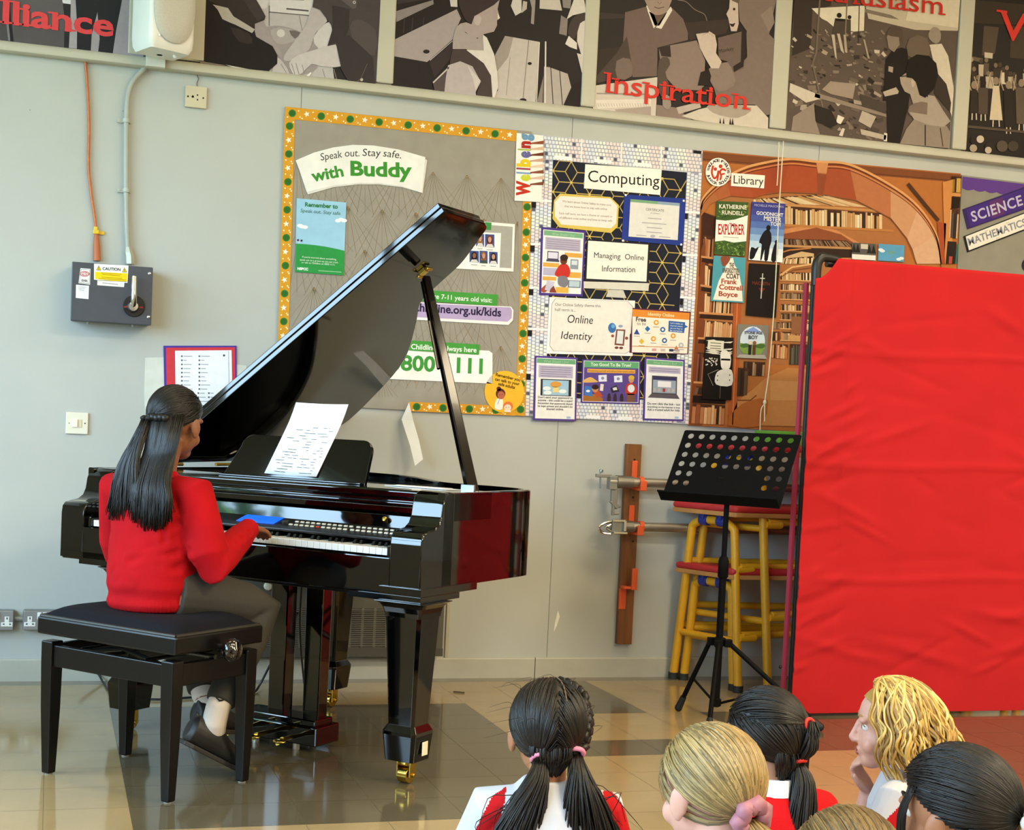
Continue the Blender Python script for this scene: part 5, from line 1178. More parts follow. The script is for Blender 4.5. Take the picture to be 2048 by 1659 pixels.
    for u, v, h, sh in ((0.42, 0.28, '#e19a34', 0), (0.27, 0.44, '#2f6fae', 2), (0.08, 0.52, '#3a4a9a', 1), (0.54, 0.44, '#2f5fa6', 0), (0.73, 0.58, '#e19a34', 0), (0.17, 0.74, '#dfb54a', 2), (0.38, 0.67, '#e19a34', 0), (0.58, 0.70, '#2f5fa6', 0), (0.88, 0.80, '#a9b8c6', 0), (0.80, 0.88, '#b96a4a', 1)):
        c = lerpq(p, u, v)
        if sh == 0: a.disc(c, 5.2, h, k=2, seg=14); a.disc(c, 2.6, '#f0e4cc', k=3, seg=10)
        elif sh == 1: a.shape([(c[0]-6, c[1]+5), (c[0]+6, c[1]+5.5), (c[0], c[1]-6)], h, k=2)
        else: a.shape([(c[0]-5.4, c[1]), (c[0], c[1]-6), (c[0]+5.4, c[1]), (c[0], c[1]+6)], h, k=2)
        a.line([(c[0]-6, c[1]+8.5), (c[0]+6, c[1]+9)], 1.1, '#8f8577', k=2)
    a.shape(sub(p, 0, 0.85, 1, 0.865), '#d08a4a', k=3); 
    for u, h in ((0.4, '#d3a0a0'), (0.56, '#c9b8b0'), (0.71, '#2b3a66'), (0.82, '#a8a2a0')): a.shape(sub(p, u-0.04, 0.90, u+0.04, 0.96), h, k=3)
    a.done('printing', t2)
    # bottom row
    for nm, lab, q, lines, pic in (('advice_card', 'purple edged advice card with a tablet picture, lower left of the computing board', Z7((240, 735), (660, 755), (645, 1375), (225, 1365)), ["Don't send your password to", 'anyone - this could be a scam!', 'Remember that passwords should', "be kept private and shouldn't be", 'shared online.'], 0), ('advice_card', 'purple edged advice card with a laptop picture, lower right of the computing board', Z7((1315, 750), (1705, 775), (1695, 1375), (1295, 1365)), ['Do not click the link - not', 'everything on the Internet is true.', 'Ask a trusted adult for help.'], 1)):
        t2, a = card(nm, lab, 'card', q, 0.002, '#54408f', Y-0.0045)
        p = sub(q, 0.045, 0.03, 0.96, 0.97); a.shape(p, '#efedec', k=1); a.shape(sub(p, 0.01, 0.01, 0.99, 0.085), '#6fa87c', k=2); a.text('What Should I Do?', lerpq(p, 0.18, 0.07), lerpq(p, 0.82, 0.07), '#a9cfb0', k=3)
        hv = 0.32 if pic == 0 else 0.22
        a.shape(sub(p, 0.06, 0.12, 0.93, hv), '#bbb3cb', k=2)
        for i in range(5 if pic == 0 else 2): a.line([lerpq(p, 0.11, 0.15+0.036*i), lerpq(p, 0.88-0.1*(i == 4), 0.15+0.036*i)], 1.2, '#857c9c', k=3)
        if pic == 0:
            a.shape(sub(p, 0.12, 0.345, 0.90, 0.62), '#33292c', k=2); a.shape(sub(p, 0.17, 0.36, 0.83, 0.61), '#9fc3dc', k=3); a.disc(lerpq(p, 0.5, 0.43), 11, '#d99a4a', ry=6, k=4); a.shape(sub(p, 0.43, 0.47, 0.58, 0.56), '#e6d08a', k=4)
            for u, v in ((0.28, 0.5), (0.68, 0.54), (0.3, 0.57)): a.disc(lerpq(p, u, v), 8, '#e8eff4', ry=4, k=4)
            v0, dv = 0.665, 0.048
        else:
            a.shape(sub(p, 0.16, 0.27, 0.84, 0.58), '#4a454e', k=2); a.shape(sub(p, 0.19, 0.29, 0.81, 0.56), '#9aa6b8', k=3); a.shape(sub(p, 0.19, 0.29, 0.81, 0.34), '#3a3660', k=4); a.shape(sub(p, 0.32, 0.36, 0.68, 0.46), '#ece8ec', k=4)
            a.shape([lerpq(p, u, v) for u, v in ((0.15, 0.58), (0.85, 0.58), (0.92, 0.65), (0.06, 0.645))], '#5c555e', k=3)
            for u in (0.24, 0.36, 0.49, 0.62, 0.74): a.shape(sub(p, u-0.035, 0.48, u+0.035, 0.54), '#b7b0a8' if u != 0.49 else '#a83a34', k=5)
            v0, dv = 0.765, 0.05
        for i, s_ in enumerate(lines): w_ = 0.44 if len(s_) > 20 else 0.22; a.text(s_, lerpq(p, 0.5-w_, v0+dv*i), lerpq(p, 0.5+w_, v0+dv*i), '#3d3a42', bold=0.012, k=3)
        a.shape(sub(p, 0.80, 0.955, 0.90, 0.99), '#a9bede', k=3); a.done('printing', t2)
    q = Z7((705, 770), (1275, 785), (1265, 1210), (690, 1195))
    t2, a = card('safety_picture', 'purple picture headed Too Good To Be True?', 'picture', q, 0.002, '#4b3688', Y-0.0045)
    p = sub(q, 0.025, 0.03, 0.975, 0.97); a.shape(p, '#ece9f0', k=1); p = sub(p, 0.01, 0.01, 0.99, 0.985); a.shape(p, '#5b4890', k=2); a.shape(sub(p, 0, 0, 1, 0.155), '#63a675', k=3); a.text('Too Good To Be True?', lerpq(p, 0.12, 0.115), lerpq(p, 0.86, 0.115), '#e2f0e2', bold=0.02, k=4)
    a.shape(sub(p, 0.06, 0.19, 0.94, 0.285), '#e2a54a', k=3); a.text('Protecting yourself and others from scams online', lerpq(p, 0.08, 0.26), lerpq(p, 0.92, 0.26), '#7c5a3a', k=4)
    U = lambda *s: [lerpq(p, u, v) for u, v in s]
    a.shape(U((0.0, 0.48), (0.12, 0.40), (0.22, 0.47), (0.25, 0.52), (0.0, 0.54)), '#dcae66', smooth=3, k=3); a.shape(U((0, 0.86), (0.2, 0.82), (0.36, 0.92), (0.36, 1), (0, 1)), '#a3692f', k=3)
    a.shape(U((0.02, 0.62), (0.15, 0.64), (0.17, 0.88), (0.02, 0.86)), '#3f74c0', k=4); a.disc(lerpq(p, 0.085, 0.75), 4, '#e8eef6', ry=2.5, k=5); a.disc(lerpq(p, 0.215, 0.69), 6.5, '#c98a5c', ry=7, k=5); a.disc(lerpq(p, 0.215, 0.645), 7, '#33201c', ry=5, k=6); a.shape(U((0.19, 0.76), (0.29, 0.74), (0.36, 0.88), (0.24, 0.9)), '#b9512f', k=4)
    for u, v in ((0.345, 0.42), (0.63, 0.425)): c = lerpq(p, u, v); a.shape([(c[0]-8.5, c[1]-6), (c[0]+8, c[1]-7), (c[0]+8.5, c[1]+6.5), (c[0]-8, c[1]+7)], '#dfe2f0', k=4); a.disc(c, 3, '#8b86b8', k=5)
    a.shape(U((0.31, 0.56), (0.37, 0.57), (0.36, 0.74), (0.30, 0.73)), '#e6d8cc', k=4); a.shape(U((0.49, 0.66), (0.60, 0.58), (0.66, 0.74), (0.52, 0.78)), '#2f2b33', k=4); a.shape(U((0.53, 0.66), (0.60, 0.63), (0.62, 0.70), (0.55, 0.72)), '#d8d6e0', k=5)
    for u in (0.47, 0.58, 0.70): a.shape(U((u-0.03, 0.98), (u-0.02, 0.82), (u+0.02, 0.80), (u+0.035, 0.98)), '#3a2a2c', smooth=2, k=4)
    a.shape(U((0.78, 0.58), (0.84, 0.52), (0.92, 0.54), (0.97, 0.62), (0.96, 0.80), (0.78, 0.80)), '#b93a2c', smooth=3, k=4); a.shape(U((0.80, 0.79), (0.94, 0.79), (0.93, 1), (0.80, 1)), '#7c5340', k=4); a.disc(lerpq(p, 0.87, 0.43), 5.5, '#c8906c', ry=7, k=5); a.disc(lerpq(p, 0.87, 0.385), 6, '#d6b04a', ry=4.5, k=6); a.disc(lerpq(p, 0.87, 0.66), 7, '#dfe3e8', ry=8, k=5)
    a.done('printing', t2)
computing_board()
def library_board():
    Z8 = zf(1370, 280, 3.657); Z9 = zf(1370, 640, 6.914); Y = YB1-0.001
    t = thing('notice_board', 'library notice board papered with a picture of arched bookshelves', 'notice board', onY(1650, 600, Y))
    out = [(1405.5, 300.5), (1922, 347), (1906, 700), (1893, 880), (1377, 850)]
    board(out, Y, 0.009, '#a8622f', 'backing', t, 0.55)
    a = Art(Y); rnd = random.Random(12)
    a.shape([(1407, 302), (1921, 349), (1912, 560), (1900, 860), (1379, 848)], '#b06a34', k=1)
    a.shape([(1406, 303), (1921, 349), (1919, 365), (1405, 322)], '#7a4526', k=1.5); a.line([(1405, 318), (1918, 362)], 1.6, '#5c3118', k=2)
    def books(q, n, cols, dark=0.12, k=4, back='#4a2a1a'):
        a.shape(q, back, k=k-0.5)
        u = 0.0
        while u < 1:
            w = rnd.uniform(0.6, 1.4)/n; h = rnd.uniform(0.0, 0.22)
            a.shape(sub(q, u, h, min(1, u+w*0.9), 1), cols[int(rnd.random()*len(cols))] if rnd.random() > dark else '#3a2418', k=k)
            u += w
    pale = ['#dcc39a', '#cfae7c', '#e3cfa8', '#c79a66', '#b98a58', '#d9b98c']; tan = ['#c88f5e', '#b9774a', '#d6a878', '#a4613a', '#e0bd90', '#8f4f30']; mud = ['#8a6a4a', '#6f5440', '#a38462', '#5a4634', '#94775a']
    # inside of the large arch
    inside = Z8((232, 440), (330, 395), (500, 430), (700, 383), (950, 388), (1250, 440), (1500, 570), (1620, 720), (1690, 1640), (440, 1640), (200, 1640))
    a.shape(inside, '#a76a3c', k=2)
    books(Z8((500, 430), (1000, 395), (1330, 490), (500, 455)), 34, pale, k=3); a.shape(Z8((500, 452), (1420, 510), (1420, 525), (500, 468)), '#c08a52', k=5)
    books(Z8((500, 465), (1440, 535), (1440, 650), (500, 605)), 52, pale, 0.2, k=4); a.shape(Z8((470, 600), (1520, 655), (1520, 672), (470, 618)), '#b5763e', k=6)
    # second arch
    a.shape(Z8((700, 660), (850, 625), (960, 620), (1110, 660), (1290, 760), (1300, 900), (700, 900)), '#c58250', k=5)
    a.shape(Z8((700, 690), (960, 640), (1140, 690), (1260, 770), (1210, 800), (700, 760)), '#8a4a2c', smooth=0, k=6); books(Z8((720, 720), (1180, 735), (1230, 780), (720, 765)), 44, mud, 0.3, k=7)
    a.shape(Z8((700, 765), (1240, 785), (1240, 800), (700, 780)), '#b98a58', k=9); a.shape(Z8((700, 782), (1220, 800), (1220, 860), (700, 860)), '#33211a', k=8)
    a.shape(Z8((690, 900), (740, 850), (850, 815), (940, 830), (940, 905), (700, 905)), '#c9a878', k=9); books(Z8((730, 865), (930, 850), (930, 905), (720, 905)), 18, pale, k=10)
    a.line(Z8((640, 840), (760, 805), (920, 790)), 3, '#b5763e', k=11)
    a.line(Z8((690, 990), (780, 930), (940, 905)), 4, '#d8a870', k=11); a.line(Z8((690, 1005), (790, 950), (940, 930)), 2, '#7c4a2c', k=11)
    for y0, y1, cs in ((965, 1020, pale), (1050, 1095, mud+pale), (1115, 1160, mud), (1200, 1245, mud+pale), (1265, 1310, mud), (1330, 1375, mud+tan), (1400, 1460, tan+mud)):
        books(Z8((700, y0), (925, y0+6), (925, y1+6), (700, y1)), 22, cs, 0.15, k=9); a.shape(Z8((690, y1), (930, y1+6), (930, y1+16), (690, y1+8)), '#cf9a62', k=11)
    books(Z8((640, 1330), (690, 1330), (690, 1380), (636, 1380)), 5, mud, k=9); books(Z8((630, 1400), (690, 1400), (690, 1465), (626, 1465)), 5, tan, k=9); books(Z8((625, 1490), (750, 1495), (745, 1600), (620, 1590)), 12, tan, k=9)
    a.shape(Z8((775, 1290), (860, 1290), (858, 1420), (772, 1415)), '#8a5a3a', k=12); a.shape(Z8((750, 1425), (900, 1435), (900, 1470), (750, 1460)), '#c9955c', k=12); books(Z8((765, 1490), (905, 1495), (905, 1640), (760, 1640)), 14, ['#4a4a3c', '#5c5846', '#3a382e', '#6e664e'], 0.1, k=12)
    # left bookcase
    a.shape(Z8((118, 520), (232, 560), (215, 850), (100, 1000)), '#5a2f1c', k=3); a.shape([(1405, 424), (1434, 436), (1430, 470), (1402, 520)], '#3e2014', k=3.5)
    a.shape([(1402, 500), (1411, 470), (1404, 850), (1378, 849)], '#7a3f20', k=6)
    for (x0, x1, y0, y1, cs) in ((125, 225, 700, 845, tan), (120, 205, 910, 1055, tan), (110, 350, 1120, 1255, tan), (100, 345, 1320, 1440, tan)):
        books(Z8((x0+10, y0-6), (x1, y0+14), (x1-8, y1+14), (x0, y1)), max(8, (x1-x0)//13), cs, 0.2, k=5); a.shape(Z8((x0-8, y1), (x1, y1+14), (x1, y1+30), (x0-10, y1+14)), '#c98a54', k=7); a.shape(Z8((x0, y1+18), (x1, y1+32), (x1, y1+62), (x0-6, y1+46)), '#2e1a12', k=6.4)
    books([(1393, 704), (1408, 705), (1404, 764), (1388, 762)], 4, ['#8a4a38', '#a86850', '#6e3a2c'], k=7); a.shape([(1387, 762), (1450, 766), (1450, 770), (1386, 766)], '#c98a54', k=8)
    books([(1385, 806), (1450, 810), (1448, 849), (1382, 846)], 10, ['#c98f5c', '#b3724a', '#d9a878', '#8f5030'], 0.05, k=8); a.shape([(1386, 790), (1452, 793), (1450, 808), (1384, 805)], '#1f140f', k=7); books([(1392, 772), (1430, 774), (1428, 790), (1388, 788)], 7, mud, 0.3, k=7)
    a.shape(Z8((355, 1180), (410, 1190), (372, 2090), (310, 2090)), '#a9562c', k=9); a.line(Z8((380, 1190), (345, 2080)), 2.5, '#d07a42', k=10)
    books([(1487, 722), (1530, 724), (1528, 752), (1486, 750)], 10, mud, 0.3, k=9); books([(1475, 735), (1496, 736), (1493, 790), (1473, 792)], 4, ['#3f3020', '#5a4632', '#2c2118'], k=10)
    # floor of the pictured library
    a.shape([(1474, 802), (1505, 778), (1530, 756), (1575, 735), (1640, 740), (1640, 853), (1455, 849)], '#bf8048', k=9)
    a.shape([(1455, 849), (1470, 818), (1500, 800), (1535, 800), (1520, 852)], '#a9602c', smooth=2, k=10); a.shape([(1540, 760), (1640, 765), (1640, 800), (1540, 800)], '#c98f56', k=10); a.line([(1474, 800), (1500, 800), (1512, 790)], 2.5, '#7a4522', k=11)
    # arches in front
    o_up = Z8((112, 505), (130, 440), (200, 360), (300, 285), (420, 225), (540, 190), (760, 155), (965, 175), (1200, 195), (1500, 345), (1700, 500), (1830, 700), (1870, 905))
    o_in = Z8((112, 560), (180, 470), (240, 440), (330, 410), (500, 425), (580, 398), (700, 380), (960, 388), (1250, 440), (1500, 570), (1620, 720), (1660, 800), (1690, 905))
    for i in range(len(o_up)-1):
        c = ['#a9683a', '#a9653a', '#a85c36', '#a44e2e', '#a04828', '#9f4628', '#a34a2a', '#9e4a2c', '#b26c46', '#c58f68', '#cf9f7c', '#cfa381'][i]
        a.shape([o_up[i], o_up[i+1], o_in[i+1], o_in[i]], c, k=13)
    def off(d): return [(x, y+d) for x, y in o_up]
    a.line(crom2(off(-4)), 5, '#d79a62', k=14); a.line(crom2(off(1)), 3, '#6e341c', k=14); a.line(crom2(off(5)), 2.6, '#c8804c', k=14); a.line(crom2(off(8)), 1.4, '#5a2a18', k=14)
    a.line(Z8((580, 398), (700, 381), (960, 390), (1250, 442), (1500, 572), (1620, 722), (1690, 905)), 1.6, '#8a5434', k=14)
    a.shape(Z8((955, 165), (1042, 172), (1030, 250), (1000, 410), (960, 408), (965, 245)), '#b06c42', k=15); a.shape(Z8((965, 245), (1030, 252), (1004, 405), (962, 402)), '#8a4428', k=16); a.shape(Z8((955, 165), (1042, 172), (1030, 245), (968, 238)), '#c58656', k=16)
    a.line(Z8((1625, 320), (1740, 460), (1850, 590)), 8, '#4a2c18', k=15); a.shape(Z8((1840, 600), (1905, 610), (1890, 905), (1872, 900), (1850, 720)), '#a34a26', k=15); a.shape(Z8((1880, 310), (1950, 290), (1950, 905), (1895, 905)), '#c98448', k=15)
    books(Z8((1945, 265), (2015, 270), (2010, 385), (1940, 380)), 7, ['#b98a3e', '#9a6a2c', '#caa054'], 0.3, k=16, back='#3a1f12'); a.shape(Z8((1940, 385), (2010, 390), (2010, 415), (1940, 410)), '#c98a4e', k=17); a.shape(Z8((1945, 415), (2005, 420), (2000, 500), (1940, 500)), '#241610', k=17); books(Z8((1935, 500), (2000, 505), (1985, 720), (1925, 715)), 7, ['#5a4030', '#2c2622', '#8a6a50', '#c8a888', '#3a3a40'], 0.1, k=17); a.shape(Z8((1915, 740), (1980, 745), (1970, 905), (1900, 905)), '#2a1c18', k=17); a.shape(Z8((1925, 850), (1950, 852), (1945, 905), (1922, 905)), '#b0463a', k=18)
    a.shape(Z8((1985, 760), (1996, 760), (1982, 905), (1968, 905)), '#2f6a5e', k=18)
    a.done('bookcase_picture', t)
    # school roundel
    c = (1436.4, 344); q = [(c[0]+25*math.cos(2*math.pi*i/36), c[1]+28.5*math.sin(2*math.pi*i/36)) for i in range(36)]
    t2, a = card('roundel', 'round white school emblem with red figures and ring lettering', 'emblem', q, 0.002, '#efeae2', Y-0.009)
    def ring(s, a0, a1, r, flip):
        n = len(s)
        for i, ch in enumerate(s):
            if ch == ' ': continue
            an = R(a0+(a1-a0)*(i+0.5)/n); rx, ry = r, r*1.13
            px, py = c[0]+rx*math.cos(an), c[1]+ry*math.sin(an); tx, ty = (-math.sin(an), math.cos(an)) if not flip else (math.sin(an), -math.cos(an))
            w = 2.0 if ch in 'IJ' else 3.0; 
            if ch == 'I': w = 0.6
            if flip: px, py = c[0]+(rx+2)*math.cos(an), c[1]+(ry+2)*math.sin(an)
            else: px, py = c[0]+(rx-2.4)*math.cos(an), c[1]+(ry-2.4)*math.sin(an)
            a.text(ch, (px-tx*w, py-ty*w), (px+tx*w, py+ty*w), '#2a2522', cap=5.4, bold=0.03, k=1)
    ring('WALLACE FIELDS', 187, 366, 20.5, False); ring('JUNIOR SCHOOL', 170, 12, 20.5, True)
    rd = '#c23a26'
    a.line(crom2([(1426, 331), (1423.5, 345), (1428, 356), (1434, 352), (1437, 341)]), 4.2, rd, k=2); a.disc((1430.5, 338), 3.4, rd, k=2); a.line(crom2([(1437, 341), (1436, 352), (1434, 362)]), 3.4, rd, k=3)
    a.disc((1441, 332.5), 3.8, rd, k=2); a.line(crom2([(1452, 341), (1445, 338), (1440, 343), (1442, 352), (1440, 360)]), 3.8, rd, k=4); a.line([(1440, 349), (1449, 347)], 3.2, rd, k=5)
    a.done('printing', t2)
    q = Z8((340, 240), (585, 258), (578, 353), (337, 335)); t2, a = card('sign', 'small white sign reading Library beside the school emblem', 'sign', q, 0.002, '#efe9df', Y-0.0085)
    a.text('Library', (1467, 366.5), (1526.5, 370.5), '#26211e', k=1); a.done('lettering', t2)
    # book covers
    def cover(lab, q, h, kd='book_cover'): return card(kd, lab, 'book cover', q, 0.002, h, Y-0.0095, 'book covers on the library board')
    q = Z8((232, 445), (465, 455), (440, 850), (215, 835)); t2, a = cover('book cover with green jungle leaves and red title The Explorer', q, '#3f5a2a')
    for i in range(150):
        u, v = rnd.random(), rnd.random(); v = v*0.30 if i % 2 else 0.76+v*0.24; p = lerpq(q, u, v); s_ = rnd.uniform(2, 5); an = rnd.random()*6
        pl = [(p[0]+s_*math.cos(an+b_)*r_, p[1]+s_*math.sin(an+b_)*r_) for b_, r_ in ((0, 1), (1.6, 0.35), (3.14, 0.8), (4.7, 0.35))]
        if all(inpoly(w_, q) for w_ in pl): a.shape(pl, rnd.choice(['#2f4a22', '#6a8a3c', '#4a6a2c', '#81a04c', '#23381a']), k=1+0.01*i)
    a.shape([lerpq(q, u, v) for u, v in ((0, 0.35), (0.3, 0.36), (0.6, 0.33), (1, 0.24), (1, 0.72), (0.6, 0.76), (0.3, 0.73), (0, 0.76))], '#f0ece2', k=3)
    a.text('KATHERINE', lerpq(q, 0.08, 0.135), lerpq(q, 0.95, 0.135), '#e9e4cf', bold=0.02, k=4); a.text('RUNDELL', lerpq(q, 0.18, 0.245), lerpq(q, 0.86, 0.245), '#e9e4cf', bold=0.02, k=4)
    a.text('THE', lerpq(q, 0.42, 0.45), lerpq(q, 0.62, 0.455), '#b3261f', bold=0.04, k=4); a.text('EXPLORER', lerpq(q, 0.09, 0.62), lerpq(q, 0.93, 0.60), '#b3261f', cap=21, bold=0.02, k=4); a.line([lerpq(q, 0.25, 0.665), lerpq(q, 0.75, 0.665)], 1, '#9a948a', k=4); a.done('printing', t2)
    q = Z8((490, 450), (735, 465), (712, 895), (465, 875)); t2, a = cover('tall blue book cover with dark standing silhouette, titled Goodnight Mister Tom', q, '#3f4290')
    for i, h in enumerate(['#3a3c88', '#3f4592', '#48569f', '#5670b2', '#6c8cc2', '#8fb0d4', '#b9cfe2', '#dfe8ee', '#eff2f2']): a.shape(sub(q, 0, i/9, 1, (i+1)/9), h, k=1)
    a.text('MICHELLE MAGORIAN', lerpq(q, 0.08, 0.075), lerpq(q, 0.94, 0.075), '#b9b6d4', k=2); a.text('GOODNIGHT', lerpq(q, 0.15, 0.215), lerpq(q, 0.95, 0.225), '#eceae6', bold=0.02, k=2); a.text('MISTER', lerpq(q, 0.38, 0.305), lerpq(q, 0.9, 0.315), '#eceae6', bold=0.02, k=2); a.text('TOM', lerpq(q, 0.58, 0.385), lerpq(q, 0.88, 0.39), '#eceae6', bold=0.02, k=2)
    U = lambda *s: [lerpq(q, u, v) for u, v in s]
    a.shape(U((0.30, 0.62), (0.40, 0.50), (0.52, 0.46), (0.62, 0.52), (0.64, 0.66), (0.60, 0.75), (0.56, 0.98), (0.46, 0.98), (0.45, 0.80), (0.38, 0.98), (0.34, 0.97), (0.36, 0.72), (0.28, 0.70)), '#14131a', smooth=2, k=3); a.disc(lerpq(q, 0.53, 0.43), 4.4, '#14131a', ry=5.5, k=3)
    a.shape(U((0.66, 0.98), (0.70, 0.78), (0.76, 0.68), (0.84, 0.72), (0.82, 0.98)), '#14131a', smooth=2, k=3); a.disc(lerpq(q, 0.79, 0.66), 3.4, '#14131a', ry=4, k=3); a.shape(U((0.02, 0.98), (0.05, 0.78), (0.18, 0.80), (0.28, 0.76), (0.2, 0.88), (0.14, 0.97)), '#14131a', smooth=2, k=3); a.done('printing', t2)
    q = Z8((210, 845), (445, 860), (430, 1190), (190, 1175)); t2, a = cover('teal book cover with a white coat shape, The Unforgotten Coat', q, '#4d9aa8')
    U = lambda *s: [lerpq(q, u, v) for u, v in s]
    a.shape(U((0.45, 0.05), (0.60, 0.02), (0.66, 0.18), (0.80, 0.30), (0.92, 0.68), (0.96, 0.97), (0.06, 0.97), (0.20, 0.55), (0.38, 0.25)), '#ece6d6', k=1); a.shape(U((0.22, 0.03), (0.36, 0.0), (0.52, 0.02), (0.44, 0.16), (0.30, 0.22)), '#8a4a36', smooth=3, k=2)
    for s_, u0, u1, v, h in (('THE', 0.50, 0.64, 0.24, '#5c4638'), ('UNFORGOTTEN', 0.30, 0.80, 0.36, '#5c4638'), ('COAT', 0.42, 0.82, 0.48, '#4a352c'), ('Frank', 0.28, 0.76, 0.60, '#a8432f'), ('Cottrell', 0.22, 0.94, 0.73, '#a8432f'), ('Boyce', 0.22, 0.80, 0.88, '#a8432f')): a.text(s_, lerpq(q, u0, v), lerpq(q, u1, v), h, bold=0.025, cap=10, k=3)
    a.done('printing', t2)
    q = Z8((470, 900), (693, 912), (665, 1300), (445, 1280)); t2, a = cover('black book cover with an upright silver sword', q, '#17110f')
    a.text('MACBETH', lerpq(q, 0.14, 0.40), lerpq(q, 0.72, 0.40), '#6a2a1c', bold=0.03, k=1); a.line([lerpq(q, 0.46, 0.18), lerpq(q, 0.46, 0.66)], 2.2, '#c9c4ba', k=2); a.line([lerpq(q, 0.38, 0.275), lerpq(q, 0.54, 0.275)], 2, '#c9c4ba', k=3); a.shape([lerpq(q, u, v) for u, v in ((0.36, 0.46), (0.58, 0.46), (0.46, 0.56))], '#6a2018', k=1); a.done('printing', t2)
    q = Z8((385, 1345), (615, 1355), (600, 1600), (375, 1590)); t2, a = cover('square book cover of a cave mouth opening on green hills, Stone Age Boy', q, '#7f7a70')
    cc = lerpq(q, 0.5, 0.48); a.disc(cc, 25, '#cfdde6', ry=29, k=1); U = lambda *s: [lerpq(q, u, v) for u, v in s]
    a.shape(U((0.22, 0.22), (0.5, 0.06), (0.78, 0.22)), '#7f97cc', k=2); a.shape(U((0.08, 0.56), (0.3, 0.60), (0.6, 0.58), (0.9, 0.54), (0.8, 0.86), (0.2, 0.86)), '#7a9a48', smooth=2, k=3); a.shape(U((0.1, 0.62), (0.3, 0.56), (0.45, 0.64), (0.2, 0.70)), '#4a6a34', smooth=2, k=4); a.shape(U((0.55, 0.64), (0.75, 0.56), (0.92, 0.60), (0.8, 0.70)), '#4a6a34', smooth=2, k=4)
    a.shape(U((0.1, 0.9), (0.9, 0.88), (1, 1), (0, 1)), '#a9a498', k=5)
    for u, h in ((0.42, '#2e2430'), (0.56, '#5a3a2a')): a.shape(U((u-0.05, 0.90), (u-0.05, 0.60), (u+0.05, 0.60), (u+0.045, 0.90)), h, k=6); a.disc(lerpq(q, u, 0.54), 3.6, '#e2cdb8' if u < 0.5 else '#8a5a3a', ry=4, k=7)
    a.text('STONE AGE', lerpq(q, 0.22, 0.285), lerpq(q, 0.80, 0.27), '#3a3440', k=8, bold=0.02); a.text('BOY', lerpq(q, 0.36, 0.43), lerpq(q, 0.66, 0.42), '#3a3440', bold=0.02, k=8); a.done('printing', t2)
    q = [(1411, 673), (1467.5, 675), (1463, 800), (1404, 797)]; t2, a = cover('black and white book cover with a paper label, low on the library board', q, '#1a1512')
    U = lambda *s: [lerpq(q, u, v) for u, v in s]
    for v in (0.06, 0.17, 0.22, 0.25): a.shape(U((0.02, v), (0.3, v-0.02), (0.55, v+0.02), (0.98, v), (0.9, v+0.03), (0.3, v+0.025)), '#d9d2c2', k=1+v)
    a.shape(U((0.1, 0.05), (0.66, 0.06), (0.65, 0.22), (0.08, 0.20)), '#ded8c4', k=3)
    for v in (0.095, 0.14, 0.18): a.line([lerpq(q, 0.18, v), lerpq(q, 0.56, v+0.005)], 1.5, '#6a6250', k=4)
    a.shape(U((0.56, 0.24), (0.72, 0.20), (0.90, 0.28), (0.92, 0.42), (0.86, 0.50), (0.62, 0.50), (0.56, 0.36)), '#e6e0d2', smooth=3, k=4); a.shape(U((0.58, 0.34), (0.9, 0.34), (0.9, 0.37), (0.58, 0.37)), '#17120f', k=5); a.shape(U((0.42, 0.60), (0.60, 0.52), (0.96, 0.52), (0.98, 0.76), (0.45, 0.76)), '#e2dcce', smooth=3, k=5)
    for u, v in ((0.48, 0.62), (0.48, 0.69), (0.9, 0.6), (0.9, 0.68)): a.disc(lerpq(q, u, v), 1.2, '#17120f', k=6)
    for i in range(30): u, v = rnd.uniform(0.02, 0.45), rnd.uniform(0.34, 0.46); a.disc(lerpq(q, u, v), 1.4, '#d9d2c2', k=4+0.02*i, seg=6)
    a.line(U((0.5, 0.52), (0.15, 0.60), (0.35, 0.78)), 1.4, '#8d867a', k=3); a.line(U((0.6, 0.76), (0.6, 0.98)), 1.6, '#5a524a', k=3); a.done('printing', t2)
    q = Z8((1222, 748), (1397, 760), (1393, 880), (1220, 870)); t2, a = cover('small wintry book cover with dark trees above the red screen', q, '#5a5450')
    for u in (0.08, 0.24, 0.72, 0.9): p = lerpq(q, u, 0.1); a.shape([(p[0], p[1]-2), (p[0]+5, p[1]+16), (p[0]-5, p[1]+16)], '#23211f', k=1+u)
    a.shape(sub(q, 0.36, 0.05, 0.66, 0.35), '#c9c0b0', k=3); a.shape(sub(q, 0, 0.70, 1, 1), '#e6e1da', k=3); a.done('printing', t2)
    q = Z8((1418, 758), (1605, 770), (1600, 890), (1412, 880)); t2, a = cover('small sky blue book cover with pale cloud above the red screen', q, '#5a9ac0')
    for u, v in ((0.08, 0.35), (0.15, 0.42), (0.9, 0.8), (0.8, 0.86)): a.disc(lerpq(q, u, v), 5, '#d9e6ea', ry=3, k=1+u)
    a.text('SKY', lerpq(q, 0.38, 0.55), lerpq(q, 0.66, 0.57), '#8ab04a', cap=6, k=3); a.done('printing', t2)
def crom2(p, n=5): return [(v.x, v.y) for v in crom([(x, y, 0) for x, y in p], n)]
library_board()
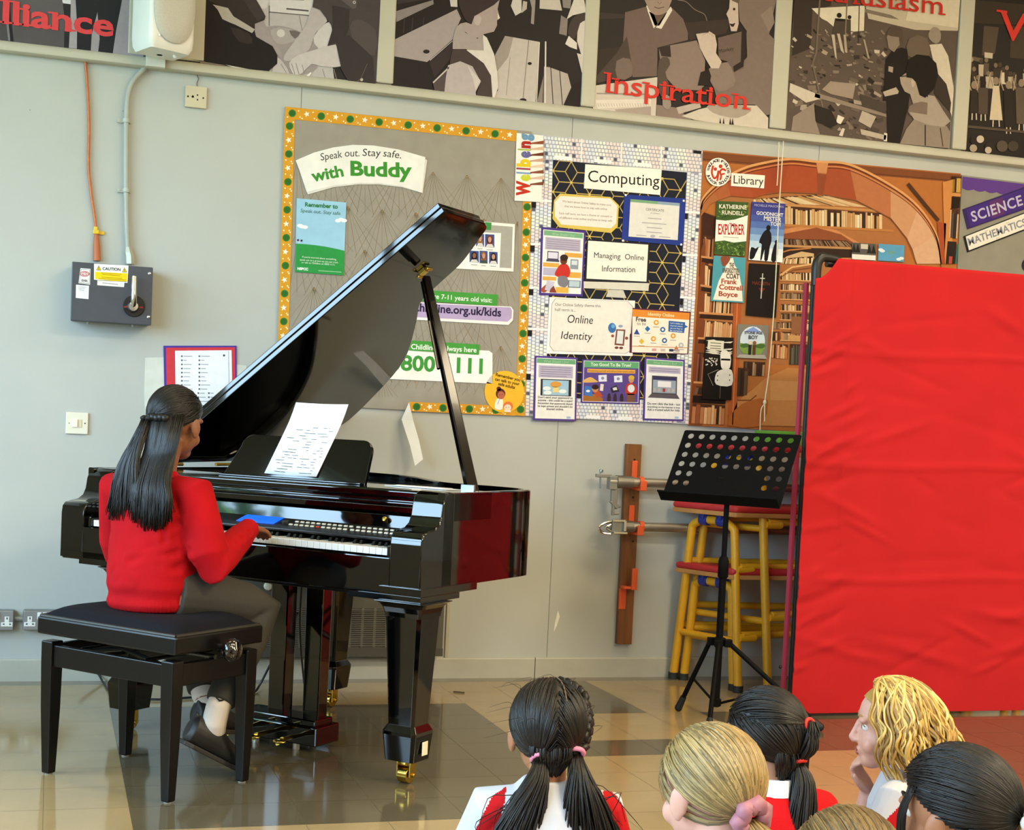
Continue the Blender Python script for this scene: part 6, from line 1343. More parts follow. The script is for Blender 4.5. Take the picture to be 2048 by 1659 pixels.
def science_board():
    Z = zf(1850, 300, 6.38); Y = YB1
    t = thing('notice_board', 'grey notice board with purple scalloped border for science and mathematics', 'notice board', onY(2060, 520, Y))
    board([(1924, 350), (2200, 383), (2185, 870), (1900, 850)], Y, 0.0085, '#8c887c', 'backing', t, 0.7)
    a = Art(Y); top = [(1925, 353), (2200, 386)]; n = 12; low = []
    for i in range(n*6+1):
        u = i/(n*6); x = 1924+u*276; low.append((x, 353+u*33+23+3.2*abs(math.sin(u*n*math.pi))*1.0-((i % 6 == 0)*0)))
    a.shape([top[0], top[1]]+low[::-1], '#5c3a8a', k=1); a.done('scalloped_border', t)
    q = Z((480, 755), (1330, 448), (1330, 735), (540, 1010)); t2, a = card('sign', 'purple slanting sign with pale letters reading SCIENCE', 'sign', q, 0.002, '#33235a', Y-0.004)
    a.shape(sub(q, 0.05, 0.06, 0.95, 0.94), '#41297a', k=1); a.shape(sub(q, 0.4, 0.1, 0.6, 0.9), '#5a2f6a', k=1.5); a.text('SCIENCE', (1945, 443.5), (2046, 409), '#b9b2cc', cap=21, bold=0.02, spacing=1.1, k=3); a.done('lettering', t2)
    q = Z((490, 1100), (1360, 760), (1360, 990), (540, 1305)); t2, a = card('sign', 'white slanting sign with grey letters reading MATHEMATICS', 'sign', q, 0.002, '#1d1b1e', Y-0.004)
    a.shape(sub(q, 0.03, 0.06, 0.985, 0.92), '#e2ddd2', k=1); a.text('MATHEMATICS', (1938, 491), (2053, 450), '#7f8494', cap=15, bold=0.02, k=2)
    for u, v in ((0.15, 0.3), (0.3, 0.2), (0.45, 0.85), (0.62, 0.2)): a.line([lerpq(q, u, v), lerpq(q, u+0.05, v)], 1, '#a49c8c', k=3)
    a.done('lettering', t2)
    c = (2058, 530); q = [(c[0]+14*math.cos(2*math.pi*i/24), c[1]+15*math.sin(2*math.pi*i/24)) for i in range(24)]; t2, a = card('round_note', 'dark round paper note at the right picture edge', 'note', q, 0.002, '#2e2538', Y-0.004)
    a.done('printing', t2) if len(a.bm.verts) else a.bm.free()
science_board()
# ================================================================= large photographs above the rail
YP = -0.020
def canvas(lab, pts, h): 
    cx = sum(p[0] for p in pts)/4; cy = sum(p[1] for p in pts)/4
    t = thing('photo_canvas', lab, 'photograph', onY(cx, cy, YP), group='large photographs above the rail')
    board(pts, YP, 0.016, h, 'panel', t, 0.45); return t, Art(YP)
def clipq(pts, q): return [p for p in pts]
def photos():
    rnd = random.Random(21)
    # word ...lliance
    q = [(-130, -110), (291, -76), (287, 117), (-128, 70)]; t, a = canvas('large grey photograph of dark trousers with red word Brilliance', q, '#5c565a'); Z = zf(0, 0, 7.877)
    a.shape(Z((0, 0), (0, 640), (160, 655), (190, 0)), '#4a464a', k=1); a.shape(Z((60, 0), (130, 0), (160, 640), (130, 640)), '#7d797c', k=2); a.shape(Z((95, 0), (140, 0), (215, 660), (165, 655)), '#262428', k=3)
    a.shape(Z((230, 380), (1000, 460), (1020, 760), (210, 665)), '#565053', k=2); a.shape(Z((980, 0), (1130, 0), (1130, 70), (990, 50)), '#d9d4de', k=3); a.shape(Z((990, 60), (1115, 70), (1100, 300), (1080, 760), (1010, 750), (1020, 300)), '#2c2a2e', k=4)
    a.shape(Z((1115, 0), (1190, 0), (1215, 420), (1210, 770), (1085, 755), (1110, 300)), '#a29aa2', k=5)
    a.shape(Z((1180, -300), (1940, -300), (1900, 110), (1830, 480), (1775, 850), (1545, 825), (1570, 620), (1535, 190), (1445, 540), (1430, 800), (1215, 785), (1215, 420)), '#26272b', k=6)
    a.shape(Z((1535, 190), (1570, 620), (1545, 825), (1430, 800), (1445, 540)), '#9a929a', k=5); a.shape(Z((1905, 100), (1990, -300), (2290, 0), (2260, 900), (1775, 850), (1830, 480)), '#9b939b', k=7)
    a.serif('Brilliance', (-104, 33), (227, 73), '#d8484c', 47, 0.028, 9); a.done('printing', t)
    # hands
    q = [(344, -80), (766, -40), (749, 171.6), (338, 124)]; t, a = canvas('large grey photograph of children\'s hands working in a bowl', q, '#2a2527'); Z = zf(400, 0, 5.389); U = Z
    wood = '#b9b2b4'; a.shape(U((560, -200), (1250, -200), (1400, 500), (1450, 880), (760, 800), (600, 300)), wood, k=1)
    a.shape(U((590, -60), (730, -60), (725, 80), (660, 90), (600, 40)), '#cdc7ca', smooth=2, k=2); a.shape(U((740, -60), (1250, -60), (1180, 165), (760, 125)), '#d3cdd0', k=2); a.line(U((740, 130), (1180, 168)), 1.6, '#5c5558', k=3); a.line(U((745, 60), (745, 280)), 1.6, '#6a6366', k=3); a.line(U((1070, 170), (1100, 330)), 1.2, '#8d8688', k=3); a.line(U((930, 95), (1170, 118)), 2.8, '#5a5255', k=4); a.shape(U((960, -30), (1130, -30), (1120, 5), (980, 0)), '#4c3c40', k=4)
    a.shape(U((690, 330), (740, 285), (900, 285), (1080, 345), (1200, 430), (1270, 540), (1275, 700), (1180, 790), (1000, 810), (860, 780), (780, 500)), '#9c9294', smooth=3, k=5); a.shape(U((760, 330), (900, 300), (1060, 360), (1000, 450), (830, 470)), '#aaa1a2', smooth=3, k=6); a.disc(U((870, 360))[0], 8, '#cfc8c8', k=7); a.shape(U((960, 330), (1080, 350), (1020, 420)), '#6f6567', smooth=2, k=7)
    skin, skin2 = '#b7adb0', '#a1979a'
    a.shape(U((590, 260), (680, 220), (760, 400), (860, 540), (870, 620), (700, 480), (610, 420)), skin2, smooth=2, k=8)
    a.shape(U((1200, 90), (1290, 110), (1370, 230), (1240, 360), (1180, 530), (1090, 590), (960, 660), (900, 640), (930, 560), (1060, 390), (1150, 250)), skin, smooth=2, k=9)
    a.shape(U((1360, 250), (1410, 260), (1420, 380), (1370, 500), (1270, 520), (1220, 400)), '#cbc4c6', smooth=2, k=8)
    a.shape(U((1460, 480), (1560, 710), (1300, 715), (1200, 690), (1100, 790), (1020, 810), (980, 760), (960, 680), (1050, 600), (1250, 535)), '#c6bdbf', smooth=2, k=10)
    for p in (((985, 690), (1020, 800)), ((1030, 680), (1065, 800)), ((1100, 700), (1120, 790))): a.line(U(*p), 1.2, '#8a8083', k=11)
    a.shape(U((830, 620), (900, 680), (960, 790), (900, 800), (780, 780), (800, 700)), '#bdb3b5', smooth=2, k=10); a.line(U((870, 690), (930, 790)), 1.2, '#8a8083', k=11); a.shape(U((1130, 830), (1190, 780), (1200, 790), (1160, 840)), '#efeae8', k=12)
    for x in (1320, 1440): a.line(U((x, 740), (x+40, 880)), 1.3, '#8d8588', k=2)
    dk, dk2, dk3 = '#231e20', '#37302f', '#4a4244'
    a.shape(U((-60, -60), (570, -60), (640, 60), (705, 180), (690, 220), (590, 260), (580, 300), (500, 280), (300, 120), (190, 60)), dk2, smooth=0, k=12); a.shape(U((430, -60), (560, -60), (700, 185), (620, 230), (540, 120)), '#423a3c', k=13)
    a.shape(U((90, 40), (300, 90), (360, 180), (590, 320), (560, 360), (380, 270), (230, 210), (150, 90)), '#b3ada8', k=13)
    a.shape(U((-300, -100), (90, 0), (190, 110), (240, 210), (350, 260), (540, 360), (640, 420), (780, 500), (832, 600), (830, 690), (740, 765), (560, 755), (280, 700), (-60, 650), (-330, 600)), dk, smooth=0, k=14); a.shape(U((330, 300), (520, 360), (560, 470), (420, 450)), '#37302f', smooth=2, k=15)
    a.shape(U((270, 700), (660, 770), (700, 790), (420, 750)), '#cfc8c2', k=13); a.shape(U((0, 660), (270, 705), (240, 740), (0, 715)), '#7d7068', k=13)
    a.shape(U((1250, -200), (1960, -200), (1890, 925), (1600, 890), (1510, 730), (1560, 715), (1460, 480), (1370, 500), (1430, 300), (1380, 230), (1290, 110), (1210, 80)), dk3, smooth=0, k=14)
    a.shape(U((1420, 60), (1610, 100), (1600, 320), (1560, 420), (1380, 490), (1430, 300)), '#3a3335', smooth=0, k=15); a.shape(U((1470, -30), (1690, -30), (1680, 90), (1640, 100)), '#5e5557', k=16); a.disc(U((1660, 30))[0], 3, '#c9c2c2', k=17); a.disc(U((1660, 30))[0], 1.5, '#4a4244', k=18)
    a.shape(U((1610, 300), (1700, 210), (1890, 330), (1880, 600), (1700, 520)), '#544b4c', smooth=2, k=16); a.shape(U((1460, 460), (1600, 380), (1860, 620), (1880, 920), (1600, 880), (1520, 740)), '#3b3435', smooth=0, k=17); a.disc(U((1738, 862))[0], 3, '#b9b2a4', k=18); a.line(U((1800, 690), (1730, 850), (1670, 900)), 1, '#6a6058', k=18); a.done('printing', t)
    # boy at the desks
    q = [(795, -40), (1178, -52), (1158.6, 220.5), (783, 174)]; q[1] = (1179, -5); q[0] = (792, -50); q[1] = (1180, -40); t, a = canvas('large grey photograph of a boy in a waistcoat beside wooden school desks', q, '#231d1e'); U = zf(770, 0, 4.876)
    a.shape(U((105, 110), (470, 0), (475, 40), (110, 215)), '#8b7f7f', k=1); a.shape(U((105, -100), (375, 0), (120, 40)), '#3a3334', k=1)
    for x in (190, 270, 380): a.line(U((x, 170), (x-10, 320)), 2, '#3d3536', k=1)
    a.shape(U((95, 385), (700, 90), (740, 180), (700, 270), (665, 380), (410, 605), (85, 548)), '#a59797', k=2); a.line(U((660, 400), (440, 590)), 2, '#d2c6c4', k=3); a.disc(U((403, 503))[0], 6.5, '#2e2425', ry=4, k=3); a.shape(U((85, 550), (410, 608), (470, 860), (65, 850)), '#2b2526', k=3); a.shape(U((430, 600), (660, 400), (650, 560), (480, 760)), '#3a2f31', k=3)
    a.shape(U((1170, 350), (1510, 410), (1465, 1020), (1040, 965), (1100, 880), (1080, 600)), '#c3b8b3', k=3); a.shape(U((1170, 350), (1250, 365), (1200, 560), (1090, 700), (1060, 560)), '#a1948f', k=4); a.line(U((1400, 395), (1345, 960)), 1.4, '#8d827e', k=5); a.line(U((1220, 560), (1180, 930)), 1.2, '#a3988f', k=5); a.line(U((1505, 415), (1475, 1020)), 1.6, '#e2dad4', k=5); a.disc(U((1410, 620))[0], 4.2, '#2e2526', ry=3, k=5); a.disc(U((1345, 978))[0], 7, '#2a2223', ry=4, k=5)
    a.shape(U((1480, 1000), (1545, 740), (1535, 1020)), '#8c7f7b', k=4); a.shape(U((1550, 650), (1600, 655), (1780, 720), (1820, 870), (1730, 1040), (1545, 1020)), '#b5a9a3', k=4)
    for x0, x1 in ((1615, 1640), (1700, 1730)): a.line(U((x0, 660), (x1, 1040)), 1.6, '#2a2223', k=5)
    a.line(U((1565, 405), (1560, 1020)), 3, '#d9d0ca', k=6)
    for p, h in ((((1225, 60), (1260, -60), (1330, -60), (1330, 120), (1270, 155)), '#cfc6c2'), (((1510, -60), (1690, -60), (1725, 105), (1505, 85)), '#c9beb8'), (((1720, -60), (1820, -60), (1805, 85), (1735, 75)), '#8f8481'), (((1395, -60), (1470, -60), (1450, 240), (1420, 230), (1430, 80)), '#9a8e8b'), (((630, 0), (700, -60), (705, 70), (640, 65)), '#c9c0bd'), (((1345, 10), (1385, 20), (1380, 90), (1330, 130)), '#b9aeab'), (((1695, 330), (1715, 150), (1780, 190), (1770, 350)), '#8a7f7c'), (((1770, 190), (1860, -60), (1930, -60), (1960, 120), (1830, 150)), '#d6cdc8'), (((1800, 230), (1860, 150), (1960, 130), (1950, 200), (1900, 230), (1850, 380), (1780, 330)), '#4a3d3c'), (((1880, 220), (1960, 160), (1950, 520), (1920, 560), (1870, 400)), '#d2c8c2'), (((1755, 430), (1790, 350), (1870, 420), (1870, 485), (1800, 460)), '#dcd3cd'), (((1870, 520), (1945, 540), (1920, 720)), '#cfc5bf'), (((1820, 840), (1910, 780), (1895, 1065), (1730, 1045)), '#2a2223')): a.shape(U(*p), h, smooth=2 if len(p) > 5 else 0, k=6+0.1*len(p))
    a.shape(U((710, -80), (1080, -80), (1110, 20), (1060, 60), (960, 110), (940, 170), (870, 160), (830, 245), (770, 180), (720, 60)), '#3d3031', k=9); a.shape(U((940, 120), (1060, 50), (1115, 0), (1095, 90), (1118, 180), (1090, 200), (1090, 250), (1060, 310), (960, 335), (930, 370), (860, 370), (750, 290), (740, 230), (790, 220), (840, 240), (870, 160)), '#ab9a98', k=10); a.shape(U((870, 160), (925, 155), (935, 200), (910, 250), (870, 230)), '#bcacaa', smooth=2, k=11); a.shape(U((1095, 130), (1118, 175), (1098, 195)), '#e4dcd8', k=11)
    a.shape(U((735, 230), (780, 320), (900, 380), (945, 340), (970, 440), (960, 500), (790, 490), (655, 515), (660, 380), (690, 270)), '#a99b99', k=12); a.shape(U((655, 480), (790, 480), (960, 620), (1030, 720), (1050, 880), (1040, 970), (880, 945), (930, 800), (860, 660), (730, 600), (620, 660)), '#4a3d3c', k=13); a.shape(U((790, 490), (960, 495), (950, 340), (990, 370), (1060, 530), (1090, 700), (1100, 850), (1060, 970), (1045, 960), (1030, 740), (960, 620)), '#d9d0cb', k=14)
    a.shape(U((610, 640), (730, 600), (850, 650), (930, 800), (880, 900), (885, 945), (575, 905), (590, 760)), '#b8abab', smooth=0, k=15); a.shape(U((800, 640), (930, 790), (880, 880), (850, 760)), '#cfc4c2', smooth=0, k=16); a.shape(U((460, 800), (620, 650), (600, 700), (580, 900), (480, 880)), '#57494a', k=14); a.line(U((465, 810), (620, 660)), 2.6, '#c3b9b6', k=15); a.done('printing', t)
    # Inspiration
    q = [(1199, -40), (1556, -30), (1534.7, 260), (1185, 222)]; t, a = canvas('large sepia photograph of two children reading with red word Inspiration', q, '#2a2321'); U = zf(1170, 0, 5.251)
    a.shape(U((150, 130), (420, 150), (400, 190), (145, 200)), '#3f3734', k=1); a.shape(U((120, 520), (480, 480), (500, 800), (120, 870)), '#3b312d', k=1); a.shape(U((1050, 240), (1530, 200), (1480, 350), (1100, 420)), '#3f342f', k=1)
    a.shape(U((420, 130), (640, 70), (900, 70), (1030, 200), (1080, 340), (1080, 420), (760, 500), (760, 800), (500, 810), (450, 560), (400, 440)), '#73605a', k=2); a.shape(U((120, 800), (330, 560), (440, 380), (480, 620), (490, 800), (320, 830), (130, 870)), '#4f433e', k=3); a.shape(U((330, 640), (470, 620), (490, 800), (340, 830)), '#7a6861', smooth=2, k=4)
    a.shape(U((640, 60), (690, 60), (760, 250), (720, 300), (660, 130)), '#e2d8d0', k=5); a.shape(U((900, 70), (915, 110), (800, 305), (740, 290), (860, 120)), '#e2d8d0', k=5); a.shape(U((670, 120), (740, 160), (860, 130), (780, 270), (730, 270)), '#6b554c', k=5); a.shape(U((630, -60), (900, -60), (895, 40), (850, 130), (770, 160), (700, 140), (650, 60)), '#a38c82', smooth=2, k=6); a.line(U((725, 75), (770, 90), (830, 75)), 1.6, '#5e4740', k=7); a.line(U((760, 20), (780, 45), (800, 25)), 1.2, '#7d665c', k=7)
    a.line(crom2(U((970, 0), (1060, 20), (1150, 100), (1250, 150), (1280, 220))), 1.5, '#8a7c74', k=4)
    a.shape(U((1600, -60), (2020, -60), (1960, 200), (1930, 360), (1990, 420), (1960, 1200), (1900, 1210), (1780, 1100), (1400, 1090), (1330, 860), (1300, 720), (1500, 650), (1560, 760), (1700, 600), (1690, 320), (1620, 220)), '#7f6e66', k=8); a.shape(U((1840, 160), (1960, 60), (1985, 240), (1930, 340)), '#8d7c73', k=9); a.shape(U((1300, 720), (1480, 655), (1560, 780), (1560, 900), (1400, 960), (1310, 850)), '#8a7970', smooth=2, k=10)
    a.shape(U((1520, -60), (1600, -60), (1610, 250), (1590, 330), (1530, 330), (1510, 240), (1500, 190), (1480, 150), (1510, 90)), '#c8b4aa', k=9); a.shape(U((1530, -60), (1630, -60), (1610, 40), (1540, 10)), '#6a564c', k=10); a.disc(U((1562, 98))[0], 2.6, '#2a211e', k=10); a.shape(U((1510, 245), (1575, 245), (1555, 285), (1530, 280)), '#3a2a26', k=10); a.line(U((1512, 245), (1555, 248)), 1.4, '#e8ded8', k=11)
    a.shape(U((770, 500), (1170, 425), (1260, 620), (1250, 900), (1200, 950), (960, 940), (800, 760)), '#8d7a72', k=7); a.shape(U((770, 500), (890, 480), (900, 600), (800, 590)), '#3a2f2c', k=11); a.shape(U((770, 640), (860, 600), (890, 680), (840, 760), (870, 860), (880, 980), (820, 1050), (760, 900)), '#594b46', smooth=2, k=11); a.shape(U((1170, 425), (1250, 600), (1320, 800), (1300, 900), (1180, 900), (1210, 760), (1270, 740), (1260, 640)), '#2b2220', k=12); a.shape(U((1390, 400), (1690, 320), (1660, 720), (1560, 760), (1500, 650), (1400, 620)), '#6f5e57', k=10.5); a.shape(U((1640, 330), (1695, 320), (1660, 700), (1560, 760), (1550, 700), (1630, 650)), '#2f2623', k=11); a.text('Monkey', U((1410, 560))[0], U((1560, 525))[0], '#3a2f2c', k=12)
    a.shape(U((1160, 360), (1230, 350), (1290, 345), (1300, 330), (1360, 370), (1380, 470), (1370, 560), (1430, 650), (1400, 720), (1320, 720), (1250, 600), (1200, 500), (1180, 420)), '#c9b7ac', smooth=0, k=13); a.line(U((1230, 370), (1290, 345), (1350, 390)), 1, '#a08c80', k=14)
    a.shape(U((95, 900), (760, 810), (740, 1230), (690, 1225), (310, 1170), (80, 1160)), '#cfc2b8', k=6); a.shape(U((110, 1050), (690, 1040), (690, 1115), (130, 1140)), '#e0d5cb', k=7); a.shape(U((120, 975), (680, 985), (680, 1000), (120, 990)), '#9e9087', k=7)
    for i in range(20): x = 130+i*28; a.line(U((x, 1085), (x+12, 1120)), 1, '#b3a499', k=8)
    a.shape(U((310, 1150), (690, 1120), (690, 1225), (320, 1170)), '#a99a90', k=8); a.shape(U((750, 1100), (950, 1130), (1120, 1260), (745, 1240)), '#8a776f', k=7); a.shape(U((955, 1130), (1200, 1070), (1215, 1130), (980, 1200)), '#b9aba1', k=9); a.shape(U((1010, 1220), (1190, 1150), (1400, 1100), (1800, 1110), (1920, 1240), (1915, 1360), (1400, 1300), (1150, 1260)), '#cdc1b4', k=11); a.shape(U((1300, 1100), (1740, 1130), (1600, 1240), (1350, 1190)), '#a99a8e', smooth=3, k=12)
    for x in (1415, 1450, 1520, 1545): a.shape(U((x-12, 1310), (x, 1235), (x+12, 1312)), '#2b221f', k=13)
    a.shape(U((820, 1010), (880, 1010), (900, 1110), (860, 1150), (810, 1110)), '#9a8a80', smooth=2, k=12)
    a.serif('Inspiration', (1211, 185), (1492, 219.5), '#d23a30', 41, 0.008, 16); a.done('printing', t)
    # Enthusiasm
    q = [(1592, -30), (1921, -26), (1897.5, 297), (1567, 263.4)]; t, a = canvas('large sepia photograph of boys looking over a crowded workshop with red word Enthusiasm', q, '#5a4c44'); U = zf(1550, 0, 5.353)
    a.shape(U((930, -120), (1980, -120), (1960, 330), (1500, 320), (1000, 200)), '#bdb09d', k=1); a.shape(U((1450, 0), (1980, 0), (1960, 300), (1400, 220)), '#d3c7b2', k=2); a.shape(U((900, 80), (1240, 160), (1330, 210), (1200, 190), (950, 130)), '#7d6f62', k=2)
    a.shape(U((210, -60), (600, -60), (600, 60), (500, 90), (400, 100), (380, 520), (180, 600)), '#3a302c', k=2); a.shape(U((390, 90), (960, 60), (950, 330), (700, 350), (560, 230), (500, 200)), '#d9cfbd', k=3); a.line(U((480, -40), (440, 560), (400, 680), (520, 1200)), 4, '#6f6256', k=6); a.line(U((770, 0), (750, 380), (770, 560)), 3, '#7c6e60', k=6); a.line(U((900, 60), (890, 460)), 2, '#3a302c', k=6)
    for x, y, r in ((685, 165, 5), (795, 185, 4)): a.disc(U((x, y))[0], r, '#241d1a', k=5)
    a.shape(U((640, 195), (810, 210), (810, 440), (600, 420)), '#4a3f38', k=4); a.shape(U((650, 200), (750, 205), (745, 230), (645, 225)), '#241d1a', k=5)
    for i in range(230):
        x, y = rnd.uniform(130, 1190), rnd.uniform(330, 1500)
        if x < 190 and y > 880: continue
        g = rnd.choice(['#3a302b', '#4d4139', '#6b5c51', '#857568', '#a39384', '#c3b6a6', '#2c2420', '#7a6a5e']); s_ = rnd.uniform(14, 70) if y < 850 else rnd.uniform(25, 110); an = rnd.uniform(-0.3, 0.9); w = s_*rnd.uniform(0.2, 0.7)
        c_, n_ = math.cos(an), math.sin(an)
        pl = [(x+c_*dx*s_-n_*dy*w, y+n_*dx*s_+c_*dy*w) for dx, dy in ((-0.5, -0.5), (0.5, -0.4), (0.45, 0.5), (-0.4, 0.5))]; pl = U(*pl)
        if all(inpoly(p_, q) for p_ in pl): a.shape(pl, g, k=3+0.008*i)
    for p, h in ((((600, 370), (635, 372), (660, 640), (640, 610)), '#b9ab98'), (((660, 360), (690, 362), (740, 580), (700, 540)), '#b9ab98'), (((730, 372), (755, 374), (770, 570), (745, 560)), '#a99b88'), (((940, 420), (960, 425), (1010, 630), (990, 625)), '#a39482'), (((160, 890), (480, 1020), (480, 1060), (330, 1100), (150, 980)), '#c9bdae'), (((430, 990), (1190, 1220), (1190, 1255), (420, 1040)), '#8c7c6e'), (((500, 960), (590, 870), (860, 900), (830, 1060), (600, 1010)), '#9c8a7c'), (((900, 1000), (1180, 1110), (1180, 1220), (930, 1140)), '#4a3f38'), (((930, 1185), (1080, 1250), (1020, 1370), (890, 1300)), '#b3a595'), (((415, 1120), (600, 1180), (670, 1330), (590, 1370), (430, 1300)), '#2b2421'), (((190, 1250), (420, 1100), (430, 1290), (480, 1440), (170, 1400)), '#8f7f73'), (((670, 1230), (740, 1260), (700, 1330), (650, 1310)), '#ddd2c4'), (((910, 1380), (1190, 1450), (1180, 1500), (920, 1440)), '#b5a797'), (((1165, 1420), (1200, 1430), (1195, 1515), (1160, 1510)), '#d9cebf'), (((680, 1450), (720, 1370), (745, 1380), (720, 1460)), '#cfc3b4')): a.shape(U(*p), h, k=6.5)
    a.shape(U((1640, 360), (1690, 290), (1760, 320), (1770, 420), (1720, 470), (1650, 420)), '#94877a', smooth=2, k=8); a.shape(U((1650, 480), (1780, 470), (1850, 600), (1910, 950), (1890, 1250), (1700, 700)), '#cfc3b2', smooth=0, k=8)
    a.shape(U((1160, 960), (1180, 640), (1250, 540), (1350, 510), (1410, 530), (1420, 650), (1440, 1000), (1420, 1150), (1330, 1530), (1200, 1520), (1190, 1080), (1150, 1080)), '#221c1a', k=9); a.shape(U((1190, 400), (1220, 320), (1290, 280), (1360, 330), (1370, 420), (1330, 480), (1270, 560), (1210, 520), (1200, 450)), '#8a7a6e', smooth=0, k=10); a.shape(U((1185, 370), (1220, 300), (1290, 275), (1360, 320), (1370, 430), (1330, 480), (1320, 400), (1240, 390)), '#54463e', smooth=0, k=11); a.shape(U((1210, 710), (1260, 720), (1255, 780), (1208, 765)), '#a39687', k=11); a.shape(U((1150, 985), (1290, 935), (1320, 980), (1310, 1005), (1170, 1035)), '#b3a394', k=11)
    a.shape(U((1400, 500), (1430, 420), (1520, 375), (1620, 410), (1660, 520), (1640, 620), (1500, 640), (1420, 600)), '#6a5a4f', smooth=0, k=12); a.shape(U((1730, 780), (1830, 900), (1880, 1100), (1870, 1200), (1700, 1000)), '#3a302b', k=9)
    a.shape(U((1330, 830), (1400, 780), (1500, 860), (1530, 980), (1640, 1050), (1660, 1130), (1470, 1110), (1440, 1010), (1380, 980), (1340, 900)), '#a39486', smooth=0, k=13); a.shape(U((1395, 760), (1420, 640), (1510, 585), (1640, 600), (1720, 680), (1740, 800), (1690, 960), (1600, 1050), (1540, 1020), (1500, 880), (1460, 840), (1400, 830)), '#1f1917', smooth=0, k=14); a.line(U((1340, 820), (1400, 815), (1440, 830)), 2, '#1f1917', k=15); a.shape(U((1450, 860), (1480, 860), (1490, 910), (1460, 940)), '#b9a899', smooth=2, k=15)
    a.shape(U((1430, 1140), (1560, 1090), (1660, 1130), (1620, 1230), (1440, 1240)), '#7b6a5f', smooth=2, k=14); a.shape(U((1630, 1020), (1700, 1030), (1790, 1180), (1870, 1300), (1800, 1360), (1640, 1340), (1480, 1280), (1430, 1200), (1620, 1230)), '#a5968a', smooth=0, k=15); a.shape(U((1480, 1280), (1640, 1340), (1830, 1350), (1870, 1420), (1860, 1590), (1330, 1540), (1400, 1380)), '#8f8074', k=14); a.line(U((1600, 1340), (1600, 1560)), 3, '#3a2f2a', k=16); a.line(U((1760, 1370), (1790, 1570)), 2.4, '#4f4239', k=16)
    a.serif('Enthusiasm', (1600, -4), (1883, 30.5), '#bf2f26', 40, 0.004, 18); a.done('printing', t)
    # stage
    q = [(1949, -25), (2330, 20), (2300, 350), (1923, 304)]; t, a = canvas('large sepia photograph of a stage full of children at the right edge', q, '#241d1a'); U = zf(1900, 0, 5.027)
    a.shape(U((245, 0), (1900, 150), (1900, 300), (230, 230)), '#3c322a', k=1); a.shape(U((340, 260), (490, 275), (450, 540), (320, 560)), '#54463a', k=2); a.shape(U((615, 260), (1000, 290), (1000, 620), (600, 580)), '#463a30', k=2); a.shape(U((345, 525), (430, 535), (425, 590), (345, 580)), '#c3b5a0', k=3); a.shape(U((215, 565), (330, 590), (320, 630), (205, 600)), '#6a5a4c', k=3)
    for i in range(46):
        x = 210+i*36+rnd.uniform(-10, 10); y = 620+rnd.uniform(-30, 240)+i*3; h = rnd.choice(['#3d332b', '#5c4f43', '#8d7d6c', '#b9a994', '#2e2621', '#cfc0ab', '#6e5f52'])
        a.disc(U((x, y))[0], 4, rnd.choice(['#7d6a5a', '#a08c78', '#4a3d34']), ry=5, k=4+0.02*i, seg=10); a.shape(U((x-26, y+30), (x+26, y+32), (x+22, y+150), (x-24, y+148)), h, k=4.01+0.02*i)
    for x, y0, y1, w0, w1, h in ((330, 880, 1150, 50, 45, '#50443a'), (460, 860, 1210, 30, 65, '#cdbda4'), (585, 900, 1280, 50, 40, '#2c2521'), (715, 880, 1250, 60, 50, '#5e5145'), (240, 900, 1140, 30, 45, '#332a25'), (880, 900, 1290, 50, 45, '#6a5c4e'), (1050, 900, 1300, 40, 60, '#3f352d')):
        a.shape(U((x-w0, y0), (x+w0, y0+4), (x+w1, y1), (x-w1, y1-6)), h, k=6); a.disc(U((x, y0-45))[0], 6, '#8f7c69' if x != 330 else '#2a221e', ry=8, k=6.2); a.line(U((x-w0, y0+10), (x-w0-40, y0-110)), 3, '#a3907b', k=6.4); a.line(U((x+w0, y0+10), (x+w0+25, y0-150)), 3, '#a3907b', k=6.5)
        for s_ in (-1, 1): a.line(U((x+s_*w1*0.45, y1), (x+s_*w1*0.5, y1+65)), 3, '#c9b9a3', k=6.6)
    a.shape(U((180, 1260), (1000, 1340), (1000, 1365), (175, 1285)), '#54473c', k=8)
    for i, (x, y, r, h) in enumerate(((240, 1410, 11, '#2b2320'), (300, 1400, 10, '#c3b4a0'), (390, 1480, 12, '#2e2622'), (380, 1510, 9, '#b9aa96'), (520, 1470, 15, '#564a40'), (630, 1470, 14, '#463b33'), (800, 1480, 14, '#2e2622'), (230, 1490, 10, '#a39480'))): a.disc(U((x, y))[0], r*0.75, h, k=9+0.1*i)
    a.serif('Values', (1996, 77), (2222, 106), '#d23a30', 58, 0.012, 12); a.done('printing', t)
photos()
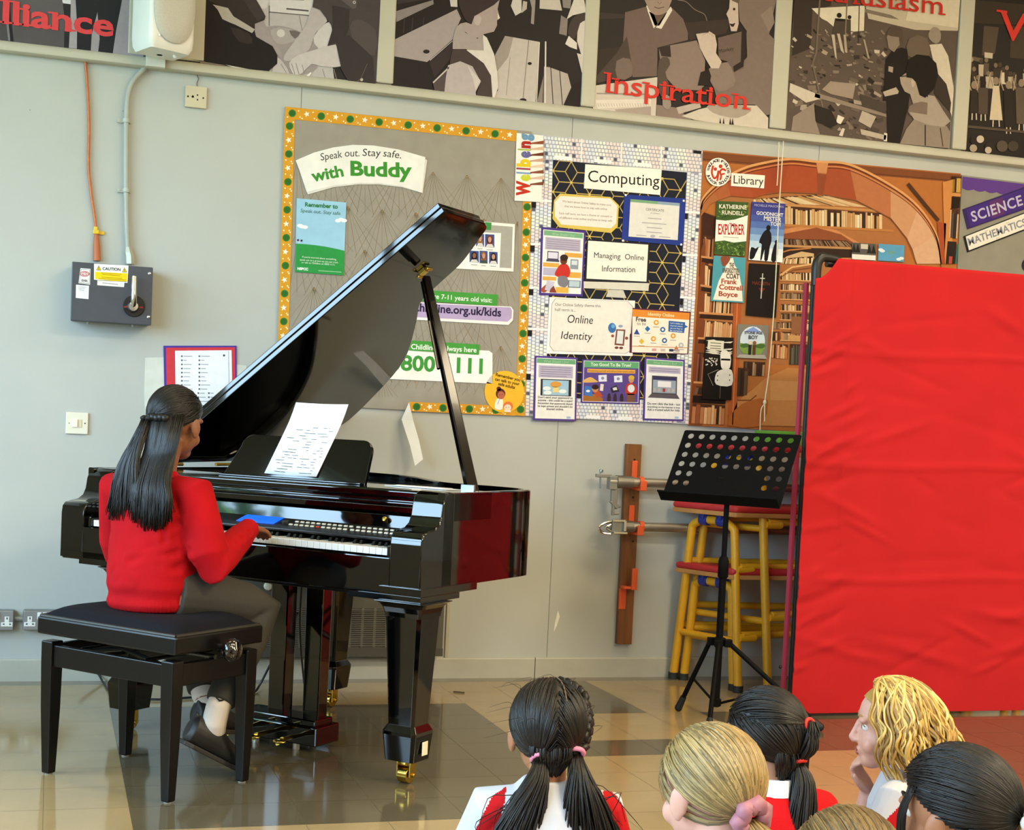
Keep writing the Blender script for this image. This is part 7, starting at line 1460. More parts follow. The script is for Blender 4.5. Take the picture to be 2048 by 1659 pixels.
# ================================================================= people
def remesh(mb, name, m, parent, vox=0.0045, it=6, world=False, mats=None):
    for k in list(mb.mats): pass
    o = mb.build(name, m, parent, world=world)
    o.data.materials.clear(); o.data.materials.append(m)
    applied(o, ('REMESH', dict(mode='VOXEL', voxel_size=vox, use_smooth_shade=True)), ('SMOOTH', dict(factor=0.5, iterations=it)))
    for p in o.data.polygons: p.use_smooth = True
    return o
def paint(o, m, test):
    o.data.materials.append(m); k = len(o.data.materials)-1
    for p in o.data.polygons:
        if test(p.center): p.material_index = k
SK0 = Vector((0, -0.008, 0.025)); SKR = Vector((0.072, 0.088, 0.080))
def head_shapes(b, M, s=1.0):
    "skull, face, nose and ears of a child's head; M places the head (x right, y forward, z up)"
    R3 = M.to_3x3()
    def B(c, r): b.ball(M @ Vector(c), r, 20, 14, R3)
    B(SK0, SKR); B((0, 0.022, -0.032), (0.057, 0.062, 0.066)); B((0, 0.050, -0.080), (0.030, 0.030, 0.024))
    for x in (-1, 1):
        B((x*0.032, 0.052, -0.040), (0.024, 0.022, 0.024)); B((x*0.030, 0.066, 0.020), (0.024, 0.014, 0.010))
        e = Matrix.Rotation(R(x*-18), 3, 'Z') @ Matrix.Rotation(R(12), 3, 'X')
        b.ball(M @ Vector((x*0.074, -0.006, -0.012)), (0.008, 0.019, 0.030), 14, 10, R3 @ e); b.ball(M @ Vector((x*0.073, 0.0, -0.034)), (0.008, 0.011, 0.012), 12, 8, R3)
    b.tube([M @ Vector(p) for p in ((0, 0.078, 0.012), (0, 0.087, -0.008), (0, 0.096, -0.028), (0, 0.088, -0.038))], [0.007, 0.008, 0.0105, 0.009], 12)
    for x in (-1, 1): B((x*0.009, 0.086, -0.033), (0.008, 0.009, 0.007))
    B((0, 0.079, -0.056), (0.021, 0.010, 0.0065)); B((0, 0.077, -0.066), (0.018, 0.010, 0.0065))
def face_parts(M, parent, iris='#3a2418', brow='#1a1412', lip='#a85a50'):
    R3 = M.to_3x3()
    for x in (-1, 1):
        m = MB(); c = Vector((x*0.030, 0.0605, 0.004))
        m.use(mat('#eeeae4', 0.2, var=0)); m.ball(M @ c, 0.0125, 14, 10, R3)
        m.use(mat(iris, 0.15, var=0)); m.lathe(M @ (c+Vector((0, 0.0112, 0))), [(0.0058, 0), (0.0058, 0.0012), (0.0030, 0.0018), (0, 0.0018)], 14, R3 @ Vector((0, 1, 0)))
        m.build('eye', None, parent, world=True, smooth=True)
        m = MB(); m.tube([M @ Vector((x*(0.030+dx), 0.0740-abs(dx)*0.35+dy, 0.0105+dz)) for dx, dy, dz in ((-0.013, 0, -0.004), (-0.006, 0, 0.001), (0.004, 0, 0.001), (0.013, -0.004, -0.005))], 0.0016, 6); m.build('eyelid', mat(brow, 0.7, var=0), parent, world=True, smooth=True)
        m = MB(); m.tube([M @ Vector((x*a, y, z)) for a, y, z in ((0.013, 0.0805, 0.026), (0.028, 0.0785, 0.031), (0.045, 0.066, 0.026))], [0.0018, 0.0028, 0.0014], 6); m.build('eyebrow', mat(brow, 0.8, var=0), parent, world=True, smooth=True)
    m = MB(); m.ball(M @ Vector((0, 0.0865, -0.0565)), (0.020, 0.0045, 0.0040), 14, 8, R3); m.ball(M @ Vector((0, 0.0845, -0.0655)), (0.017, 0.0045, 0.0042), 14, 8, R3); m.build('lips', mat(lip, 0.4, var=0), parent, world=True, smooth=True)
def hand_shapes(b, w, d, up, side, s=1.0, curl=0.5, spread=1.0):
    "palm, four unequal fingers and a thumb; w wrist, d finger direction, up back of the hand, side +1 thumb to the right of d"
    d = Vector(d).normalized(); up = Vector(up); up = (up-d*up.dot(d)).normalized(); x = d.cross(up)*side
    P = lambda a, c, h=0: Vector(w)+d*(a*s)+x*(c*s)+up*(h*s)
    b.tube([P(-0.01, 0), P(0.012, 0), P(0.035, 0.0), P(0.060, -0.001), P(0.070, -0.001)], [0.019*s, 0.022*s, 0.030*s, 0.031*s, 0.022*s], 14, flat=1.0) if False else None
    for k, c in enumerate((0.023, 0.0085, -0.006, -0.020)):
        b.tube([P(-0.008, c*0.5), P(0.02, c*0.8), P(0.064, c)], [0.0125*s, 0.0125*s, 0.0095*s], 10)
        L = (0.060, 0.067, 0.062, 0.048)[k]; a0 = 0.062; p = [P(a0-0.008, c)]; ang = 0.0; a, h = a0, 0.0
        sp = (c/0.023)*0.10*spread
        for j, fr in enumerate((0.45, 0.32, 0.23)):
            ang += curl*(0.55, 0.8, 0.6)[j]; a += L*fr*math.cos(ang); h -= L*fr*math.sin(ang); p.append(P(a, c+(a-a0)*sp, h))
        b.tube(p, [0.0092*s, 0.0086*s, 0.0078*s, 0.0066*s], 10); b.ball(p[-1], 0.0068*s, 10, 8)
    t = [P(0.005, 0.014, -0.004), P(0.028, 0.032, -0.010), P(0.050, 0.041, -0.015), P(0.068, 0.043, -0.019)]
    b.tube(t, [0.0125*s, 0.0115*s, 0.0095*s, 0.0078*s], 10); b.ball(t[-1], 0.0078*s, 10, 8)
def scalp(d, lift=0.0):
    y = d.y; return d.z > (-0.10+lift+0.80*y if y > 0 else -0.10+lift+0.68*y)
def skull(M, d, f=1.06): return M @ (SK0+Vector((d.x*SKR.x, d.y*SKR.y, d.z*SKR.z))*f)
def hair_cap(b, M, f=1.055, lift=0.0):
    U_, V_ = 84, 56; g = []
    for i in range(V_+1):
        th = math.pi*(0.001+0.998*i/V_); g.append([Vector((math.sin(th)*math.cos(2*math.pi*k/U_), math.sin(th)*math.sin(2*math.pi*k/U_), math.cos(th))) for k in range(U_)])
    vo = {}
    def vv(i, k, ff):
        q = (i, k % U_, ff)
        if q not in vo: vo[q] = b.bm.verts.new(skull(M, g[i][k % U_], ff))
        return vo[q]
    for i in range(V_):
        for k in range(U_):
            c = (g[i][k]+g[i+1][(k+1) % U_]).normalized()
            if scalp(c, lift): b._f([vv(i, k, f), vv(i+1, k, f), vv(i+1, k+1, f), vv(i, k+1, f)])
def strand(b, pts, r, n=3, seg=5):
    b.tube(crom(pts, n), [r]*(len(pts)*n-n+1), seg) if n > 1 else b.tube(pts, r, seg)
def taper(b, pts, r0, r1, r2, seg=5, n=3):
    q = crom(pts, n); L = len(q)-1
    b.tube(q, [r0+(r1-r0)*min(1, 3*i/L) if i < L*0.6 else r1+(r2-r1)*(i-L*0.6)/(L*0.4) for i in range(L+1)], seg)
def rdir(rnd, lift=0.0):
    while True:
        d = Vector((rnd.gauss(0, 1), rnd.gauss(0, 1), rnd.gauss(0, 1))).normalized()
        if scalp(d, lift): return d
def slerp(a, b, t):
    w = math.acos(max(-1, min(1, a.dot(b))))
    return a if w < 1e-4 else (a*math.sin((1-t)*w)+b*math.sin(t*w))/math.sin(w)
def pulled(b, M, tie, n, rnd, mats, f=1.07, r=0.0028, sel=None, lift=0.0, end=None):
    "hair combed over the skull to a tie"
    for i in range(n):
        d = rdir(rnd, lift)
        if sel and not sel(d): continue
        b.use(mats[i % len(mats)]); ff = f+rnd.uniform(-0.012, 0.018)
        pts = [skull(M, slerp(d, tie, t), ff+0.015*math.sin(math.pi*t)) for t in (0, 0.25, 0.5, 0.75, 0.97)]
        if end is not None: pts.append(end+Vector((rnd.uniform(-1, 1), rnd.uniform(-1, 1), rnd.uniform(-1, 1)))*0.006)
        taper(b, pts, r*0.6, r, r*0.8)
def tail(b, start, path, n, rnd, mats, w0, wide, r=0.0026, wave=0.0, jag=0.02):
    "a bunch of hair: start point, list of offsets down the bunch, widths along it"
    for i in range(n):
        b.use(mats[i % len(mats)]); a = rnd.uniform(0, 2*math.pi); q = math.sqrt(rnd.random()); ph = rnd.uniform(0, 6.28); pts = []
        for k, p in enumerate(path):
            w = wide[k]; pts.append(start+Vector(p)+Vector((math.cos(a)*q*w[0]+wave*math.sin(ph+k*1.7), math.sin(a)*q*w[1]+wave*math.cos(ph+k*1.9), (rnd.uniform(-jag, jag) if k == len(path)-1 else 0))))
        taper(b, pts, r, r, r*0.35)
HAIR_BLACK = [mat(h, 0.42, var=0.2, scale=60, spec=0.4, key='hair_') for h in ('#110d0c', '#0b0908', '#191413')]
HAIR_DARK = [mat(h, 0.42, var=0.2, scale=60, spec=0.4, key='hair_') for h in ('#150f0b', '#0e0a08', '#20170f')]
HAIR_SAND = [mat(h, 0.42, var=0.15, scale=50, key='hair_') for h in ('#93794a', '#77633f', '#b39660', '#9f8654')]
HAIR_GOLD = [mat(h, 0.42, var=0.15, scale=50, key='hair_') for h in ('#c8a254', '#a88340', '#e0c27c', '#d4b166', '#8f6f3a')]
HAIR_BROWN = [mat(h, 0.42, var=0.15, scale=50, key='hair_') for h in ('#6a5230', '#7d6238', '#54401f')]
SKIN_BROWN = mat('#8a5a3c', 0.5, var=0.06, sss=0.12, key='skin_'); SKIN_TAN = mat('#a8714f', 0.5, var=0.06, sss=0.12, key='skin_')
SKIN_PALE = mat('#d6a08c', 0.5, var=0.06, sss=0.15, key='skin_')
def scrunch(m, c, ax, r, th, name, parent, puff=0.0, rnd=None):
    b = MB(); ax = Vector(ax).normalized(); n = ax.orthogonal().normalized(); t = ax.cross(n); pts = []
    K = 28
    ring = []
    for k in range(K+1):
        a = 2*math.pi*k/K; w = 1+puff*math.sin(a*7); ring.append(c+(n*math.cos(a)+t*math.sin(a))*r*w+ax*puff*0.01*math.cos(a*5))
    b.tube(ring, [th*(1+puff*0.5*math.sin(k*2.4)) for k in range(K+1)], 8)
    return b.build(name, m, parent, world=True, smooth=True, angle=180)

# ---------------------------------------------------------------- the pianist
def pianist():
    F = Matrix.Translation((0.573, -1.27, 0)) @ Matrix.Rotation(R(-46), 4, 'Z')         # same axes as the piano
    T = thing('person', 'child in red jumper and grey trousers sitting on the stool playing the piano', 'person', F @ Vector((0.05, -0.42, 0)), R(-46), )
    P = lambda u, v, z: F @ Vector((u, v, z))
    def px(x, y, dp): d = ray(x, y); return CAM+d*dp
    HM = F @ Matrix.Translation((0.030, -0.322, 1.070)) @ Matrix.Rotation(R(9), 4, 'Z') @ Matrix.Rotation(R(-10), 4, 'X')
    hipL, hipR = P(-0.03, -0.42, 0.565), P(0.115, -0.42, 0.565)
    kR, kL = P(0.215, -0.10, 0.50), P(-0.10, -0.10, 0.51)
    aR = px(431, 1425, 4.29); aL = px(409, 1400, 4.42)
    heelR = px(374, 1478, 4.27); toeR = px(462, 1542, 4.36)
    dF = toeR-heelR; toeR = heelR+dF.normalized()*0.215
    if toeR.z < 0.028: toeR.z = 0.028
    shR, shL = P(0.165, -0.385, 0.862), P(-0.135, -0.385, 0.862)
    elR, elL = P(0.245, -0.385, 0.655), P(-0.178, -0.335, 0.66)
    wrR, wrL = P(0.172, -0.125, 0.752), P(-0.160, -0.12, 0.752)
    b = MB()
    head_shapes(b, HM)
    b.tube([P(0.02, -0.375, 0.88), P(0.024, -0.362, 0.94), HM @ Vector((0, -0.025, -0.05))], [0.046, 0.040, 0.043], 16)
    b.tube([P(0.042, -0.42, 0.53), P(0.04, -0.415, 0.66), P(0.03, -0.395, 0.80), P(0.022, -0.385, 0.885)], [0.09, 0.085, 0.09, 0.06], 16)
    for s_, e_, w_ in ((shR, elR, wrR), (shL, elL, wrL)): b.tube([P(0.02, -0.385, 0.85), s_, (s_+e_)/2, e_, (e_+w_)/2, w_], [0.05, 0.042, 0.036, 0.031, 0.027, 0.020], 14)
    hand_shapes(b, wrR, P(0.150, 0.03, 0.728)-wrR, (0, 0, 1), -1, 0.92, 0.36)
    hand_shapes(b, wrL, P(-0.135, 0.03, 0.728)-wrL, (0, 0, 1), 1, 0.92, 0.36)
    for h_, k_, a_ in ((hipR, kR, aR), (hipL, kL, aL)): b.tube([h_, (h_+k_)/2, k_, (k_+a_)/2+Vector((0.0, 0, 0)), a_], [0.074, 0.066, 0.050, 0.045, 0.030], 14)
    remesh(b, 'body', SKIN_BROWN, T, 0.0036, 4, True)
    face_parts(HM, T)
    # jumper
    b = MB()
    def ring(c, a, d, z): return [P(c[0]+a*math.copysign(abs(math.cos(t))**0.9, math.cos(t)), c[1]+d*math.copysign(abs(math.sin(t))**0.9, math.sin(t)), z) for t in [2*math.pi*k/28 for k in range(28)]]
    secs = [((0.044, -0.420), 0.124, 0.108, 0.512), ((0.044, -0.421), 0.134, 0.118, 0.532), ((0.044, -0.420), 0.128, 0.110, 0.555), ((0.044, -0.418), 0.140, 0.120, 0.585), ((0.040, -0.412), 0.136, 0.112, 0.66), ((0.034, -0.402), 0.140, 0.108, 0.74), ((0.026, -0.394), 0.146, 0.104, 0.81), ((0.020, -0.388), 0.142, 0.092, 0.855), ((0.018, -0.385), 0.115, 0.075, 0.89), ((0.018, -0.380), 0.066, 0.056, 0.913), ((0.020, -0.378), 0.048, 0.048, 0.926)]
    b.loft([ring(c, a, d, z) for c, a, d, z in secs])
    for s_, e_, w_, sg in ((shR, elR, wrR, 1), (shL, elL, wrL, -1)):
        inn = P(0.02+sg*0.09, -0.387, 0.855); c_ = e_*0.16+w_*0.84
        b.tube([inn, s_, s_*0.5+e_*0.5+Vector((0, 0, 0.006)), e_*0.85+s_*0.15, e_, e_*0.75+w_*0.25, e_*0.45+w_*0.55, e_*0.24+w_*0.76, e_*0.14+w_*0.86, w_*1.01-e_*0.01], [0.062, 0.063, 0.058, 0.056, 0.056, 0.052, 0.046, 0.042, 0.036, 0.034], 18)
    o = remesh(b, 'jumper', mat('#ae0d16', 0.9, var=0.10, scale=10, bump=0.25, bscale=420, spec=0.15, key='wool_'), T, 0.006, 4, True)
    Iw = wm(T)
    rnd = random.Random(8)
    cr = [(P(0.20, -0.44, 0.70), P(0.05, -0.52, 0.66), 0.010), (P(0.20, -0.44, 0.66), P(0.02, -0.52, 0.60), 0.012), (P(0.16, -0.45, 0.78), P(0.06, -0.5, 0.70), 0.009), (P(-0.10, -0.45, 0.64), P(0.06, -0.52, 0.60), 0.010), (P(0.12, -0.49, 0.86), P(0.14, -0.48, 0.72), 0.008), (P(-0.10, -0.44, 0.72), P(-0.02, -0.50, 0.64), 0.008)]
    for e0, e1 in ((0.35, 0.30), (0.55, 0.45), (0.75, 0.7)):
        cr.append((elR*(1-e0)+wrR*e0+Vector((0.03, -0.03, 0.03)), elR*(1-e1)+wrR*e1+Vector((-0.03, -0.03, -0.03)), 0.008))
    for v in o.data.vertices:
        w = Iw @ v.co; d = 0
        for a_, c_, wd_ in cr:
            ab = c_-a_; t = max(0, min(1, (w-a_).dot(ab)/ab.dot(ab))); dist = (w-(a_+ab*t)).length
            d -= 0.007*math.exp(-(dist/wd_)**2)*math.sin(math.pi*(0.1+0.8*t)); d += 0.0045*math.exp(-((dist-wd_*2)/wd_)**2)
        v.co += v.normal*d
        if w.z < 0.556: v.co += v.normal*0.0012*math.sin(math.atan2(*(F.inverted() @ w-Vector((0.044, -0.42, 0))).xy)*70)
    # trousers
    tr = mat('#38342d', 0.85, var=0.10, scale=12, bump=0.15, bscale=500, key='cloth_')
    b = MB()
    b.tube([P(-0.06, -0.42, 0.565), P(0.042, -0.425, 0.566), P(0.145, -0.42, 0.565)], [0.066, 0.09, 0.066], 16)
    for h_, k_, a_ in ((hipR, kR, aR), (hipL, kL, aL)):
        an = a_+(k_-a_).normalized()*0.035
        b.tube([h_, h_*0.6+k_*0.4+Vector((0, 0, 0.006)), h_*0.2+k_*0.8+Vector((0, 0, 0.005)), k_, k_*0.75+an*0.25, (k_+an)/2, an], [0.086, 0.080, 0.070, 0.063, 0.060, 0.058, 0.047], 16)
    remesh(b, 'trousers', tr, T, 0.006, 6, True)
    # socks and trainers
    dirR = (toeR-heelR).normalized()
    heelL = aL+Vector((-0.02, -0.01, -0.075)); dirL = Vector((0.62, 0.62, -0.18)).normalized()
    sock, shoe = mat('#e2d5c6', 0.9, var=0.04, bump=0.1, bscale=400), mat('#17130f', 0.5, var=0.15)
    for a_, he, di, k_, lab in ((aR, heelR, dirR, kR, 'r'), (aL, heelL, dirL, kL, 'l')):
        up = Vector((0, 0, 1)); up = (up-di*up.dot(di)).normalized(); sd = di.cross(up)
        mid = he+di*0.065+up*0.055
        b = MB(); b.tube([a_+(k_-a_).normalized()*0.085, a_+(k_-a_).normalized()*0.02, (a_*0.5+mid*0.5), mid], [0.0385, 0.0375, 0.038, 0.038], 16); so = remesh(b, 'sock', sock, T, 0.004, 4, True)
        if lab == 'r':
            m = MB(); ax = (k_-a_).normalized(); c = a_+ax*0.035; out = (CAM-c); out = (out-ax*out.dot(ax)).normalized(); tn = ax.cross(out); pts = []
            for t, h, w in ((-0.012, 0.010, 0.0008), (-0.004, -0.002, 0.0028), (0.004, -0.007, 0.0036), (0.014, -0.003, 0.0018), (0.022, 0.004, 0.0006)):
                pts.append((tn*(-t)*1.0, h, w))
            m.tube([c+out*(math.sqrt(max(0, 0.0385**2-p.length**2)))+p+ax*h for p, h, w in pts], [w for p, h, w in pts], 6); m.build('sock_mark', mat('#15120f', 0.6, var=0), so, world=True, smooth=True)['label'] = 'small black tick mark'
        b = MB()
        S = lambda a, c, h: he+di*a+sd*c+up*h
        def sec(a, w, h0, h1): return [S(a, w*math.cos(t), (h0+h1)/2+(h1-h0)/2*math.sin(t)) for t in [2*math.pi*k/18 for k in range(18)]]
        b.loft([sec(-0.016, 0.020, 0.0, 0.065), sec(-0.004, 0.034, -0.014, 0.080), sec(0.04, 0.041, -0.018, 0.080), sec(0.085, 0.043, -0.018, 0.078), sec(0.13, 0.047, -0.018, 0.056), sec(0.18, 0.045, -0.017, 0.043), sec(0.220, 0.030, -0.012, 0.030)])
        b.tube([S(-0.008, 0, 0.05), S(-0.012, 0, 0.085)], [0.010, 0.006], 8)
        so2 = remesh(b, 'trainer', shoe, T, 0.004, 3, True)
        m = MB(); m.loft([[S(-0.014+0.232*t, w, h) for w, h in ((-ww, -0.018), (ww, -0.018), (ww, -0.004), (-ww, -0.004))] for t, ww in ((0, 0.022), (0.12, 0.036), (0.35, 0.038), (0.6, 0.044), (0.85, 0.042), (1, 0.022))]); m.build('sole', mat('#2a241e', 0.6, var=0.1), so2, world=True, bevel=0.003)
    # hair: combed half back into a tie, the rest hanging loose down the back
    rnd = random.Random(31); b = MB(); b.use(HAIR_BLACK[1]); hair_cap(b, HM, 1.075, -0.08)
    Vd = lambda x, y, z: Vector((x, y, z)).normalized()
    tie_d = Vd(-0.40, -0.86, -0.34)
    pulled(b, HM, tie_d, 620, rnd, HAIR_BLACK, 1.10, 0.0021, None)
    pulled(b, HM, Vd(0.30, -0.80, -0.62), 260, rnd, HAIR_BLACK, 1.09, 0.0021, lambda d: d.x > -0.1 and d.y < 0.35)
    tp = skull(HM, tie_d, 1.17)
    dn = lambda *a: [Vector(q) for q in a]
    Rr = F.to_3x3()
    def loose(x0, x1, d0, x0b, x1b, zt, zb, n):
        for i in range(n):
            b.use(HAIR_BLACK[i % 3]); s_ = rnd.random(); q = rnd.random()
            top = skull(HM, Vd(-0.30+1.25*s_, -0.85+0.25*s_, -0.05-0.55*q), 1.10); e = Vector((x0b+(x1b-x0b)*s_, 0, 0)); zz = zb+rnd.uniform(-0.016, 0.018)-0.035*(1-abs(2*s_-1)**2)
            mid_v = -0.475-0.022*q
            p1 = P(e.x*0.6+0.4*(F.inverted() @ top).x, mid_v+0.012, 0.92); p2 = P(e.x, mid_v-0.012, 0.86); p3 = P(e.x+rnd.uniform(-0.008, 0.008), mid_v-0.008+rnd.uniform(-0.01, 0.01), zz)
            taper(b, [top, p1, p2, p3], 0.0022, 0.0024, 0.0009)
    loose(-0.020, 0.074, -0.050, 0.030, 0.172, -0.030, 0.800, 620)       # under the ear and down the back
    inv = F.inverted(); tl = inv @ tp
    for i in range(430):
        b.use(HAIR_BLACK[i % 3]); s_ = rnd.random(); q = rnd.random()
        p0 = tp+Rr @ Vector((rnd.uniform(-0.016, 0.012), rnd.uniform(-0.014, 0.01), rnd.uniform(-0.008, 0.008)))
        e = -0.070+0.125*s_
        taper(b, [p0, P(tl.x*0.55+e*0.45-0.004, -0.468-0.016*q, 0.97), P(tl.x*0.2+e*0.8, -0.480-0.022*q, 0.88), P(e+rnd.uniform(-0.012, 0.012), -0.478-0.022*q+rnd.uniform(-0.01, 0.01), 0.792+rnd.uniform(-0.02, 0.02))], 0.0022, 0.0024, 0.0009)
    # little pinned twists above the tie
    for k in range(5):
        c = skull(HM, Vd(-0.30+0.15*k, -0.88, -0.30+0.02*(k % 2)), 1.16); b.use(HAIR_BLACK[k % 2]); b.ball(c, 0.013, 10, 7)
    b.build('hair', None, T, world=True, smooth=True, angle=180)
    scrunch(mat('#100d0d', 0.7, var=0), tp, Rr @ Vector((-0.1, -0.1, -1)), 0.018, 0.006, 'hair_tie', T, 0.2)
    # shirt collar glimpsed at the neck
pianist()
# ---------------------------------------------------------------- the children sitting on the floor
def kid(lab, px, py, dep, face, skin, shirt, hair_fn, head_yaw=0.0, pitch=-4.0, roll=0.0, s=1.0, arm=None, sleeve='short', legs='#2c2c30', iris='#3a2418', brow='#1a1412', stripe=None, lip='#a85a50', trim_collar=None, body_yaw=None):
    "px, py: where the centre of the head is seen, dep metres in front of the camera; face: degrees turned left of the camera's forward direction"
    Hc = CAM+ray(px, py)*dep
    rz = R((face if body_yaw is None else body_yaw)-math.degrees(YAW))
    hz = Hc.z/s
    fw = Vector((-math.sin(rz), math.cos(rz), 0))
    base = Vector((Hc.x, Hc.y, 0))-fw*0.045*s
    T = thing('person', lab, 'person', base, rz, 'children sitting on the floor')
    L = Matrix.Translation(base) @ Matrix.Rotation(rz, 4, 'Z') @ Matrix.Scale(s, 4)
    P = lambda x, y, z: L @ Vector((x, y, z))
    HM = Matrix.Translation(Hc) @ Matrix.Rotation(R(face+head_yaw-math.degrees(YAW)), 4, 'Z') @ Matrix.Rotation(R(pitch), 4, 'X') @ Matrix.Rotation(R(roll), 4, 'Y') @ Matrix.Scale(s, 4)
    zs = hz-0.118                       # shoulder height
    b = MB(); head_shapes(b, HM)
    b.tube([P(0, 0.006, zs-0.02), P(0, 0.012, zs+0.045), HM @ Vector((0, -0.022, -0.05))], [0.046*s, 0.038*s, 0.041*s], 16)
    b.tube([P(0, 0, 0.075), P(0, -0.01, 0.18), P(0, -0.005, zs-0.08), P(0, 0.004, zs)], [0.085*s, 0.085*s, 0.088*s, 0.055*s], 16)
    arms = {}
    for sg in (-1, 1):
        sh = P(sg*0.112, 0.0, zs-0.035); el = P(sg*0.165, 0.055, zs-0.21); wr = P(sg*0.115, 0.235, max(0.15, zs-0.29)); hd = P(sg*0.03, 0.27, max(0.135, zs-0.305))-wr; up = Vector((0, 0, 1)); cu = 0.5
        if arm and arm[0] == sg: el, wr, hd, up, cu = arm[1](P, HM)
        arms[sg] = (sh, el, wr)
        b.tube([P(sg*0.05, 0, zs-0.03), sh, (sh+el)/2, el, (el+wr)/2, wr], [x*s for x in (0.046, 0.040, 0.034, 0.029, 0.026, 0.019)], 14)
        hand_shapes(b, wr, hd, up, -sg if not (arm and arm[0] == sg) else arm[2], 0.86*s, cu)
        k = P(sg*0.165, 0.235, 0.105); a = P(-sg*0.045, 0.235+0.03*sg, 0.055); h = P(sg*0.07, 0.0, 0.085)
        b.tube([h, (h+k)/2, k, (k+a)/2, a], [x*s for x in (0.074, 0.064, 0.046, 0.042, 0.028)], 14)
    remesh(b, 'body', skin, T, 0.0040, 4, True)
    face_parts(HM, T, iris, brow, lip)
    # shirt
    b = MB()
    def ring(a, d, z, cy=0.0): return [P(a*math.cos(t), cy+d*math.sin(t), z) for t in [2*math.pi*k/26 for k in range(26)]]
    b.loft([ring(0.125, 0.108, 0.055), ring(0.132, 0.112, 0.10), ring(0.122, 0.102, 0.20, -0.008), ring(0.128, 0.100, zs-0.10, -0.004), ring(0.130, 0.092, zs-0.06), ring(0.108, 0.078, zs-0.022), ring(0.074, 0.062, zs+0.008, 0.004), ring(0.050, 0.050, zs+0.030, 0.008)])
    for sg in (-1, 1):
        sh, el, wr = arms[sg]; inn = P(sg*0.065, 0, zs-0.034)
        if sleeve == 'short': b.tube([inn, sh, sh*0.6+el*0.4, sh*0.28+el*0.72, sh*0.22+el*0.78], [x*s for x in (0.050, 0.054, 0.052, 0.054, 0.050)], 16)
        else: b.tube([inn, sh, (sh+el)/2, el, el*0.5+wr*0.5, el*0.1+wr*0.9], [x*s for x in (0.054, 0.056, 0.052, 0.048, 0.042, 0.034)], 16)
    o = remesh(b, 'shirt' if sleeve == 'short' else 'jumper', shirt, T, 0.0032 if stripe else 0.0055, 6, True)
    if stripe:                                # red panels sewn into the shirt, found where the camera sees them
        Mw = wm(o); o.data.materials.append(mat('#b8141c', 0.85, var=0.05, spec=0.2)); M3 = Mw.to_3x3()
        for p in o.data.polygons:
            w = Mw @ p.center; d = w-CAM; zz = d.dot(CF); q = (PPX+FPX*d.dot(CR)/zz, PPY-FPX*d.dot(CU)/zz)
            if d.dot(M3 @ p.normal) < 0 and any(inpoly(q, g) for g in stripe): p.material_index = 1
    if trim_collar:
        m = MB(); m.loft([[P(r_*math.cos(t), 0.006+r_*0.95*math.sin(t), zz) for t in [2*math.pi*k/24 for k in range(24)]] for r_, zz in ((0.060, zs+0.008), (0.066, zs+0.012), (0.052, zs+0.046), (0.047, zs+0.044))]); m.build('collar', mat('#eceef2', 0.8, var=0.02), T, world=True, smooth=True)
    # shorts and shoes
    b = MB(); b.tube([P(-0.07, 0, 0.085), P(0, 0, 0.088), P(0.07, 0, 0.085)], [0.08*s, 0.1*s, 0.08*s], 16)
    for sg in (-1, 1):
        h, k, a = P(sg*0.07, 0.0, 0.09), P(sg*0.165, 0.235, 0.108), P(-sg*0.045, 0.235+0.03*sg, 0.058)
        b.tube([h, (h+k)/2, k, (k+a)/2, k*0.15+a*0.85], [x*s for x in (0.084, 0.075, 0.058, 0.053, 0.042)], 16)
    remesh(b, 'trousers', mat(legs, 0.9, var=0.1, spec=0.2), T, 0.007, 5, True)
    for sg in (-1, 1):
        a = P(-sg*0.045, 0.235+0.03*sg, 0.05); f = P(-sg*0.12, 0.29+0.03*sg, 0.035); d = (f-a).normalized()
        b = MB(); b.tube([a-d*0.02, a+d*0.03, a+d*0.09, a+d*0.13], [0.032*s, 0.036*s, 0.036*s, 0.024*s], 14); remesh(b, 'shoe', mat('#191614', 0.5, var=0.1), T, 0.005, 4, True)
    hair_fn(T, HM, P, zs, s)
    return T
Vd = lambda x, y, z: Vector((x, y, z)).normalized()
WHITE_SHIRT = mat('#c9cad2', 0.85, var=0.03, scale=8, bump=0.2, bscale=14, spec=0.2, key='cotton_')
RED_WOOL = mat('#c0141c', 0.9, var=0.08, scale=10, bump=0.2, bscale=350, spec=0.15, key='wool_')
PINK = mat('#e58aa8', 0.6, var=0.04); REDTIE = mat('#d8281f', 0.6, var=0.04)

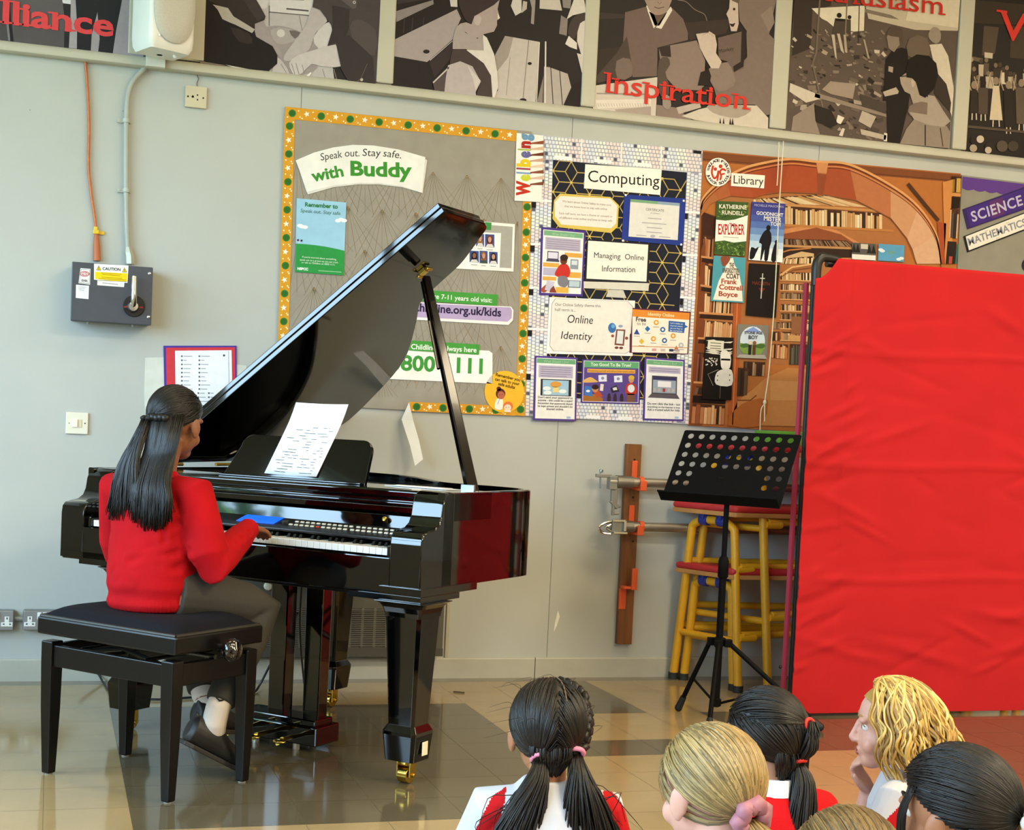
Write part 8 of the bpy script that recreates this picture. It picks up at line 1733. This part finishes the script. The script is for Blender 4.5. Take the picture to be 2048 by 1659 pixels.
def nape(b, HM, mats, n, rnd, L_=0.06):
    for i in range(n):
        b.use(mats[i % len(mats)]); d = Vd(rnd.uniform(-0.55, 0.55), -0.75, rnd.uniform(-0.75, -0.35)); p = skull(HM, d, 1.08); R3 = HM.to_3x3()
        taper(b, [p, p+R3 @ Vector((0, -0.004, -L_*0.5)), p+R3 @ Vector((-d.x*0.03, 0.012, -L_*rnd.uniform(0.5, 1.1)))], 0.0022, 0.0022, 0.0014)
def hair_a(T, HM, P, zs, s):
    rnd = random.Random(41); b = MB(); b.use(HAIR_DARK[1]); hair_cap(b, HM, 1.07, -0.12)
    R3 = HM.to_3x3(); tl, tr_ = Vd(-0.28, -0.72, -0.80), Vd(0.74, -0.56, -0.72)
    cut = lambda d: d.x < 0.12
    pulled(b, HM, tl, 900, rnd, HAIR_DARK, 1.10, 0.0019, cut, -0.1); pulled(b, HM, tr_, 900, rnd, HAIR_DARK, 1.10, 0.0019, lambda d: d.x >= 0.10, -0.1)
    nape(b, HM, HAIR_DARK, 160, rnd, 0.05)
    # braid lumps along the right side
    pts = [slerp(Vd(0.35, 0.55, 0.75), Vd(0.92, 0.1, 0.35), t/5) for t in range(6)]+[slerp(Vd(0.92, 0.1, 0.35), tr_, t/6) for t in range(1, 7)]
    for k, d in enumerate(pts):
        nx = pts[min(k+1, len(pts)-1)]; c = skull(HM, d, 1.15); t = (skull(HM, nx, 1.15)-c)
        t = t.normalized() if t.length > 1e-5 else Vector((0, 0, -1)); sd = t.orthogonal().normalized()
        for sg in (-1, 1): b.use(HAIR_DARK[(k+(sg > 0)) % 3]); b.tube([c-t*0.012+sd*sg*0.010, c+sd*sg*0.006, c+t*0.014-sd*sg*0.006], [0.006, 0.010, 0.005], 8)
    a, c = skull(HM, tl, 1.16), skull(HM, tr_, 1.14)
    D = lambda x, y, z: R3 @ Vector((x, y, z))*1.0
    back = R3 @ Vector((0, -1, 0)); rt = R3 @ Vector((1, 0, 0)); Z = Vector((0, 0, 1))
    tail(b, a, [(0, 0, 0), tuple(back*0.030-Z*0.035-rt*0.006), tuple(back*0.046-Z*0.10-rt*0.030), tuple(back*0.045-Z*0.19-rt*0.055), tuple(back*0.04-Z*0.27-rt*0.06)], 420, rnd, HAIR_DARK, 0, [(0.008, 0.008), (0.020, 0.016), (0.042, 0.022), (0.062, 0.024), (0.060, 0.02)], 0.0018, 0.004, 0.05)
    tail(b, c, [(0, 0, 0), tuple(back*0.030-Z*0.035+rt*0.006), tuple(back*0.046-Z*0.10+rt*0.022), tuple(back*0.045-Z*0.19+rt*0.045), tuple(back*0.04-Z*0.27+rt*0.05)], 420, rnd, HAIR_DARK, 0, [(0.008, 0.008), (0.020, 0.016), (0.044, 0.022), (0.066, 0.024), (0.066, 0.02)], 0.0018, 0.004, 0.05)
    for i in range(16):                              # stray curls
        st, sg = (a, -1) if i % 2 else (c, 1); b.use(HAIR_DARK[i % 3]); q = st+back*0.03; w = rnd.uniform(0.05, 0.13)
        taper(b, [q-Z*rnd.uniform(0.03, 0.10), q+rt*sg*w*0.5-Z*rnd.uniform(0.05, 0.10), q+rt*sg*w+back*0.02-Z*rnd.uniform(0.06, 0.16), q+rt*sg*w*rnd.uniform(0.7, 1.5)-Z*rnd.uniform(0.12, 0.2)], 0.001, 0.0011, 0.0005, 4)
    for i in range(26):                              # flyaways round the head
        d = rdir(rnd); p = skull(HM, d, 1.08); o = (p-HM.translation).normalized(); b.use(HAIR_DARK[i % 3])
        taper(b, [p, p+o*0.018+rt*rnd.uniform(-0.02, 0.02), p+o*0.03+rt*rnd.uniform(-0.05, 0.02)-Z*0.02], 0.0006, 0.0005, 0.0002, 3)
    b.build('hair', None, T, world=True, smooth=True, angle=180)
    m = MB(); m.tube([skull(HM, slerp(Vd(0.02, 0.45, 0.9), Vd(0.30, -0.85, 0.15), t/8), 1.118) for t in range(7)], 0.0013, 6); m.build('parting', mat('#6d5138', 0.6, var=0.05), T, world=True, smooth=True)
    scrunch(PINK, a+back*0.004, back-Z, 0.0155, 0.0052, 'hair_tie', T); scrunch(PINK, c+back*0.006, back-Z, 0.0165, 0.0052, 'hair_tie', T)
kid('child with dark side braids and two ponytails in pink ties, red and white shirt', 1096, 1462, 2.95, 2, SKIN_TAN, WHITE_SHIRT, hair_a, roll=0, pitch=-2, s=1.0,
    stripe=[[(1012, 1572), (984, 1592), (935, 1690), (985, 1700), (1000, 1640), (1010, 1600)], [(1205, 1566), (1232, 1590), (1300, 1700), (1252, 1700), (1222, 1640), (1208, 1600)]])

def hair_b(T, HM, P, zs, s):
    rnd = random.Random(42); b = MB(); b.use(HAIR_SAND[1]); hair_cap(b, HM, 1.07, -0.06)
    R3 = HM.to_3x3(); td = Vd(0.02, -0.80, -0.66)
    pulled(b, HM, td, 1700, rnd, HAIR_SAND, 1.10, 0.0017, None, -0.06)
    a = skull(HM, td, 1.20); back = R3 @ Vector((0, -1, 0)); Z = Vector((0, 0, 1))
    tail(b, a, [(0, 0, 0), tuple(back*0.04-Z*0.03), tuple(back*0.055-Z*0.11), tuple(back*0.05-Z*0.2)], 300, rnd, HAIR_SAND, 0, [(0.012, 0.012), (0.022, 0.02), (0.028, 0.022), (0.014, 0.012)], 0.0018, 0.002, 0.03)
    for i in range(20):
        d = Vd(rnd.uniform(-0.9, -0.5), rnd.uniform(0.3, 0.7), rnd.uniform(0.2, 0.5)); p = skull(HM, d, 1.08); b.use(HAIR_SAND[i % 4]); taper(b, [p, p-Z*0.03+R3 @ Vector((-0.006, 0.006, 0)), p-Z*0.07+R3 @ Vector((-0.004, -0.01, 0))], 0.0007, 0.0006, 0.0002, 3)
    b.build('hair', None, T, world=True, smooth=True, angle=180)
    scrunch(mat('#a9707c', 0.6, var=0.15, scale=60), a+back*0.008, back-Z*0.3, 0.026, 0.014, 'scrunchie', T, 0.16)
kid('child with smooth sandy blonde hair in a mauve scrunchie, nearest the middle', 1420, 1578, 2.40, 33, SKIN_PALE, WHITE_SHIRT, hair_b, head_yaw=0, pitch=-6, brow='#8a6a40', body_yaw=22)

def hair_c(T, HM, P, zs, s):
    rnd = random.Random(43); b = MB(); b.use(HAIR_DARK[1]); hair_cap(b, HM, 1.08, -0.12)
    R3 = HM.to_3x3(); t1, t2 = Vd(0.36, -0.88, 0.16), Vd(0.22, -0.78, -0.74); back = R3 @ Vector((0, -1, 0)); rt = R3 @ Vector((1, 0, 0)); Z = Vector((0, 0, 1))
    pulled(b, HM, t1, 620, rnd, HAIR_DARK, 1.11, 0.0019, lambda d: d.z > 0.2); pulled(b, HM, t2, 900, rnd, HAIR_DARK, 1.11, 0.0019, lambda d: d.z < 0.45, -0.12)
    a, c = skull(HM, t1, 1.20), skull(HM, t2, 1.20)
    nape(b, HM, HAIR_DARK, 160, rnd, 0.055)
    for i in range(180): b.use(HAIR_DARK[i % 3]); o = R3 @ Vector((rnd.uniform(-1, 1), rnd.uniform(-1, 1), rnd.uniform(-1, 1)))*0.008; taper(b, [a+o, a*0.55+c*0.45+back*0.012+o*2, c+o*0.8], 0.0018, 0.002, 0.0016)
    tail(b, c, [(0, 0, 0), tuple(back*0.02-Z*0.04), tuple(back*0.03-Z*0.11-rt*0.012), tuple(back*0.03-Z*0.19-rt*0.02), tuple(back*0.02-Z*0.24-rt*0.025)], 420, rnd, HAIR_DARK, 0, [(0.010, 0.010), (0.024, 0.02), (0.034, 0.024), (0.030, 0.02), (0.012, 0.01)], 0.0019, 0.002, 0.03)
    for i in range(26): b.use(HAIR_DARK[i % 3]); p = skull(HM, Vd(rnd.uniform(0.5, 0.9), rnd.uniform(-0.5, -0.1), rnd.uniform(-0.4, 0.1)), 1.1); taper(b, [p, p-Z*0.06+rt*0.012, p-Z*rnd.uniform(0.1, 0.15)+rt*rnd.uniform(-0.005, 0.012)], 0.0011, 0.001, 0.0004, 4)
    b.build('hair', None, T, world=True, smooth=True, angle=180)
    scrunch(REDTIE, a, back+Z*0.3, 0.012, 0.0045, 'hair_tie', T); scrunch(REDTIE, c+back*0.004, back*0.5-Z, 0.014, 0.0048, 'hair_tie', T)
kid('child in red jumper with dark hair tied by two red bands', 1528, 1476, 3.05, 33, SKIN_TAN, RED_WOOL, hair_c, pitch=-4, sleeve='long', trim_collar=True, s=0.98, body_yaw=25)

def hair_d(T, HM, P, zs, s):
    rnd = random.Random(44); b = MB(); b.use(HAIR_GOLD[1]); hair_cap(b, HM, 1.035, 0.06)
    R3 = HM.to_3x3(); Z = Vector((0, 0, 1)); back = R3 @ Vector((0, -1, 0)); rt = R3 @ Vector((1, 0, 0))
    for i in range(430):
        d = rdir(rnd, 0.05); 
        part = Vd(rnd.uniform(-0.12, 0.12), rnd.uniform(-0.3, 0.55), 0.95)
        d.z = min(d.z, 0.35); d = d.normalized()
        if d.y > 0.50: continue
        b.use(HAIR_GOLD[i % 5]); f = 1.13+rnd.uniform(-0.02, 0.10); ph = math.atan2(d.y, d.x)*5+rnd.uniform(-0.5, 0.5); am = rnd.uniform(0.007, 0.014)
        L_ = rnd.uniform(0.09, 0.19); side = skull(HM, d, f); o = side-HM.translation; o.z = 0; o = o.normalized(); tg = o.cross(Z)
        pts = [skull(HM, slerp(part, d, t), f) for t in (0, 0.3, 0.65, 1)]
        for k in range(1, 7): pts.append(side-Z*(L_*k/6+0.01)+o*(0.012+0.016*k/6)+back*0.045*k/6+tg*am*math.sin(ph+k*1.5)+o*am*0.7*math.cos(ph+k*1.5))
        r = rnd.uniform(0.0014, 0.0042); b.tube(crom(pts, 3), [r*0.7]+[r]*(len(pts)*3-5)+[r*0.6, r*0.25], 5)
    b.build('hair', None, T, world=True, smooth=True, angle=180)
def arm_d(P, HM):
    m = HM @ Vector((0.030, 0.112, -0.082)); wr = HM @ Vector((0.048, 0.060, -0.165)); el = HM @ Vector((0.06, 0.10, -0.36))
    return el, wr, m-wr, HM.to_3x3() @ Vector((0.25, 1, 0.35)), 0.85
kid('child with loose wavy golden hair in profile, fist held to the mouth', 1786, 1452, 3.45, 74, SKIN_PALE, WHITE_SHIRT, hair_d, pitch=-4, s=1.0, iris='#5a6a74', brow='#a8844a', arm=(1, arm_d, 1), body_yaw=62,
    stripe=[[(1842, 1576), (1822, 1626), (1775, 1700), (1728, 1700), (1762, 1648), (1806, 1604)]])

def hair_e(T, HM, P, zs, s):
    rnd = random.Random(45); b = MB(); b.use(HAIR_BLACK[1]); hair_cap(b, HM, 1.08, -0.10)
    R3 = HM.to_3x3(); td = Vd(0.10, -0.95, -0.20); back = R3 @ Vector((0, -1, 0)); Z = Vector((0, 0, 1)); lf = R3 @ Vector((-1, 0, 0))
    pulled(b, HM, td, 1500, rnd, HAIR_BLACK+HAIR_DARK[:1], 1.12, 0.0019, None, -0.10)
    a = skull(HM, td, 1.22)
    tail(b, a, [(0, 0, 0), tuple(back*0.06-Z*0.012), tuple(back*0.11-Z*0.08), tuple(back*0.11-Z*0.18)], 320, rnd, HAIR_BLACK, 0, [(0.012, 0.012), (0.022, 0.02), (0.03, 0.024), (0.012, 0.01)], 0.002, 0.002, 0.03)
    for i in range(30): b.use(HAIR_BLACK[i % 3]); p = skull(HM, Vd(-0.85, rnd.uniform(0.35, 0.6), rnd.uniform(0.15, 0.4)), 1.1); taper(b, [p, p-Z*0.05+R3 @ Vector((-0.006, 0.014, 0)), p-Z*rnd.uniform(0.09, 0.14)+R3 @ Vector((0.0, 0.012, 0))], 0.0013, 0.0012, 0.0005, 4)
    b.build('hair', None, T, world=True, smooth=True, angle=180)
    scrunch(mat('#d8d3c4', 0.7, var=0.2, scale=90), a+back*0.012, back-Z*0.2, 0.020, 0.0075, 'hair_tie', T, 0.1); scrunch(mat('#d8d3c4', 0.7, var=0.2, scale=90), a+back*0.022, back-Z*0.3, 0.018, 0.006, 'hair_tie', T, 0.1)
kid('child with sleek black hair pulled into a cream band, right front corner', 1912, 1628, 2.30, 42, SKIN_TAN, WHITE_SHIRT, hair_e, pitch=-6, body_yaw=25)

def hair_f(T, HM, P, zs, s):
    rnd = random.Random(46); b = MB(); b.use(HAIR_BROWN[2]); hair_cap(b, HM, 1.07, -0.1)
    R3 = HM.to_3x3(); td = Vd(0.0, -0.9, -0.4); pulled(b, HM, td, 1200, rnd, HAIR_BROWN, 1.10, 0.0019, None, -0.1)
    a = skull(HM, td, 1.18); back = R3 @ Vector((0, -1, 0)); Z = Vector((0, 0, 1))
    tail(b, a, [(0, 0, 0), tuple(back*0.04-Z*0.03), tuple(back*0.05-Z*0.12), tuple(back*0.04-Z*0.2)], 200, rnd, HAIR_BROWN, 0, [(0.01, 0.01), (0.02, 0.02), (0.026, 0.02), (0.012, 0.01)], 0.002, 0.002, 0.03)
    b.build('hair', None, T, world=True, smooth=True, angle=180)
kid('child of whom only the crown of light brown hair shows at the bottom edge', 1692, 1770, 2.02, 10, SKIN_PALE, WHITE_SHIRT, hair_f, brow='#6a5030')
